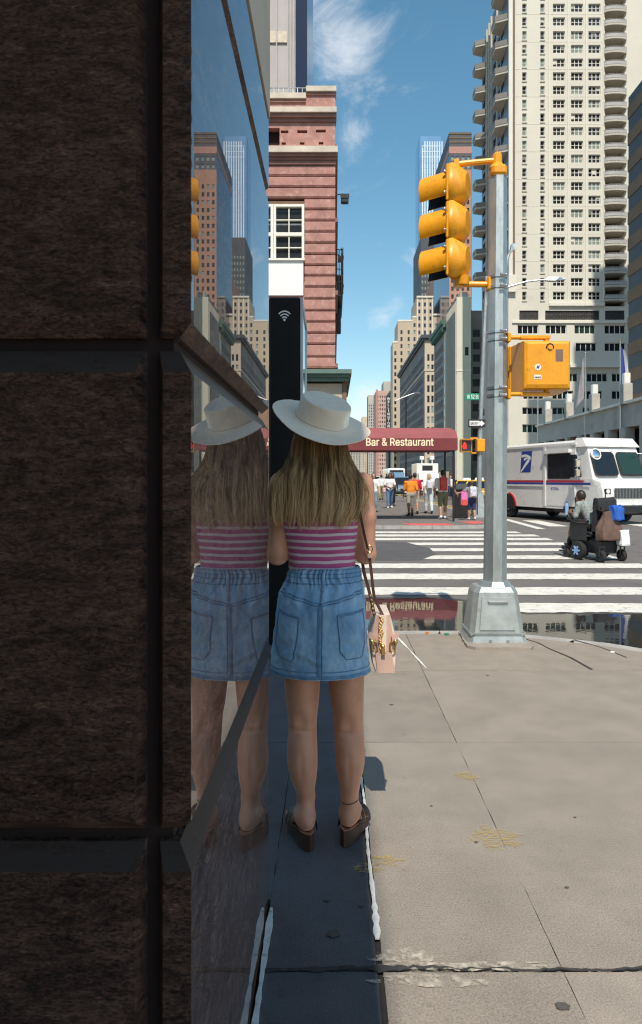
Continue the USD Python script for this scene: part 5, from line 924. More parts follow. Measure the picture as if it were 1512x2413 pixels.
# ------------------------------------------------------------------ cars further up the avenue
def make_car(name, label, cat_, loc, rot, paint, kind='sedan', group=None):
    c = Thing(name, label, cat_, loc, rot, group)
    h = dict(sedan=(.95, 1.46), suv=(1.08, 1.75), van=(1.15, 2.05))[kind]; w = .92 if kind == 'sedan' else .96
    hood, top = h
    def sec(x, z0, z1, ww): return [(x, s * (ww - .06), z0) for s in (-1, 1)] + [(x, s * ww, z0 + .18) for s in (-1, 1)] + [(x, s * ww, z1 - .16) for s in (-1, 1)] + [(x, s * (ww - .13), z1) for s in (-1, 1)]
    st = [(-2.35, .38, .85, w - .12), (-2.2, .24, hood + .02, w - .03), (-.9, .22, hood + .04, w), (.9, .22, hood + .0, w), (1.9, .24, hood - .12, w - .04), (2.35, .36, .72, w - .14)]
    c.part('body', cat(*[hull(sec(*p) + sec(*q)) for p, q in zip(st, st[1:])]), paint)
    r0, r1 = (-1.75, 1.0) if kind == 'sedan' else (-2.2, 1.1); t0, t1 = (-1.05, .25) if kind == 'sedan' else (-2.0, .3)
    c.part('cabin', hull([(x, s * (w - .1), hood - .02) for x in (r0, r1) for s in (-1, 1)] + [(x, s * (w - .26), top - .05) for x in (t0, t1) for s in (-1, 1)]), 'glass_dark'); c.part('roof', hull([(x, s * (w - .25), top - .07) for x in (t0 - .06, t1 + .06) for s in (-1, 1)] + [(x, s * (w - .36), top) for x in (t0 + .15, t1 - .1) for s in (-1, 1)]), paint)
    for s in (-1, 1):
        for a, b in ((r1, t1), (r0, t0), (-.35, -.35)): c.part('pillar', tube((a, s * (w - .11), hood), (b, s * (w - .26), top - .05), .045, n=6), paint)
        c.part('headlight', rbox(2.1, 2.33, s * .62 - .15, s * .62 + .15, .60, .76, .03), 'lamp_glass'); c.part('tail_lamp', rbox(-2.36, -2.2, s * .68 - .12, s * .68 + .12, .66, .86, .02), 'red_lamp'); c.part('mirror', rbox(.72, .85, s * (w + .1) - .1, s * (w + .1) + .1, hood + .02, hood + .16, .03), paint)
        for x in (-1.4, 1.42):
            wl = c.part('wheel', tube((x, s * (w - .2), .33), (x, s * (w + .01), .33), .33, n=20), 'rubber'); c.part('rim', tube((x, s * (w - .0), .33), (x, s * (w + .02), .33), .2, n=14), 'aluminium', parent=wl)
    c.part('bumper', rbox(2.2, 2.42, -.8, .8, .34, .52, .04), 'black_metal'); c.part('grille', rbox(2.28, 2.38, -.42, .42, .54, .72, .02), 'black_metal'); c.part('number_plate', rbox(2.42, 2.435, -.16, .16, .38, .48, .004), 'white_print')
    if 'taxi' in name: c.part('roof_sign', hull([(-.3, s * .3, top) for s in (-1, 1)] + [(-.1, s * .3, top) for s in (-1, 1)] + [(-.2, s * .26, top + .16) for s in (-1, 1)]), 'lamp_glass')
    return c
CARS = [('taxi', 'yellow taxi turned sideways behind the far lamp post', 'taxi', 1128, 46, 250, 'taxi_yellow', 'sedan'), ('taxi', 'yellow taxi nearer the litter bin, nose towards the camera', 'taxi', 1099, 52, 258, 'taxi_yellow', 'sedan'),
        ('taxi', 'yellow taxi with roof sign between the pedestrians in the middle', 'taxi', 992, 74, 268, 'taxi_yellow', 'sedan'), ('parked_car', 'dark blue grey car behind the person in the orange shirt', 'car', 948, 62, 270, 'car_blue', 'suv'),
        ('parked_car', 'silver car in the lane beside the yellow taxi', 'car', 968, 92, 270, 'car_silver', 'suv'), ('taxi', 'distant yellow taxi above the woman with loose brown hair', 'taxi', 868, 150, 270, 'taxi_yellow', 'suv'), ('parked_car', 'distant pale van seen under the canopy edge', 'van', 884, 118, 270, 'car_white', 'van'),
        ('parked_car', 'black car far up the avenue near the shaded fronts', 'car', 1026, 84, 270, 'car_black', 'suv'), ('parked_car', 'small blue car farthest up the avenue', 'car', 905, 190, 270, 'car_blue', 'sedan'), ('parked_car', 'dark car waiting behind the two yellow taxis', 'car', 1062, 66, 270, 'car_black', 'sedan')]
for (n_, lb, ct, u, Y, rt, pt, kd) in CARS: make_car(n_, lb, ct, (X(u, Y), Y, ROAD), rt, pt, kd, 'yellow taxis on the avenue' if n_ == 'taxi' else 'cars on the avenue')
# bus with a large blue tinted windscreen
bs = Thing('city_bus', 'bus with a broad blue tinted windscreen far up the avenue', 'bus', (X(934, 105), 105, ROAD), 270)
bs.part('body', hull([(x, s * 1.27, z) for x in (-12, -.1) for s in (-1, 1) for z in (.35, 3.0)] + [(x, s * 1.15, 3.2) for x in (-11.8, -.3) for s in (-1, 1)] + [(0, s * 1.2, z) for s in (-1, 1) for z in (.4, 1.1)]), 'car_white'); bs.part('windscreen', hull([(-.02 + .05, s * 1.15, 1.15) for s in (-1, 1)] + [(-.02, s * 1.15, 2.6) for s in (-1, 1)] + [(-.2, s * 1.15, 1.15) for s in (-1, 1)] + [(-.2, s * 1.15, 2.6) for s in (-1, 1)]), 'glass_tower')
bs.part('destination_sign', box(-.09, .02, -1.0, 1.0, 2.64, 2.92), 'black_metal'); bs.part('bumper', rbox(-.1, .12, -1.22, 1.22, .35, .62, .04), 'black_metal')
for s in (-1, 1):
    bs.part('headlight', rbox(-.02, .06, s * .9 - .2, s * .9 + .2, .75, .95, .02), 'lamp_glass'); bs.part('side_windows', box(-11.5, -.8, s * 1.27 - .01, s * 1.27 + .01, 1.4, 2.6), 'glass_dark'); bs.part('mirror', rbox(.1, .25, s * 1.5 - .1, s * 1.5 + .1, 1.9, 2.4, .03), 'black_metal')
    for x in (-2.4, -9): bs.part('wheel', tube((x, s * 1.0, .5), (x, s * 1.28, .5), .5, n=20), 'rubber')
# white high panel of a work truck behind the walkers
wt = Thing('box_truck', 'white box truck with a small dark panel on its front, facing the crossing', 'truck', (X(1011, 66), 66, ROAD), 270)
wt.part('box', rbox(-5.5, -1.3, -1.05, 1.05, .8, 3.05, .04), 'car_white'); wt.part('cab', hull([(-1.28, s * .95, z) for s in (-1, 1) for z in (.45, 2.1)] + [(-.4, s * .93, 2.1) for s in (-1, 1)] + [(.2, s * .92, z) for s in (-1, 1) for z in (.45, 1.2)]), 'car_white')
wt.part('windscreen', hull([(.17, s * .8, 1.25) for s in (-1, 1)] + [(-.34, s * .8, 2.0) for s in (-1, 1)] + [(.1, s * .8, 1.25) for s in (-1, 1)] + [(-.42, s * .8, 2.0) for s in (-1, 1)]), 'glass_dark'); wt.part('panel', box(-1.3, -1.285, -.5, .5, 2.35, 2.85), 'black_metal')
for s in (-1, 1):
    wt.part('roof_lamp', cat(tube((-1.6, s * .5, 3.05), (-1.6, s * .5, 3.5), .05), rbox(-1.75, -1.5, s * .5 - .2, s * .5 + .2, 3.4, 3.75, .04)), 'white_paint'); wt.part('headlight', rbox(.18, .24, s * .65 - .15, s * .65 + .15, .7, .9, .02), 'lamp_glass')
    for x in (-.5, -4.3): wt.part('wheel', tube((x, s * .75, .4), (x, s * 1.0, .4), .4, n=18), 'rubber')
# shop fronts of the row across the avenue at street level (dark, shaded)
fb = Thing('shop_row', 'dark shaded shop fronts at street level along the avenue', 'building', (28.4, 171, 0))
fb.part('wall', box(28.4, 29.5, 171, 208, 0, 7.2), 'slate_dark', world=True)
for k in range(4): fb.part('shop_window', box(28.32, 28.42, 171.5 + 9 * k, 179 + 9 * k, .6, 3.4), 'glass_green' if k % 2 else 'glass_dark', world=True); fb.part('shop_sign', box(28.25, 28.39, 171.5 + 9 * k, 179 + 9 * k, 3.6, 4.5), ('roof_green', 'banded_brown', 'slate_dark', 'maroon_canvas')[k % 4], world=True)
# ------------------------------------------------------------------ bodies: one continuous surface from blended limbs
def surface_net(Fv, o, h):
    ins = Fv < 0; nx, ny, nz = Fv.shape
    c8 = [(i, j, k) for i in (0, 1) for j in (0, 1) for k in (0, 1)]
    sl = lambda c: tuple(slice(a, n - 1 + a) for a, n in zip(c, Fv.shape))
    cnt = sum(ins[sl(c)].astype(np.int8) for c in c8); act = np.argwhere((cnt > 0) & (cnt < 8))
    idx = -np.ones((nx - 1, ny - 1, nz - 1), np.int64); idx[tuple(act.T)] = np.arange(len(act))
    val = np.stack([Fv[act[:, 0] + c[0], act[:, 1] + c[1], act[:, 2] + c[2]] for c in c8], 1)
    acc, n = np.zeros((len(act), 3)), np.zeros(len(act))
    for a in range(8):
        for b in range(a + 1, 8):
            if sum(x != y for x, y in zip(c8[a], c8[b])) != 1: continue
            cr = (val[:, a] < 0) != (val[:, b] < 0); t = np.where(cr, val[:, a] / np.where(cr, val[:, a] - val[:, b], 1), 0)
            acc += (np.array(c8[a]) + t[:, None] * (np.array(c8[b]) - np.array(c8[a]))) * cr[:, None]; n += cr
    V = o + (act + acc / n[:, None]) * h; Fc = []
    for ax_ in range(3):
        u, w = [(1, 2), (2, 0), (0, 1)][ax_]
        s0 = [slice(1, -1)] * 3; s0[ax_] = slice(0, -1); s1 = list(s0); s1[ax_] = slice(1, None)
        cr = np.argwhere(ins[tuple(s0)] != ins[tuple(s1)])
        base = cr.copy(); base[:, u] += 1; base[:, w] += 1
        eu, ew = np.eye(3, dtype=int)[u], np.eye(3, dtype=int)[w]
        q = np.stack([idx[tuple((base - eu - ew).T)], idx[tuple((base - ew).T)], idx[tuple(base.T)], idx[tuple((base - eu).T)]], 1)
        fl = ~ins[tuple(base.T)]; q[fl] = q[fl][:, ::-1]; Fc.append(q)
    q = np.vstack(Fc); q = q[(q >= 0).all(1)]
    return trimesh.Trimesh(V, np.vstack([q[:, [0, 1, 2]], q[:, [0, 2, 3]]]), process=False)
class Field:
    def __init__(s, lo, hi, h):
        s.h, s.o = h, np.array(lo, float); n = np.ceil((np.array(hi) - s.o) / h).astype(int) + 1
        s.ax = [s.o[k] + h * np.arange(n[k]) for k in range(3)]; s.F = np.full(n, 9.0, np.float32)
    def region(s, lo, hi): return tuple(slice(max(int((lo[k] - s.o[k]) / s.h), 0), max(int((hi[k] - s.o[k]) / s.h) + 2, 1)) for k in range(3))
    def xyz(s, r): return s.ax[0][r[0]][:, None, None], s.ax[1][r[1]][None, :, None], s.ax[2][r[2]][None, None, :]
    def join(s, r, d, k):
        f = s.F[r]; hh = np.maximum(k - np.abs(f - d), 0) / k; s.F[r] = np.minimum(f, d) - hh * hh * k * .25
    def cone(s, a, b, ra, rb, k=.02):
        a, b = np.array(a, float), np.array(b, float); m = max(ra, rb) + .05 + k; r = s.region(np.minimum(a, b) - m, np.maximum(a, b) + m); x, y, z = s.xyz(r)
        if 0 in s.F[r].shape: return
        d = b - a; t = np.clip(((x - a[0]) * d[0] + (y - a[1]) * d[1] + (z - a[2]) * d[2]) / max(d @ d, 1e-9), 0, 1)
        s.join(r, (np.sqrt((x - a[0] - t * d[0]) ** 2 + (y - a[1] - t * d[1]) ** 2 + (z - a[2] - t * d[2]) ** 2) - (ra + t * (rb - ra))).astype(np.float32), k)
    def ell(s, c, rad, k=.02):
        c, rad = np.array(c, float), np.array(rad, float); m = rad + .05 + k; r = s.region(c - m, c + m); x, y, z = s.xyz(r)
        if 0 in s.F[r].shape: return
        s.join(r, ((np.sqrt(((x - c[0]) / rad[0]) ** 2 + ((y - c[1]) / rad[1]) ** 2 + ((z - c[2]) / rad[2]) ** 2) - 1) * rad.min()).astype(np.float32), k)
    def loft(s, tab, k=.02, p=2.0):
        """a trunk or limb given by height: rows (z, cx, cy, half width, half depth)"""
        tab = np.array(sorted(tab), float); zz = s.ax[2]; r = (slice(None), slice(None), slice(max(np.searchsorted(zz, tab[0, 0] - .05), 0), np.searchsorted(zz, tab[-1, 0] + .05)))
        x, y, z = s.xyz(r); z1 = np.clip(z.ravel(), tab[0, 0], tab[-1, 0])
        from scipy.interpolate import PchipInterpolator
        cx, cy, a, b = PchipInterpolator(tab[:, 0], tab[:, 1:])(z1).T
        q = (np.abs((x - cx) / a) ** p + np.abs((y - cy) / b) ** p) ** (1 / p); d = (q - 1) * np.minimum(a, b)
        over = np.maximum(np.maximum(tab[0, 0] - z, z - tab[-1, 0]), 0); d = np.where(over > 0, np.sqrt(np.maximum(d, 0) ** 2 + over ** 2) + np.minimum(d, 0) * (over <= 0), d)
        s.join(r, d.astype(np.float32), k)
    def mesh(s, Fv=None): return surface_net(s.F if Fv is None else Fv, s.o, s.h)
def smooth_mesh(m, it=6): trimesh.smoothing.filter_taubin(m, iterations=it); return m
def hand_chain(f, wrist, direction, palm_n, size=.18, curl=.5, thumb_side=1):
    """adds a hand with a palm, four unequal bent fingers and a thumb leaving the side of the palm to the field f"""
    w, d, n = (np.array(a, float) for a in (wrist, direction, palm_n)); d /= np.linalg.norm(d); n -= d * (n @ d); n /= np.linalg.norm(n); sd = np.cross(d, n) * thumb_side; k = size / .18
    for o in (-.028, -.010, .010, .028): f.cone(w + sd * o * .6 * k, w + d * .085 * k + sd * o * k, .013 * k, .011 * k, .012)
    for o, L in ((-.030, .056), (-.010, .07), (.010, .076), (.030, .068)):
        p = w + d * .085 * k + sd * o * k; dd = d
        for seg, (fr, rr) in enumerate(((.45, .0088), (.32, .008), (.23, .0072))):
            c, s2 = math.cos(curl), math.sin(curl); dd = dd * c + n * s2; dd = dd / np.linalg.norm(dd); n2 = p + dd * L * fr * 1.15 * k; f.cone(p, n2, rr * k, rr * .93 * k, .004); p = n2
    p = w + d * .022 * k + sd * .030 * k; q = p + (sd * .75 + d * .65 + n * .25) * .042 * k; f.cone(p, q, .012 * k, .0095 * k, .008); f.cone(q, q + (d * .85 + sd * .2 + n * .35) * .032 * k, .0092 * k, .0075 * k, .004)

# ------------------------------------------------------------------ the woman in the hat
YW = 2.72; SW = F / YW
def wx(u): return (u - U0) / SW
def wz(v): return EYE + (V0 - v) / SW
def row(v, ul, ur, cy, b): return (wz(v), (wx(ul) + wx(ur)) / 2, YW + cy, (wx(ur) - wx(ul)) / 2, b)
wom = Thing('person', 'woman in pale wide-brimmed hat, striped pink top and denim skirt, seen from behind', 'person', (wx(762), YW, 0))
f = Field((-.34, 2.38, -.0), (.26, 3.12, 1.76), .0062)
torso = [row(1108, 722, 782, .0, .055), row(1122, 686, 826, -.004, .075), row(1150, 668, 848, -.006, .095), row(1190, 662, 848, -.008, .108), row(1226, 664, 844.5, -.004, .110), row(1265, 675, 838, .0, .102), (row(1300, 683, 833, .004, .094)), row(1330, 685, 832, .004, .092), row(1365, 686, 836, 0, .094), row(1420, 668, 846, -.008, .106), row(1480, 658, 855, -.012, .116), row(1540, 659, 858, -.006, .112)]
f.loft(torso, .02, 2.25)
lcx = [row(1500, 661, 757, -.012, .10), row(1560, 664, 756.5, -.004, .092), row(1600, 669, 754.5, 0, .086), row(1650, 673, 751, .004, .077), row(1690, 677.5, 747, .006, .066), row(1715, 678.5, 746, .004, .061), row(1745, 677.5, 747, -.008, .062), row(1785, 676, 748.5, -.014, .064), row(1822, 683, 746.5, -.010, .056), row(1857, 695, 741.5, -.002, .044), row(1893, 704, 739, .004, .036), row(1925, 706, 738, .006, .038)]
rcx = [row(1500, 762, 860, -.012, .10), row(1560, 768, 859, -.004, .092), row(1600, 773, 858, 0, .086), row(1650, 779, 856.5, .004, .077), row(1690, 785.5, 856, .006, .066), row(1715, 787, 856, .004, .061), row(1745, 788, 858, -.008, .062), row(1785, 789, 858.5, -.014, .064), row(1822, 795, 853, -.010, .056), row(1857, 802, 846.5, -.002, .044), row(1884, 806, 841, .004, .036), row(1916, 804, 839, .006, .038)]
f.loft(lcx, .012); f.loft(rcx, .012)
NK = np.array([wx(750), YW, wz(1075)])
f.cone((wx(752), YW + .005, wz(1118)), NK, .056, .050, .03); f.ell((wx(750), YW + .02, wz(1010)), (.074, .094, .112), .025); f.ell((wx(750), YW + .095, wz(1030)), (.018, .022, .03), .012); f.ell((wx(750), YW + .07, wz(1062)), (.045, .045, .03), .02)
for s in (-1, 1): f.ell((wx(750) + s * .074, YW + .012, wz(1015)), (.010, .02, .03), .006)
shl, shr = np.array([wx(664), YW - .002, wz(1140)]), np.array([wx(852), YW - .002, wz(1142)])
ell_, elr = np.array([wx(654), YW - .012, wz(1306)]), np.array([wx(861), YW - .005, wz(1304)])
wrl, wrr = np.array([wx(712), YW + .215, wz(1242)]), np.array([wx(806), YW + .215, wz(1240)])
for a, e_, w_ in ((shl, ell_, wrl), (shr, elr, wrr)):
    mid = (a + e_) / 2 + [0, -.006, .01]; f.cone(a, mid, .048, .045, .03); f.cone(mid, e_, .045, .038, .02); fm = e_ + (w_ - e_) * .35; f.cone(e_, fm, .038, .036, .018); f.cone(fm, w_, .036, .024, .014)
hand_chain(f, wrl, (.35, .75, .45), (.85, -.1, -.2), .17, .42, 1); hand_chain(f, wrr, (-.35, .75, .45), (-.85, -.1, -.2), .17, .42, -1)
# feet: heel, ball and toes on the slope of the wedge
FEET = []
for s, (hu, hv, Yh, toe) in ((-1, (722, 1944, 2.655, (-.062, .205))), (1, (819, 1930, 2.685, (.072, .20)))):
    hxx, hzz = X(hu, Yh), .088; d = np.array([toe[0], toe[1]]); d /= np.linalg.norm(d); nrm = np.array([-d[1], d[0]])
    P = lambda a, b, z, hxx=hxx, Yh=Yh, d=d, nrm=nrm: np.array([hxx + d[0] * a + nrm[0] * b, Yh + .02 + d[1] * a + nrm[1] * b, z])
    ank = np.array([(wx(721) if s < 0 else wx(823)), YW + .006, .17])
    f.cone(P(.0, 0, .090), P(.03, 0, .102), .029, .029, .015); f.cone(ank, P(.015, 0, .11), .026, .031, .02); f.cone(P(.03, 0, .10), P(.13, 0, .062), .036, .031, .025); f.cone(P(.13, .015, .058), P(.165, .022, .046), .026, .022, .015); f.cone(P(.13, -.015, .056), P(.16, -.02, .046), .026, .020, .015); f.cone(ank, P(.08, 0, .09), .026, .029, .02)
    for q, o in enumerate((.028, .012, -.003, -.017, -.030)): o = o * (-s) * -1 if s > 0 else -o * -1; f.cone(P(.155, o, .040), P(.205 - .008 * q, o * 1.05, .034), .0105 - .001 * q, .009 - .0008 * q, .006)
    FEET.append((s, P, d))
smooth_mesh_ = f.mesh(); body = smooth_mesh(smooth_mesh_, 8)
v = body.vertices; n_ = body.vertex_normals; back = np.clip(-n_[:, 1], 0, 1)
for xk, zk in ((wx(712), wz(1712)), (wx(821), wz(1718))):
    dx_ = np.abs(v[:, 0] - xk); near_ = (dx_ < .075)
    v[:, 1] += near_ * back * (.0065 * np.exp(-((v[:, 2] - zk + .10 * (v[:, 0] - xk)) / .008) ** 2) + .006 * np.exp(-((v[:, 2] - zk - .035) / .03) ** 2) * np.exp(-(dx_ / .018) ** 2) + .0035 * np.exp(-((v[:, 2] - zk + .13) / .06) ** 2) * np.exp(-(dx_ / .010) ** 2))
    v[:, 1] -= near_ * back * .004 * np.exp(-((v[:, 2] - zk - .03) / .03) ** 2) * np.exp(-((dx_ - .033) / .010) ** 2)
body.vertices = v
wom.part('body', body, 'skin_main', smooth=True, world=True)
eye_y = YW + .02 + .088
for s in (-1, 1): wom.part('eye', ball((wx(750) + s * .031, eye_y - .004, wz(1014)), .011, 2), 'white_print', world=True)
wom.part('mouth', ball((wx(750), YW + .118, wz(1052)), .02, 2, (1, .35, .3)), 'bag_pink', world=True)
# striped top: a shell over the trunk
def inv(k): return [(z, cx, cy, a + k, b + k) for z, cx, cy, a, b in torso]
special('striped_knit', {'g': ('texture_coordinate', {}), 's': ('separate_xyz', {}), 'n': ('noise_texture', dict(scale=9, detail=2)), 'w': ('math', dict(math_type='multiply_add', value2=.010)), 'm': ('math', dict(math_type='multiply', value2=1 / .0262)), 'fr': ('math', dict(math_type='fraction')),
        'r': ('rgb_ramp', dict(ramp=[(0, (.47, .085, .235)), (.50, (.50, .095, .25)), (.58, (.66, .50, .56)), (.66, (.70, .58, .61)), (.90, (.70, .58, .61)), (.98, (.47, .085, .235)), (1, (.47, .085, .235))])),
        'wv': ('wave_texture', dict(wave_type='bands', bands_direction='x', scale=90.0)), 'b': ('bump', dict(strength=.25, distance=.002)), 'p': ('principled_bsdf', dict(roughness=.9, sheen_weight=.2))},
        [('g.object', 's.vector'), ('g.object', 'n.vector'), ('n.fac', 'w.value1'), ('s.z', 'w.value3'), ('w.value', 'm.value1'), ('m.value', 'fr.value1'), ('fr.value', 'r.fac'), ('r.color', 'p.base_color'), ('g.object', 'wv.vector'), ('wv.fac', 'b.height'), ('b.normal', 'p.normal')])
t_ = Field((-.30, 2.5, .98), (.22, 2.95, 1.42), .0062); t_.loft(inv(.0085), .01, 2.25)
x, y, z = t_.xyz((slice(None),) * 3)
cut = np.maximum(wz(1341) - z, z - (wz(1172) + .02 * np.cos((x - wx(757)) * 14)))
t_.F = np.maximum(t_.F, cut.astype(np.float32)); top = smooth_mesh(t_.mesh(), 6); v = top.vertices
fold = .0022 * (meshkit.fbm(v * [14, 14, 30], 3) - .5) * 2; ctr = np.array([wx(757), YW]); rad = v[:, :2] - ctr; rad /= np.linalg.norm(rad, axis=1, keepdims=True); v[:, :2] += rad * fold[:, None]; top.vertices = v
wom.part('striped_top', top, 'striped_knit', smooth=True, world=True)
for u0 in (700, 806): wom.part('shoulder_strap', path_tube([(wx(u0), YW - .117, wz(1172)), (wx(u0 + (750 - u0) * -.1), YW - .107, wz(1145)), (wx(u0), YW - .06, wz(1117)), (wx(u0), YW + .04, wz(1118)), (wx(u0), YW + .10, wz(1150))], .006, 6), 'striped_knit', smooth=True, world=True)

# denim skirt with gathered waist, yoke, pockets and hem
special('denim', {'g': ('texture_coordinate', {}), 'mp': ('mapping', dict(scale=(1, 1, .55))), 'n': ('noise_texture', dict(scale=16, detail=6, roughness=.6)), 'n2': ('noise_texture', dict(scale=620, detail=2)), 'mx': ('math', dict(math_type='multiply_add', value2=.30)),
        'r': ('rgb_ramp', dict(ramp=[(.42, (.12, .255, .42)), (.60, (.20, .37, .56)), (.80, (.33, .51, .68))])), 'b': ('bump', dict(strength=.35, distance=.0012)), 'p': ('principled_bsdf', dict(roughness=.88, sheen_weight=.15))},
        [('g.object', 'mp.vector'), ('mp.vector', 'n.vector'), ('g.object', 'n2.vector'), ('n2.fac', 'mx.value1'), ('n.fac', 'mx.value3'), ('mx.value', 'r.fac'), ('r.color', 'p.base_color'), ('n2.fac', 'b.height'), ('b.normal', 'p.normal')])
mat('denim_seam', (.12, .225, .36), .9, var=.35, vscale=60); mat('denim_thread', (.10, .17, .26), .9, var=.2, vscale=60); mat('denim_dark', (.12, .24, .39), .88, var=.3, vscale=40)
skt = np.array([row(1333, 683, 845, .002, .108), row(1345, 681, 846, .002, .110), row(1368, 673, 851, -.002, .120), row(1400, 657, 856, -.010, .134), row(1430, 652, 860, -.015, .140), row(1470, 648, 863, -.018, .135), row(1517, 643, 866, -.014, .140), row(1555, 640.5, 869, -.008, .142), row(1579, 638.5, 872, -.004, .144)])
from scipy.interpolate import PchipInterpolator
sk_i = PchipInterpolator(-skt[:, 0], skt[:, 1:])
ZT_, ZB_ = skt[0, 0], skt[-1, 0]
def skirt(th, z, off=0.0):
    """a point of the skirt; th = 0 is the middle of the back, positive towards the right"""
    th, z = np.broadcast_arrays(np.asarray(th, float), np.asarray(z, float)); cx, cy, a, b = np.moveaxis(sk_i(-np.clip(z, ZB_, ZT_)), -1, 0)
    tt = np.clip((ZT_ - z) / (ZT_ - ZB_), 0, 1)
    gather = np.exp(-((tt - .06) / .085) ** 2); p3 = np.stack([th * 9, tt * 3, 0 * th], -1)
    fold = gather * .0052 * np.sin(th * 46 + 3 * np.sin(th * 7 + tt * 5) + 2.5 * np.sin(tt * 25)) + .004 * np.exp(-((tt - .22) / .16) ** 2) * np.sin(th * 17 + 6 * tt * np.sign(np.sin(th)))
    nz_ = (meshkit.fbm(np.stack([th * 3.1 + 9, tt * 7.5 + .4 * np.sin(th * 3), 0 * th + .5], -1), 4) - .5); hip = .010 * np.exp(-((tt - .50) / .20) ** 2) * np.exp(-((np.abs(th) - .75) / .42) ** 2)
    ridge = .0045 * np.exp(-(((tt - .80) - .05 * np.sin(th * 5 + 1)) / .028) ** 2) + .004 * np.exp(-(((tt - .34) + .16 * np.abs(th) * .6 - .02 * np.sin(th * 9)) / .03) ** 2)
    r = 1.0; k = fold + .016 * nz_ + hip + ridge - .003 * np.exp(-(th / .05) ** 2) * (tt > .3) + off
    x_, y_ = (a + k) * np.sin(th), -(b + k) * np.cos(th)
    return np.stack([cx + x_, cy + y_, z + .008 * np.exp(-((th) / .9) ** 2) * (tt > .8) * (tt - .8) * 5 * 0 - .006 * np.abs(np.sin(th)) * tt * 0], -1)
def sheet(P): n, m = P.shape[:2]; q = np.arange(n * m).reshape(n, m); return (P.reshape(-1, 3), np.stack([q[:-1, :-1], q[:-1, 1:], q[1:, 1:], q[1:, :-1]], -1).reshape(-1, 4))
TH = np.linspace(-np.pi, np.pi, 361); ZZ = np.linspace(ZT_, ZB_, 120)
outer = skirt(TH[None, :], ZZ[:, None]); innr = skirt(TH[None, :], ZZ[::-1, None], -.004)
wom_s = wom.part('skirt', sheet(np.concatenate([outer, innr, outer[:1]])), 'denim', smooth=True, world=True)
def ribbon(path, w, off, name, mt, parent=wom_s, n=60, thick=.0025):
    """a strip laid along the skirt; path: (angle, drop in 0..1) points"""
    p = np.array(path, float); s = np.linspace(0, 1, len(p)); t = np.linspace(0, 1, n); c = np.stack([np.interp(t, s, p[:, k]) for k in (0, 1)], 1); d = np.gradient(c, axis=0); d *= [.17, .41]; d /= np.linalg.norm(d, axis=1, keepdims=True); nn = np.stack([-d[:, 1] / .17, d[:, 0] / .41], 1) * w / 2
    rows_ = []
    for e, o in ((-1, off - .002), (-.8, off + thick), (.8, off + thick), (1, off - .002)): a = c + nn * e; rows_.append(skirt(a[:, 0], ZT_ - a[:, 1] * (ZT_ - ZB_), o))
    wom.part(name, sheet(np.stack(rows_)), mt, smooth=True, world=True, parent=parent)
yoke = [(-1.25, .20), (-.9, .225), (-.45, .26), (-.05, .30), (0, .305), (.05, .30), (.45, .265), (.9, .225), (1.25, .20)]
ribbon(yoke, .007, .0, 'seam', 'denim_seam', n=120, thick=.0012); ribbon([(a, b + .022) for a, b in yoke], .004, .0, 'seam', 'denim_thread', n=120, thick=.001)
ribbon([(0.0, .31), (0.0, .98)], .013, .0, 'seam', 'denim_dark', thick=.0022); ribbon([(-.045, .31), (-.045, .98)], .003, .002, 'seam', 'denim_seam', thick=.001); ribbon([(.045, .31), (.045, .98)], .003, .002, 'seam', 'denim_seam', thick=.001)
hm = np.linspace(-2.9, 2.9, 60); ribbon([(a, .925) for a in hm], .005, .0, 'hem_stitch', 'denim_seam', n=240, thick=.001); ribbon([(a, .975) for a in hm], .016, .0, 'hem', 'denim_dark', n=240, thick=.0016)
ribbon([(a, .135) for a in hm], .005, .001, 'waist_seam', 'denim_seam', n=300, thick=.001)
for sgn_, poly in ((-1, [(-1.12, .385), (-.44, .43), (-.47, .66), (-.55, .83), (-.98, .795), (-1.10, .70)]), (1, [(.36, .41), (1.16, .385), (1.12, .70), (.98, .82), (.55, .815), (.42, .74)])):
    pg_ = Polygon(poly).buffer(.03).buffer(-.03); th0, t0, th1, t1 = pg_.bounds; n, m_ = 46, 40; G = []
    for j in range(m_):
        tt = t0 + (t1 - t0) * j / (m_ - 1); seg = pg_.intersection(sbox(th0 - 1, max(tt, t0 + 1e-3) - 1e-4, th1 + 1, min(max(tt, t0 + 1e-3) + 1e-4, 2)));
        b0, b1 = (seg.bounds[0], seg.bounds[2]) if not seg.is_empty else (th0, th1)
        a = np.linspace(b0, b1, n); edge = np.minimum(1, 6 * np.minimum(np.linspace(0, 1, n), np.linspace(1, 0, n)) * n / 40) ; G.append(skirt(a, ZT_ - tt * (ZT_ - ZB_) + 0 * a, 0.0005 + .0032 * edge * (0 if j in (0, m_ - 1) else 1)))
    pk = wom.part('pocket', sheet(np.array(G)), 'denim', smooth=True, world=True, parent=wom_s)
    c = list(pg_.exterior.coords); ribbon(c, .0042, .0028, 'pocket_stitch', 'denim_seam', n=160, thick=.0012); ribbon([poly[0], poly[1]], .010, .003, 'pocket_hem', 'denim_seam', n=40, thick=.0012)
ribbon([(.0, .0), (.0, .19)], .015, .004, 'belt_loop', 'denim', thick=.003)
wsm = []
for k, z in enumerate((ZT_ - .004, ZT_ - .020, ZT_ - .034)): ribbon([(a, (ZT_ - z) / (ZT_ - ZB_)) for a in hm], .003, .001, 'shirring', 'denim_seam', n=360, thick=.0008)

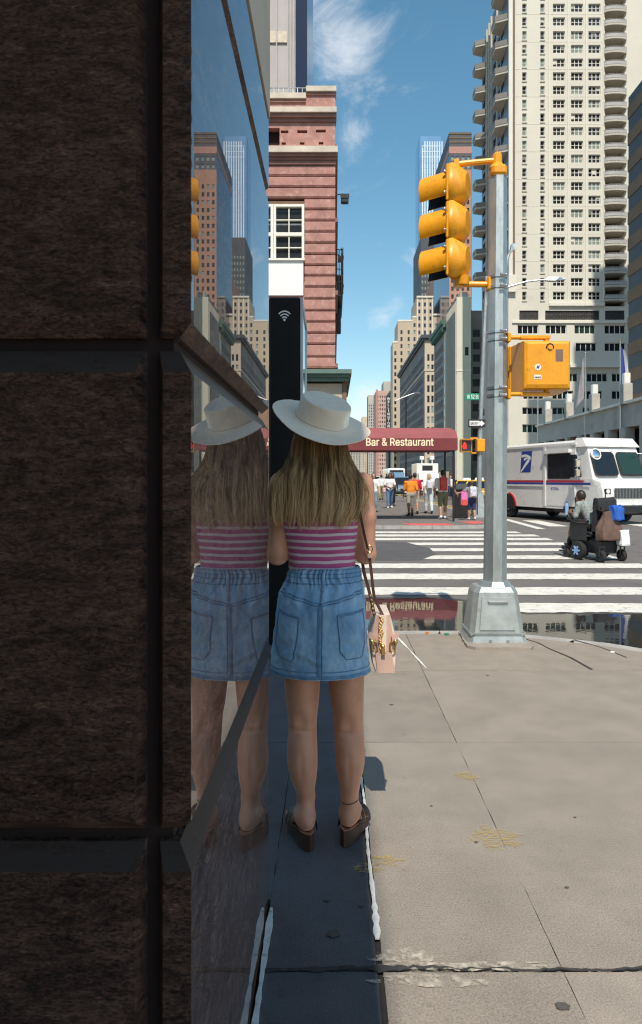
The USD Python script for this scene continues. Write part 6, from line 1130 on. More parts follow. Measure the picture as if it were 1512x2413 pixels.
# sandals: brown wedges, black crossed straps; thin line round the right ankle
for s, P, d in FEET:
    t = np.linspace(0, 2 * np.pi, 40, endpoint=False); L = .245
    out = []
    for a in t:
        q = (1 - math.cos(a)) / 2; hw = np.interp(q, [0, .08, .25, .5, .75, .93, 1], [.0, .022, .031, .033, .042, .030, 0.0]); out.append((-.045 + L * q, hw * (1 if a < np.pi else -1), ))
    top_z = lambda a: np.interp(a, [-.05, .05, .14, .21], [.062, .057, .028, .018]); V = [P(a, b, 0.001) for a, b in out] + [P(a * .98 - .003, b * 1.02, top_z(a)) for a, b in out]; n = len(out)
    Fc = [(i, (i + 1) % n, n + (i + 1) % n) for i in range(n)] + [(i, n + (i + 1) % n, n + i) for i in range(n)] + [(0, i + 1, i) for i in range(1, n - 1)] + [(n, n + i, n + i + 1) for i in range(1, n - 1)]
    sdl = wom.part('sandal', trimesh.Trimesh(np.array(V), Fc, process=False), 'wedge_brown', smooth=35, world=True)
    V2 = [P(a * .97 - .003, b * .97, top_z(a) + .001) for a, b in out] + [P(a * .97 - .003, b * .97, top_z(a) + .005) for a, b in out]; wom.part('insole', trimesh.Trimesh(np.array(V2), Fc, process=False), 'insole', smooth=35, world=True, parent=sdl)
    def strap(a0, a1, w, hh):
        rows_ = []
        for e in np.linspace(-.5, .5, 4):
            rows_.append([P(a0 + (a1 - a0) * k + e * w, .052 * math.cos(np.pi * (1 - k)), .035 + hh * math.sin(np.pi * k) ** .8) for k in np.linspace(0, 1, 18)])
        V3 = np.array(rows_); wom.part('strap', sheet(V3), 'strap_black', smooth=True, world=True, parent=sdl)
    strap(.045, .125, .030, .082); strap(.125, .045, .030, .080)
an = [(wx(823.5) + .0335 * math.cos(a), YW + .003 + .042 * math.sin(a), wz(1884) + .004 * math.cos(a)) for a in np.linspace(0, 2 * np.pi, 30)]; wom.part('anklet', path_tube(an, .0014, 5), 'strap_black', world=True)

# hat: flat crowned, wide stiff brim, tipped back and to the right
rx_, ry_ = math.radians(22.5), math.radians(17.5)
Rm = trimesh.transformations.rotation_matrix(ry_, (0, 1, 0)) @ trimesh.transformations.rotation_matrix(rx_, (1, 0, 0))
hc = np.array([wx(756), YW + .012, wz(993)])
def hat_part(name, prof, mt, parent=None, sy=1.0, wob=0.0):
    m = revolve(prof, 96); v = m.vertices.copy(); v[:, 1] *= sy; r = np.hypot(v[:, 0], v[:, 1]); a = np.arctan2(v[:, 1], v[:, 0]); v[:, 2] += wob * np.clip((r - .11) / .09, 0, 1) ** 1.5 * (.010 * np.cos(2 * a) + .004 * np.cos(3 * a + 1))
    v += .0045 * (meshkit.fbm(v * 11 + 4, 3)[:, None] - .5) * [1, 1, 1.4]; v = v @ Rm[:3, :3].T + hc; m.vertices = v; return wom.part(name, m, mt, smooth=50, world=True, parent=parent)
ht_ = hat_part('hat', [(.104, -.004), (.125, -.0035), (.16, -.0015), (.192, .001), (.1975, .0035), (.197, .006), (.192, .0065), (.16, .0045), (.125, .0025), (.111, .004), (.1065, .010), (.105, .022), (.1025, .05), (.0995, .080), (.0975, .0855), (.0935, .0885), (.086, .0885), (.05, .0865), (.001, .0862)], 'felt', sy=1.07, wob=1)
hat_part('crown_seam', [(.1068, .0085), (.1075, .0095), (.1073, .0125), (.1064, .0135)], 'hat_under', ht_, 1.07)
# hair: a dark under-layer and many strands that fan out over the back and shoulders
HV = [1005, 1030, 1055, 1075, 1101, 1127, 1150, 1166, 1185, 1202, 1225]
HL = [699, 690, 685, 680, 668, 643, 636, 634.5, 634, 634, 640]
HR = [808, 816, 821.5, 826, 835, 854, 866, 868, 864, 858, 846]
HY = [-.085, -.085, -.083, -.085, -.10, -.118, -.128, -.132, -.134, -.136, -.138]
HD_ = [.10, .10, .095, .09, .08, .08, .085, .09, .09, .09, .085]
def hair_pt(s, v, lay):
    ul, ur, yb, dp = (np.interp(v, HV, q) for q in (HL, HR, HY, HD_)); c = (ul + ur) / 2; w_ = (ur - ul) / 2
    k = np.sqrt(np.clip(1 - s * s, 0, 1)); return np.stack([wx(c + w_ * s * (1 - .02 * lay)), YW + yb + dp * (1 - k ** .8) + .018 * lay, wz(v + 0 * s)], -1)
ss = np.linspace(-.985, .985, 70); vv = np.linspace(0, 1, 40); S_, V_ = np.meshgrid(ss, vv); V_ = 1020 + 14 * S_ + V_ * (1212 - 1020 - 14 * S_); Hs = hair_pt(S_, V_, .9)
Hs[..., 1] += .004 * np.sin(S_ * 40 + V_ * .02); cut_ = 1204 + 9 * np.sin(ss * 21) + 5 * np.sin(ss * 47 + 1)
for j in range(len(ss)): k = V_[:, j] > cut_[j]; Hs[k, j, 2] = wz(cut_[j])
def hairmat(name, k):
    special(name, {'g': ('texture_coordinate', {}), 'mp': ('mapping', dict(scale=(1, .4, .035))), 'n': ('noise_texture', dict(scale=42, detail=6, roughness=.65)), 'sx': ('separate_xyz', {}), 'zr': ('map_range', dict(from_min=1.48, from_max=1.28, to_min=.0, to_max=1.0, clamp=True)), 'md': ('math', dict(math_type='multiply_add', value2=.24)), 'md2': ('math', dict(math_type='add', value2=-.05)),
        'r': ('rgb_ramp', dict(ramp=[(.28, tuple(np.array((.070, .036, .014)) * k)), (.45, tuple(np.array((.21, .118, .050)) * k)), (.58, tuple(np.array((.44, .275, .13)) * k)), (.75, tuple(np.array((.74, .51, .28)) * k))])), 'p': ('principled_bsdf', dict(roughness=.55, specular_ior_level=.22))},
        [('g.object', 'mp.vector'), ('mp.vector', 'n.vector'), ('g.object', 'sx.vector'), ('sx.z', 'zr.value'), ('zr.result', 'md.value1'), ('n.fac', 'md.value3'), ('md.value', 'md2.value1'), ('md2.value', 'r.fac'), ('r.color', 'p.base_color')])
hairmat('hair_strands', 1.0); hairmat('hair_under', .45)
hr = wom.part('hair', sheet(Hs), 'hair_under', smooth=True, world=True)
r_ = np.random.default_rng(11); NS, NP = 9000, 15
s0 = r_.uniform(-1, 1, NS); s0 = np.sign(s0) * np.abs(s0) ** .92 * .99; lay = r_.random(NS) ** 1.5 * .8; cl = np.round(s0 * 21 + .7 * r_.normal(size=NS)); cph = np.sin(cl * 12.9898) * 43758.5453; cph = cph - np.floor(cph)
ends = 1196 + 22 * cph + r_.normal(size=NS) * 10 + 8 * (1 - s0 ** 2); t = np.linspace(0, 1, NP)
st_ = (1022 + 14 * s0)[:, None]; v_all = st_ + (ends[:, None] - st_) * t
sw = s0[:, None] + (.026 * np.sin(6.28 * (t * (1.1 + .7 * cph[:, None]) + cph[:, None])) + .0 + .75 * (cl / 21 - s0)[:, None] * t ** 1.5 + .035 * (cph[:, None] - .5) * t + .016 * r_.normal(size=(NS, 1)) * t ** 2)
pts = hair_pt(np.clip(sw, -1.02, 1.02), v_all, lay[:, None]); pts[..., 1] += (.007 * np.sin(cl * 1.7)[:, None] * t) + .004 * r_.normal(size=(NS, 1)) - .006 * cph[:, None] * t
fly = r_.random(NS) < .05; pts[fly, :, 1] -= .012 * t; pts[fly, :, 0] += (r_.normal(size=(fly.sum(), 1)) * .012) * t ** 2
# inwards curl at the very ends
pts[..., 1] += .012 * np.clip(t - .85, 0, 1) * 6 * .3
cv = UsdGeom.BasisCurves.Define(stage, numbered(hr + '/strands')); cv.CreateTypeAttr('cubic'); cv.CreateBasisAttr('catmullRom'); cv.CreateWrapAttr('pinned')
loc = pts.reshape(-1, 3) - wom.loc; cv.CreatePointsAttr(Vt.Vec3fArray.FromNumpy(loc.astype(np.float32))); cv.CreateCurveVertexCountsAttr(Vt.IntArray.FromNumpy(np.full(NS, NP, np.int32)))
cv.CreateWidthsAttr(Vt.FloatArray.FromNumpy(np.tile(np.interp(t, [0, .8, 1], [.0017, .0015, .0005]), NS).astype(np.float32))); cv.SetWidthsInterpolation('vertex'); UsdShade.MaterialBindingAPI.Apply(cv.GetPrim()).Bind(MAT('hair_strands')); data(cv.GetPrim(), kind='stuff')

# ------------------------------------------------------------------ handbag on her right side
bu, bY = 904, YW - .02; SBg = F / bY
gx, gz = (lambda u: (u - U0) / SBg), (lambda v: EYE + (V0 - v) / SBg)
bag = Thing('handbag', 'pale pink leather handbag with gold zip and rings hanging at her right side', 'handbag', (gx(904), bY, gz(1582)))
yb0, yb1 = bY - .03, bY + .20
def bagsec(y, k): return [(gx(904) + (gx(u) - gx(904)) * k, y, gz(1512) + (gz(v) - gz(1512)) * (1 - (1 - k) * .5)) for u, v in ((885, 1444), (917, 1444), (879, 1462), (923, 1462), (871, 1503), (933, 1503), (876, 1560), (932, 1560), (884, 1582), (928, 1580))]
bag.part('body', hull(bagsec(yb0 + .012, .93) + bagsec(yb0 + .03, 1.0) + bagsec(yb1 - .03, 1.0) + bagsec(yb1, .93)), 'leather_white', world=True)
def bpanel(pts_, y, t, mt, name, lab=None): return bag.part(name, hull([(gx(u), y - (t if k else 0), gz(v)) for u, v in pts_ for k in (0, 1)]), mt, world=True, label=lab)
bpanel([(883, 1533), (921, 1533), (888, 1581), (929, 1580)], yb0 + .012, .012, 'leather_pink', 'end_panel'); bpanel([(883, 1447), (917, 1447), (876, 1503), (926, 1503), (884, 1532), (921, 1532)], yb0 + .014, .008, 'leather_pink', 'gusset')
bpanel([(891, 1446), (909, 1446), (892, 1532), (908, 1532)], yb0 + .006, .010, 'leather_white', 'zip_band')
zs = np.linspace(1450, 1526, 24); bag.part('zip', cat(*[ball((gx(894 + 2.8 * (k % 2) + 2.2 * math.sin(k * .7)), yb0 - .006, gz(v)), .0052, 1, (1.1, .8, .9)) for k, v in enumerate(zs)]), 'gold', world=True, smooth=True); bag.part('zip_pull', cat(rbox(gx(896), gx(905), yb0 - .018, yb0 - .006, gz(1536), gz(1519), .002), ball((gx(900), yb0 - .012, gz(1517)), .009, 1)), 'gold', world=True)
for s, u in ((-1, 876), (1, 928)):
    th_ = np.linspace(0, 2 * np.pi, 22); rg = [(gx(u - s * 5) + .011 * math.cos(a), yb0 + .002 - .010 * abs(math.sin(a)) * 0 - .006, gz(1518) + .019 * math.sin(a)) for a in th_]; bag.part('ring', path_tube(rg, .0032, 7), 'gold', world=True, smooth=True)
    bag.part('tab', hull([(gx(u - s * 8), yb0 + .004, gz(1494)), (gx(u + s * 8), yb0 + .006, gz(1484)), (gx(u + s * 10), yb0 + .006, gz(1494)), (gx(u - s * 4), yb0 + .004, gz(1512)), (gx(u - s * 8), yb0 - .008, gz(1494)), (gx(u + s * 8), yb0 - .006, gz(1484)), (gx(u + s * 10), yb0 - .006, gz(1494)), (gx(u - s * 4), yb0 - .008, gz(1512))]), 'leather_pink', world=True); bag.part('ring', ball((gx(u + s * 1), yb0 - .008, gz(1508)), .012, 2, (.8, .7, 1.1)), 'gold', world=True, smooth=True)
def flat_strap(pts_, w, t=.003):
    p = np.array(pts_, float); tt = np.linspace(0, 1, len(p)); q = np.linspace(0, 1, 40); p = PchipInterpolator(tt, p)(q); d = np.gradient(p, axis=0); d /= np.linalg.norm(d, axis=1, keepdims=True); side_ = np.cross(d, [0.25, 1, 0]); side_ /= np.linalg.norm(side_, axis=1, keepdims=True); nn = np.cross(d, side_)
    rows_ = [p + side_ * w / 2 + nn * t / 2, p - side_ * w / 2 + nn * t / 2, p - side_ * w / 2 - nn * t / 2, p + side_ * w / 2 - nn * t / 2, p + side_ * w / 2 + nn * t / 2]; return sheet(np.stack(rows_))
knot = (gx(868), bY - .045, gz(1303))
bag.part('strap', flat_strap([(wx(826), YW + .05, wz(1122)), (wx(830), YW - .01, wz(1112)), (wx(836), YW - .075, wz(1135)), (wx(845), YW - .098, wz(1200)), (gx(856), bY - .075, gz(1255)), knot], .009), 'leather_dark', world=True, smooth=True, label='thin dark shoulder strap')
bag.part('strap', flat_strap([knot, (gx(873), bY - .045, gz(1345)), (gx(880), bY - .03, gz(1400)), (gx(893), bY - .02, gz(1432)), (gx(906), bY - .03, gz(1456))], .011), 'leather_dark', world=True, smooth=True); bag.part('strap', flat_strap([(wx(838), YW + .055, wz(1130)), (gx(848), bY + .06, gz(1250)), (gx(856), bY + .01, gz(1340)), (gx(868), bY - .01, gz(1388)), (gx(882), bY - .02, gz(1450))], .012), 'leather_dark', world=True, smooth=True)
bag.part('strap_keeper', rbox(gx(863), gx(874), bY - .056, bY - .034, gz(1312), gz(1292), .003), 'leather_pink', world=True); bag.part('strap_buckle', path_tube([(gx(869) + .011 * math.cos(a), bY - .056, gz(1290) + .013 * math.sin(a)) for a in th_], .0025, 6), 'gold', world=True)
bag.part('clasp', cat(*[ball((gx(872 + k * 1.6), bY - .035, gz(1400 + 10 * k)), .0055, 1) for k in range(5)]), 'gold', world=True, smooth=True)
# ------------------------------------------------------------------ people on the far corner
def make_person(label, loc, rot, h, skin, hair, shirt, legs, shoe, group='people on the far corner', sleeve=.5, hem=.46, leg_len=.06, stride=.10, hair_len=0.0, J=None, res=.0145, female=False, shirt_long=None, legs2=None):
    """a figure of height h facing +y before it is turned by rot; joints as fractions of h, J overrides them"""
    sh = .105 if female else .118
    j = dict(pel=(0, 0, .53), che=(0, .005, .735), nec=(0, .0, .835), hea=(0, .012, .925))
    for s, n in ((-1, 'l'), (1, 'r')):
        fw = stride * s
        j.update({'hip' + n: (s * .052, 0, .515), 'kne' + n: (s * .055, fw * .55 + .015, .285), 'ank' + n: (s * .055, fw - (.03 if fw < 0 else 0), .048 + (.02 if fw < 0 else 0)), 'toe' + n: (s * .065, fw + .085 - (.02 if fw < 0 else 0), .018),
                  'sho' + n: (s * sh, 0, .80), 'elb' + n: (s * (sh + .03), -fw * .5 - .01, .625), 'wri' + n: (s * (sh + .035), -fw * .8 + .05, .485)})
    j.update(J or {}); j = {k: np.array(v, float) * h for k, v in j.items()}
    allp = np.array(list(j.values())); lo, hi = allp.min(0) - .2, allp.max(0) + .2; lo[2] = min(lo[2], -.02) if J is None else lo[2]
    def fld(): return Field(lo, hi, res)
    R = lambda v: v * h
    def trunk(f, k=0.0):
        p, c, n_ = j['pel'], j['che'], j['nec']; right = (j['shor'] - j['shol']); right = right / np.linalg.norm(right); w = (.036 if female else .033) * h
        for s in (-1, 1):
            f.cone(p + right * s * R(.042), p + (c - p) * .45 + right * s * R(.030 if female else .036), R(.062 if female else .056) + k, R(.050 if female else .054) + k, .04); f.cone(p + (c - p) * .45 + right * s * R(.030 if female else .036), c + right * s * R(.046), R(.050 if female else .054) + k, R(.060) + k, .04)
        for n in 'lr': f.cone(c * .5 + n_ * .5, j['sho' + n], R(.04) + k, R(.036) + k, .03)
    def arm(f, n, k=0.0, upto=1.0):
        a, e, w = j['sho' + n], j['elb' + n], j['wri' + n]
        if upto <= .5: f.cone(a, a + (e - a) * upto * 2 * .8, R(.032) + k, R(.029) + k, .02)
        else:
            f.cone(a, e, R(.031) + k, R(.024) + k, .02); f.cone(e, w if upto >= 1 else e + (w - e) * (upto - .5) * 2, R(.024) + k, R(.017) + k, .012)
    def leg(f, n, k=0.0, z0=0.0):
        a, b, c = j['hip' + n], j['kne' + n], j['ank' + n]
        f.cone(a, b, R(.058 if female else .054) + k, R(.036) + k, .02); f.cone(b, b + (c - b) * .35, R(.034) + k, R(.036) + k, .015); f.cone(b + (c - b) * .35, c, R(.036) + k, R(.023) + k, .015)
    f = fld(); trunk(f)
    for n in 'lr':
        arm(f, n); leg(f, n); f.cone(j['ank' + n], j['toe' + n], R(.024), R(.018), .01)
        d = j['wri' + n] - j['elb' + n]; d /= np.linalg.norm(d); f.cone(j['wri' + n], j['wri' + n] + d * R(.045), R(.016), R(.019), .01)
    f.cone(j['nec'] - [0, 0, R(.03)], j['hea'], R(.032), R(.03), .02); f.ell(j['hea'], (R(.043), R(.055), R(.066)), .012); up_ = j['hea'] - j['nec']
    f.ell(j['hea'] + [0, R(.055), -R(.008)], (R(.011), R(.013), R(.018)), .006); f.ell(j['hea'] + [0, R(.035), -R(.045)], (R(.024), R(.026), R(.018)), .01)
    for s in (-1, 1): f.ell(j['hea'] + [s * R(.044), 0, 0], (R(.007), R(.012), R(.018)), .005)
    th = Thing('person', label, 'person', loc, rot, group)
    body = smooth_mesh(f.mesh(), 4); ms = [body]
    th.part('body', body, skin, smooth=True)
    for n, s in (('l', -1), ('r', 1)):                                   # hands: palm, four fingers, thumb
        d = j['wri' + n] - j['elb' + n]; d /= np.linalg.norm(d); hf = Field(j['wri' + n] - .16, j['wri' + n] + .16, .0062); hand_chain(hf, j['wri' + n] + d * .005, d, (-s, .2, 0), .105 * h, .30, -s if False else s)
        th.part('hand', smooth_mesh(hf.mesh(), 2), skin, smooth=True)
    # clothes follow the body a centimetre out
    f = fld(); trunk(f, .012)
    for n in 'lr': arm(f, n, .012, sleeve)
    x, y, z = f.xyz((slice(None),) * 3); up = (j['nec'] - j['pel']); up /= np.linalg.norm(up); tp_ = x * up[0] + y * up[1] + z * up[2]; base = j['pel'] @ up
    keep = np.maximum((base + R(hem - .53)) - tp_, tp_ - (j['nec'] @ up - R(.002))); arms_low = None
    fa = fld()
    for n in 'lr': arm(fa, n, .012, sleeve)
    F_ = np.minimum(np.maximum(f.F, keep), np.maximum(fa.F, tp_ - (j['nec'] @ up - R(.002)))); th.part('shirt', smooth_mesh(f.mesh(F_.astype(np.float32)), 3), shirt, smooth=True)
    f = fld()
    for n in 'lr': leg(f, n, .013)
    p = j['pel']; right = (j['hipr'] - j['hipl']); right /= np.linalg.norm(right)
    for s in (-1, 1): f.cone(p + right * s * R(.035) - up * R(.02), p + right * s * R(.035) + up * R(.045), R(.062) + .008, R(.052) + .008, .04)
    zz = z + 0 * x + 0 * y
    if J is None or 'seat' not in J: F_ = np.maximum(f.F, (R(leg_len) - zz).astype(np.float32))
    else: F_ = f.F
    F_ = np.maximum(F_, (tp_ - (base + R(.045))).astype(np.float32))
    th.part('trousers' if leg_len < .15 else 'shorts', smooth_mesh(f.mesh(F_.astype(np.float32)), 3), legs, smooth=True)
    for n in 'lr':
        sf = Field(np.minimum(j['ank' + n], j['toe' + n]) - .12, np.maximum(j['ank' + n], j['toe' + n]) + .12, .0105); a, t_ = j['ank' + n], j['toe' + n]; d = t_ - a; d[2] = 0; d /= np.linalg.norm(d)
        sf.cone(a + [0, 0, -R(.012)] - d * R(.02), t_ + d * R(.02), R(.027), R(.022), .01); xx, yy2, zz2 = sf.xyz((slice(None),) * 3); S_F = np.maximum(sf.F, zz2 + 0 * xx - (max(a[2], t_[2]) + R(.018)))
        th.part('shoe', smooth_mesh(sf.mesh(S_F.astype(np.float32)), 2), shoe, smooth=True)
    hf = fld(); hd = j['hea']; hf.ell(hd + [0, -R(.010), R(.012)], (R(.050), R(.058), R(.066)), .01)
    if hair_len:
        for s in (-1, 0, 1): hf.cone(hd + [s * R(.028), -R(.028), 0], hd + [s * R(.045), -R(.045), -R(hair_len)], R(.034), R(.024), .02)
    x, y, z = hf.xyz((slice(None),) * 3); face = np.minimum((y - hd[1]) - R(.018), R(.045) - (z - hd[2])); H_F = np.maximum(hf.F, np.minimum(y - (hd[1] + R(.012)) + .0 * x, (hd[2] + R(.034)) - z + 0 * x + 0 * y)) if not hair_len else np.maximum(hf.F, np.minimum(y - (hd[1] + R(.010)) + 0 * x, (hd[2] + R(.034)) - z + 0 * x + 0 * y))
    if not hair_len: H_F = np.maximum(H_F, (hd[2] - R(.035)) - z + 0 * x + 0 * y)
    th.part('hair', smooth_mesh(hf.mesh(H_F.astype(np.float32)), 3), hair, smooth=True)
    for s in (-1, 1): th.part('eye', ball(hd + [s * R(.018), R(.048), R(.006)], R(.0065), 1), 'black_metal')
    return th, j
def backpack(label, th, j, h, mt, w=.15, hh=.24, dz=0.0):
    c = j['che'] + [0, -.085 * h - .05, -.02 * h + dz]; t = Thing('backpack', label, 'backpack', th.loc, th.rot, 'backpacks worn on the far corner')
    t.part('body', hull([(c[0] + sx * w * k, c[1] + y, c[2] + z) for sx in (-1, 1) for y, z, k in ((.06, -hh * .95, .95), (.06, hh * .9, .9), (-.08, -hh * .85, .85), (-.07, hh * .6, .8), (-.02, hh, .75), (-.09, -hh * .2, .8))]), mt)
    t.part('pocket', hull([(c[0] + sx * w * .62 * k, c[1] + y, c[2] + z) for sx in (-1, 1) for y, z, k in ((-.06, -hh * .8, 1), (-.06, -.02, 1), (-.12, -hh * .7, .9), (-.115, -.06, .9))]), mt)
    for s in (-1, 1): t.part('strap', path_tube([(c[0] + s * w * .6, c[1] + .03, c[2] + hh * .75), (s * .075 * h * .62 + c[0], j['sho' + 'l'][1] - .01, j['shol'][2] + .055), (c[0] + s * .07 * h, .095, j['shol'][2] - .05), (c[0] + s * .085 * h, .06, c[2] - hh * .5), (c[0] + s * w * .8, c[1] + .05, c[2] - hh * .7)], .016, 6), mt)
    return t
GA = None
def ped(u, Y): return (X(u, Y), Y, 0.0)
make_person('woman with loose brown hair walking towards us in pale top and light jeans', ped(880, 30), 176, 1.70, 'skin_light', 'hair_brown', 'cloth_white', 'cloth_jeans_light', 'cloth_black', female=True, hair_len=.13, sleeve=.5, hem=.50)
make_person('person all in black with long dark hair behind the woman with the pink bag', ped(924, 37), 182, 1.78, 'skin_brown', 'hair_dark', 'cloth_black', 'cloth_black', 'cloth_black', female=True, hair_len=.12, sleeve=.9)
pw, jw = make_person('woman in white top and blue jeans walking towards us with a pink bag', ped(918, 34.5), 180, 1.72, 'skin_brown', 'hair_dark', 'cloth_white', 'cloth_jeans', 'cloth_white', female=True, hair_len=.05, sleeve=.5, J=dict(elbr=(.15, .03, .64), wrir=(.07, .12, .60), elbl=(-.15, .03, .64), wril=(-.06, .13, .58)))
t = Thing('shoulder_bag', 'pink bag carried by the woman in white top', 'bag', pw.loc, pw.rot)
t.part('body', rbox(.20, .36, -.12, .14, .74, 1.0, .05), 'bag_pink'); t.part('strap', path_tube([(.26, 0, .99), (.2, .0, 1.25), (.17, -.01, 1.42)], .012, 6), 'bag_pink')
make_person('person in orange shirt and patterned shorts walking away', ped(967, 27.0), 6, 1.62, 'skin_tan', 'hair_dark', 'cloth_orange', 'cloth_plaid', 'cloth_black', leg_len=.24, sleeve=.55, hem=.42, stride=.07)
make_person('person in red shirt half hidden beyond the orange shirt', ped(977, 28.6), -4, 1.68, 'skin_tan', 'hair_dark', 'cloth_red', 'cloth_plaid', 'cloth_black', leg_len=.27, sleeve=.55, hem=.43, stride=-.09)
pf, jf = make_person('blond woman in white top and pale trousers walking away with a pale backpack', ped(1010, 28.8), 2, 1.66, 'skin_light', 'hair_blond', 'cloth_white', 'cloth_pale_jeans', 'cloth_black', female=True, hair_len=.045, sleeve=.4, stride=-.10)
backpack('pale patterned backpack on the blond woman', pf, jf, 1.66, 'pack_pale', .13, .19)
pm, jm = make_person('man in white shirt and khaki shorts walking away, holding a hand of the child', ped(1043, 24.7), 0, 1.74, 'skin_tan', 'hair_dark', 'cloth_white', 'cloth_khaki', 'cloth_white', leg_len=.27, sleeve=.5, hem=.44, stride=.06, J=dict(elbr=(.185, .0, .655), wrir=(.275, .02, .53)))
backpack('small red backpack on the man in khaki shorts', pm, jm, 1.74, 'pack_red', .14, .24)
pk_, jk = make_person('child in pale shirt and navy shorts holding the hand of the man with red backpack', ped(1111, 24.2), 4, 1.36, 'skin_tan', 'hair_brown', 'cloth_print', 'cloth_navy', 'cloth_white', leg_len=.26, sleeve=.5, hem=.44, stride=-.07, J=dict(elbl=(-.20, .0, .72), wril=(-.315, .02, .69)))
backpack('pale patterned backpack on the child', pk_, jk, 1.36, 'pack_pale', .13, .19)
t = Thing('school_bag', 'pink patterned bag hanging beside the child', 'bag', ped(1093, 24.1), 0)
t.part('body', hull([(sx * .13 * k, y, z) for sx in (-1, 1) for y, z, k in ((.07, .52, .9), (.07, .98, .8), (-.07, .54, .85), (-.06, .95, .75))]), 'pack_pink'); t.part('handle', path_tube([(-.06, 0, .97), (-.02, 0, 1.06), (.06, 0, .97)], .012, 6), 'pack_pink'); t.part('pocket', rbox(-.09, .09, -.11, -.06, .50, .72, .02), 'pack_red')
make_person('distant person in pale top by the kerb beyond the litter bin', ped(1061, 52), 180, 1.72, 'skin_light', 'hair_dark', 'cloth_white', 'cloth_navy', 'cloth_black', res=.022)
make_person('distant person in white shirt far along the pavement near the canopy post', ped(898, 48), 0, 1.75, 'skin_tan', 'hair_dark', 'cloth_white', 'cloth_khaki', 'cloth_black', res=.022)

# ------------------------------------------------------------------ person in the powered wheelchair on the crossing
WL = np.array([X(1396, 13.2), 13.2, ROAD + .0]); WR = 24.0
wc_ = Thing('wheelchair', 'black powered wheelchair with blue star wheel hub on the crossing', 'wheelchair', WL, WR)
wc_.part('base', hull([(sx * .20 * k, y, z) for sx in (-1, 1) for y, z, k in ((-.40, .14, .9), (.36, .14, .9), (-.42, .36, 1), (.34, .34, 1), (-.3, .44, .8), (.25, .42, .8))]), 'black_metal')
for s in (-1, 1):
    w = wc_.part('drive_wheel', frame_on(revolve([(.001, -.05), (.11, -.06), (.165, -.045), (.175, 0), (.165, .045), (.11, .06), (.001, .05)], 28), (s * .29, .06, .175), (0, 1, 0), (0, 0, 1)), 'rubber', smooth=30)
    hub = unary_union([Polygon([(.0, -.022), (.085, -.014), (.095, .0), (.085, .014), (0, .022)])]); from shapely import affinity
    star = unary_union([affinity.rotate(hub, 60 * k, origin=(0, 0)) for k in range(6)]); wc_.part('hub', frame_on(extr(star, .02), (s * .345 + (0 if s > 0 else 0), .06, .175), (0, 1, 0), (0, 0, 1), (s, 0, 0)), 'bottle_blue', parent=w)
    for y, r_c, xx in ((.44, .085, .22), (-.46, .11, .25)):
        cf = wc_.part('caster', frame_on(revolve([(.001, -.035), (r_c * .8, -.04), (r_c, -.02), (r_c, .02), (r_c * .8, .04), (.001, .035)], 20), (s * xx, y, r_c), (0, 1, 0), (0, 0, 1)), 'rubber', smooth=30); wc_.part('fork', cat(tube((s * xx - .05, y, r_c), (s * xx - .05, y - .02, r_c + .18), .014, n=6), tube((s * xx + .05, y, r_c), (s * xx + .05, y - .02, r_c + .18), .014, n=6), box(s * xx - .06, s * xx + .06, y - .05, y + .02, r_c + .16, r_c + .19)), 'black_metal', parent=cf)
    wc_.part('armrest', rbox(s * .27 - .04, s * .27 + .04, -.16, .26, .70, .75, .015), 'black_metal'); wc_.part('side_panel', rbox(s * .265 - .015, s * .265 + .015, -.12, .30, .36, .69, .01), 'black_metal'); wc_.part('push_handle', tube((s * .2, -.27, .98), (s * .2, -.42, 1.0), .016), 'rubber')
wc_.part('seat', rbox(-.24, .24, -.22, .28, .46, .54, .03), 'black_metal'); wc_.part('backrest', hull([(sx * .23, y, z) for sx in (-1, 1) for y, z in ((-.20, .54), (-.27, .54), (-.25, 1.06), (-.31, 1.06))]), 'cloth_black')
wc_.part('footplate', cat(rbox(-.2, .2, .46, .70, .10, .125, .005), tube((-.12, .42, .12), (-.12, .32, .4), .02), tube((.12, .42, .12), (.12, .32, .4), .02)), 'black_metal'); wc_.part('joystick', cat(rbox(-.31, -.23, .24, .36, .73, .78, .01), tube((-.27, .31, .78), (-.27, .31, .84), .012), ball((-.27, .31, .85), .02, 1)), 'black_metal')
wc_.part('tail_light', rbox(-.21, -.17, -.435, -.42, .26, .29, .004), 'sticker_yellow')
hs_ = 1.72
def fr_(x, y, z): return (x / hs_, y / hs_, z / hs_)
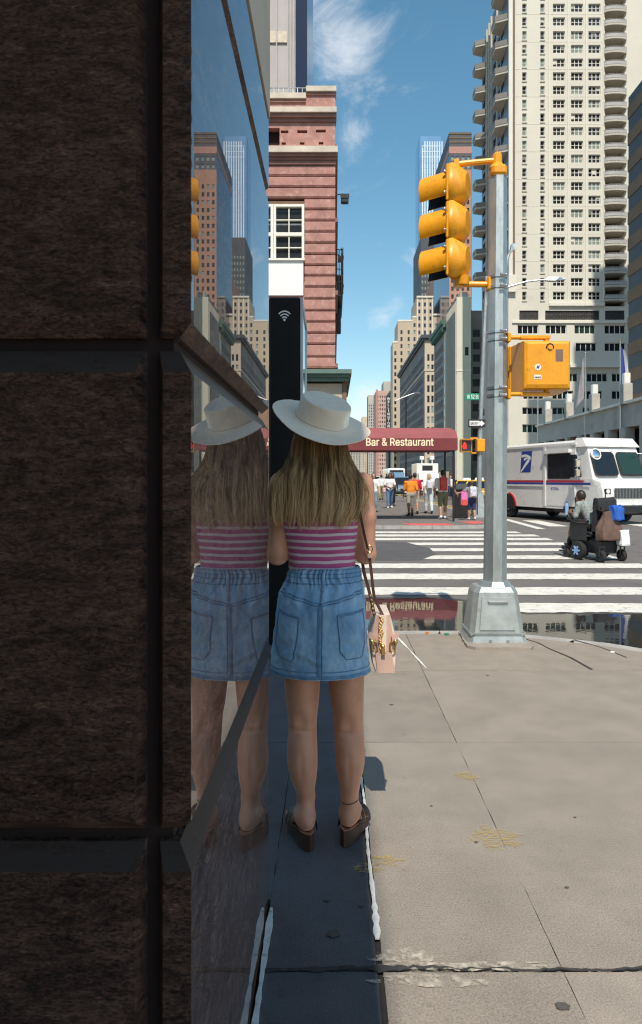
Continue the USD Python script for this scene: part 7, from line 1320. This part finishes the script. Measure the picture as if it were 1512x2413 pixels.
make_person('person in patterned shirt sitting hunched in the powered wheelchair', WL, WR, hs_, 'skin_brown', 'hair_dark', 'cloth_print', 'cloth_black', 'cloth_black', group=None, sleeve=.55, hem=.50, leg_len=.05,
    J=dict(pel=fr_(0, -.08, .66), che=fr_(0, .09, .95), nec=fr_(-.02, .20, 1.07), hea=fr_(-.03, .29, 1.17), hipl=fr_(-.09, -.05, .62), hipr=fr_(.09, -.05, .62), knel=fr_(-.13, .38, .62), kner=fr_(.13, .38, .62), ankl=fr_(-.12, .48, .23), ankr=fr_(.12, .48, .23), toel=fr_(-.12, .62, .17), toer=fr_(.12, .62, .17), shol=fr_(-.20, .14, 1.02), shor=fr_(.18, .14, 1.02), elbl=fr_(-.27, .16, .82), elbr=fr_(.27, .14, .82), wril=fr_(-.20, .36, .86), wrir=fr_(.16, .36, .86), seat=(0, 0, .35)))
t = Thing('water_bottle', 'blue plastic bottle held by the person in the wheelchair', 'bottle', WL, WR); t.part('body', tube((-.20, .47, .82), (-.20, .47, 1.0), .035, n=14), 'bottle_blue'); t.part('neck', tube((-.20, .47, 1.0), (-.20, .47, 1.05), .03, .014, 12), 'bottle_blue'); t.part('cap', tube((-.20, .47, 1.05), (-.20, .47, 1.075), .016, n=10), 'stripe_blue')
def sack(name, label, mt, pts_, seed, handles=()):
    t = Thing(name, label, 'bag', WL, WR); m = hull(pts_); m = m.subdivide().subdivide().subdivide(); v = m.vertices; m.vertices = v + (meshkit.fbm(v * [9, 9, 4] + seed, 3)[:, None] - .5) * .07 * m.vertex_normals; t.part('body', m, mt, smooth=True)
    for a in handles: t.part('handle', path_tube(a, .012, 6), mt)
sack('carrier_bag', 'large brown carrier bag hanging from the wheelchair back', 'bag_brown', [(sx * .10 - .02, y, z) for sx in (-1, 1) for y, z in ((-.36, .90), (-.44, .92))] + [(sx * .24 - .02, y, z) for sx in (-1, 1) for y, z in ((-.34, .38), (-.54, .40), (-.35, .62), (-.52, .6))], 3, [[(-.12, -.4, .84), (-.18, -.40, 1.0), (-.05, -.38, .86)]])
sack('blue_bag', 'shiny blue bag on top of the wheelchair back', 'bag_blue', [(sx * .11 + .12, y, z) for sx in (-1, 1) for y, z in ((-.36, .74), (-.56, .76), (-.36, 1.0), (-.52, .98), (-.44, 1.03))], 5)
sack('white_bag', 'white and blue plastic bag low behind the wheelchair', 'bag_white', [(sx * .09 + .22, y, z) for sx in (-1, 1) for y, z in ((-.44, .30), (-.60, .30), (-.44, .56), (-.56, .58))], 7)
sack('black_coat', 'black coat bundled over the top of the wheelchair backrest', 'cloth_black', [(sx * .22, y, z) for sx in (-1, 1) for y, z in ((-.20, .95), (-.40, .92), (-.22, 1.14), (-.36, 1.12), (-.29, 1.17))], 9)
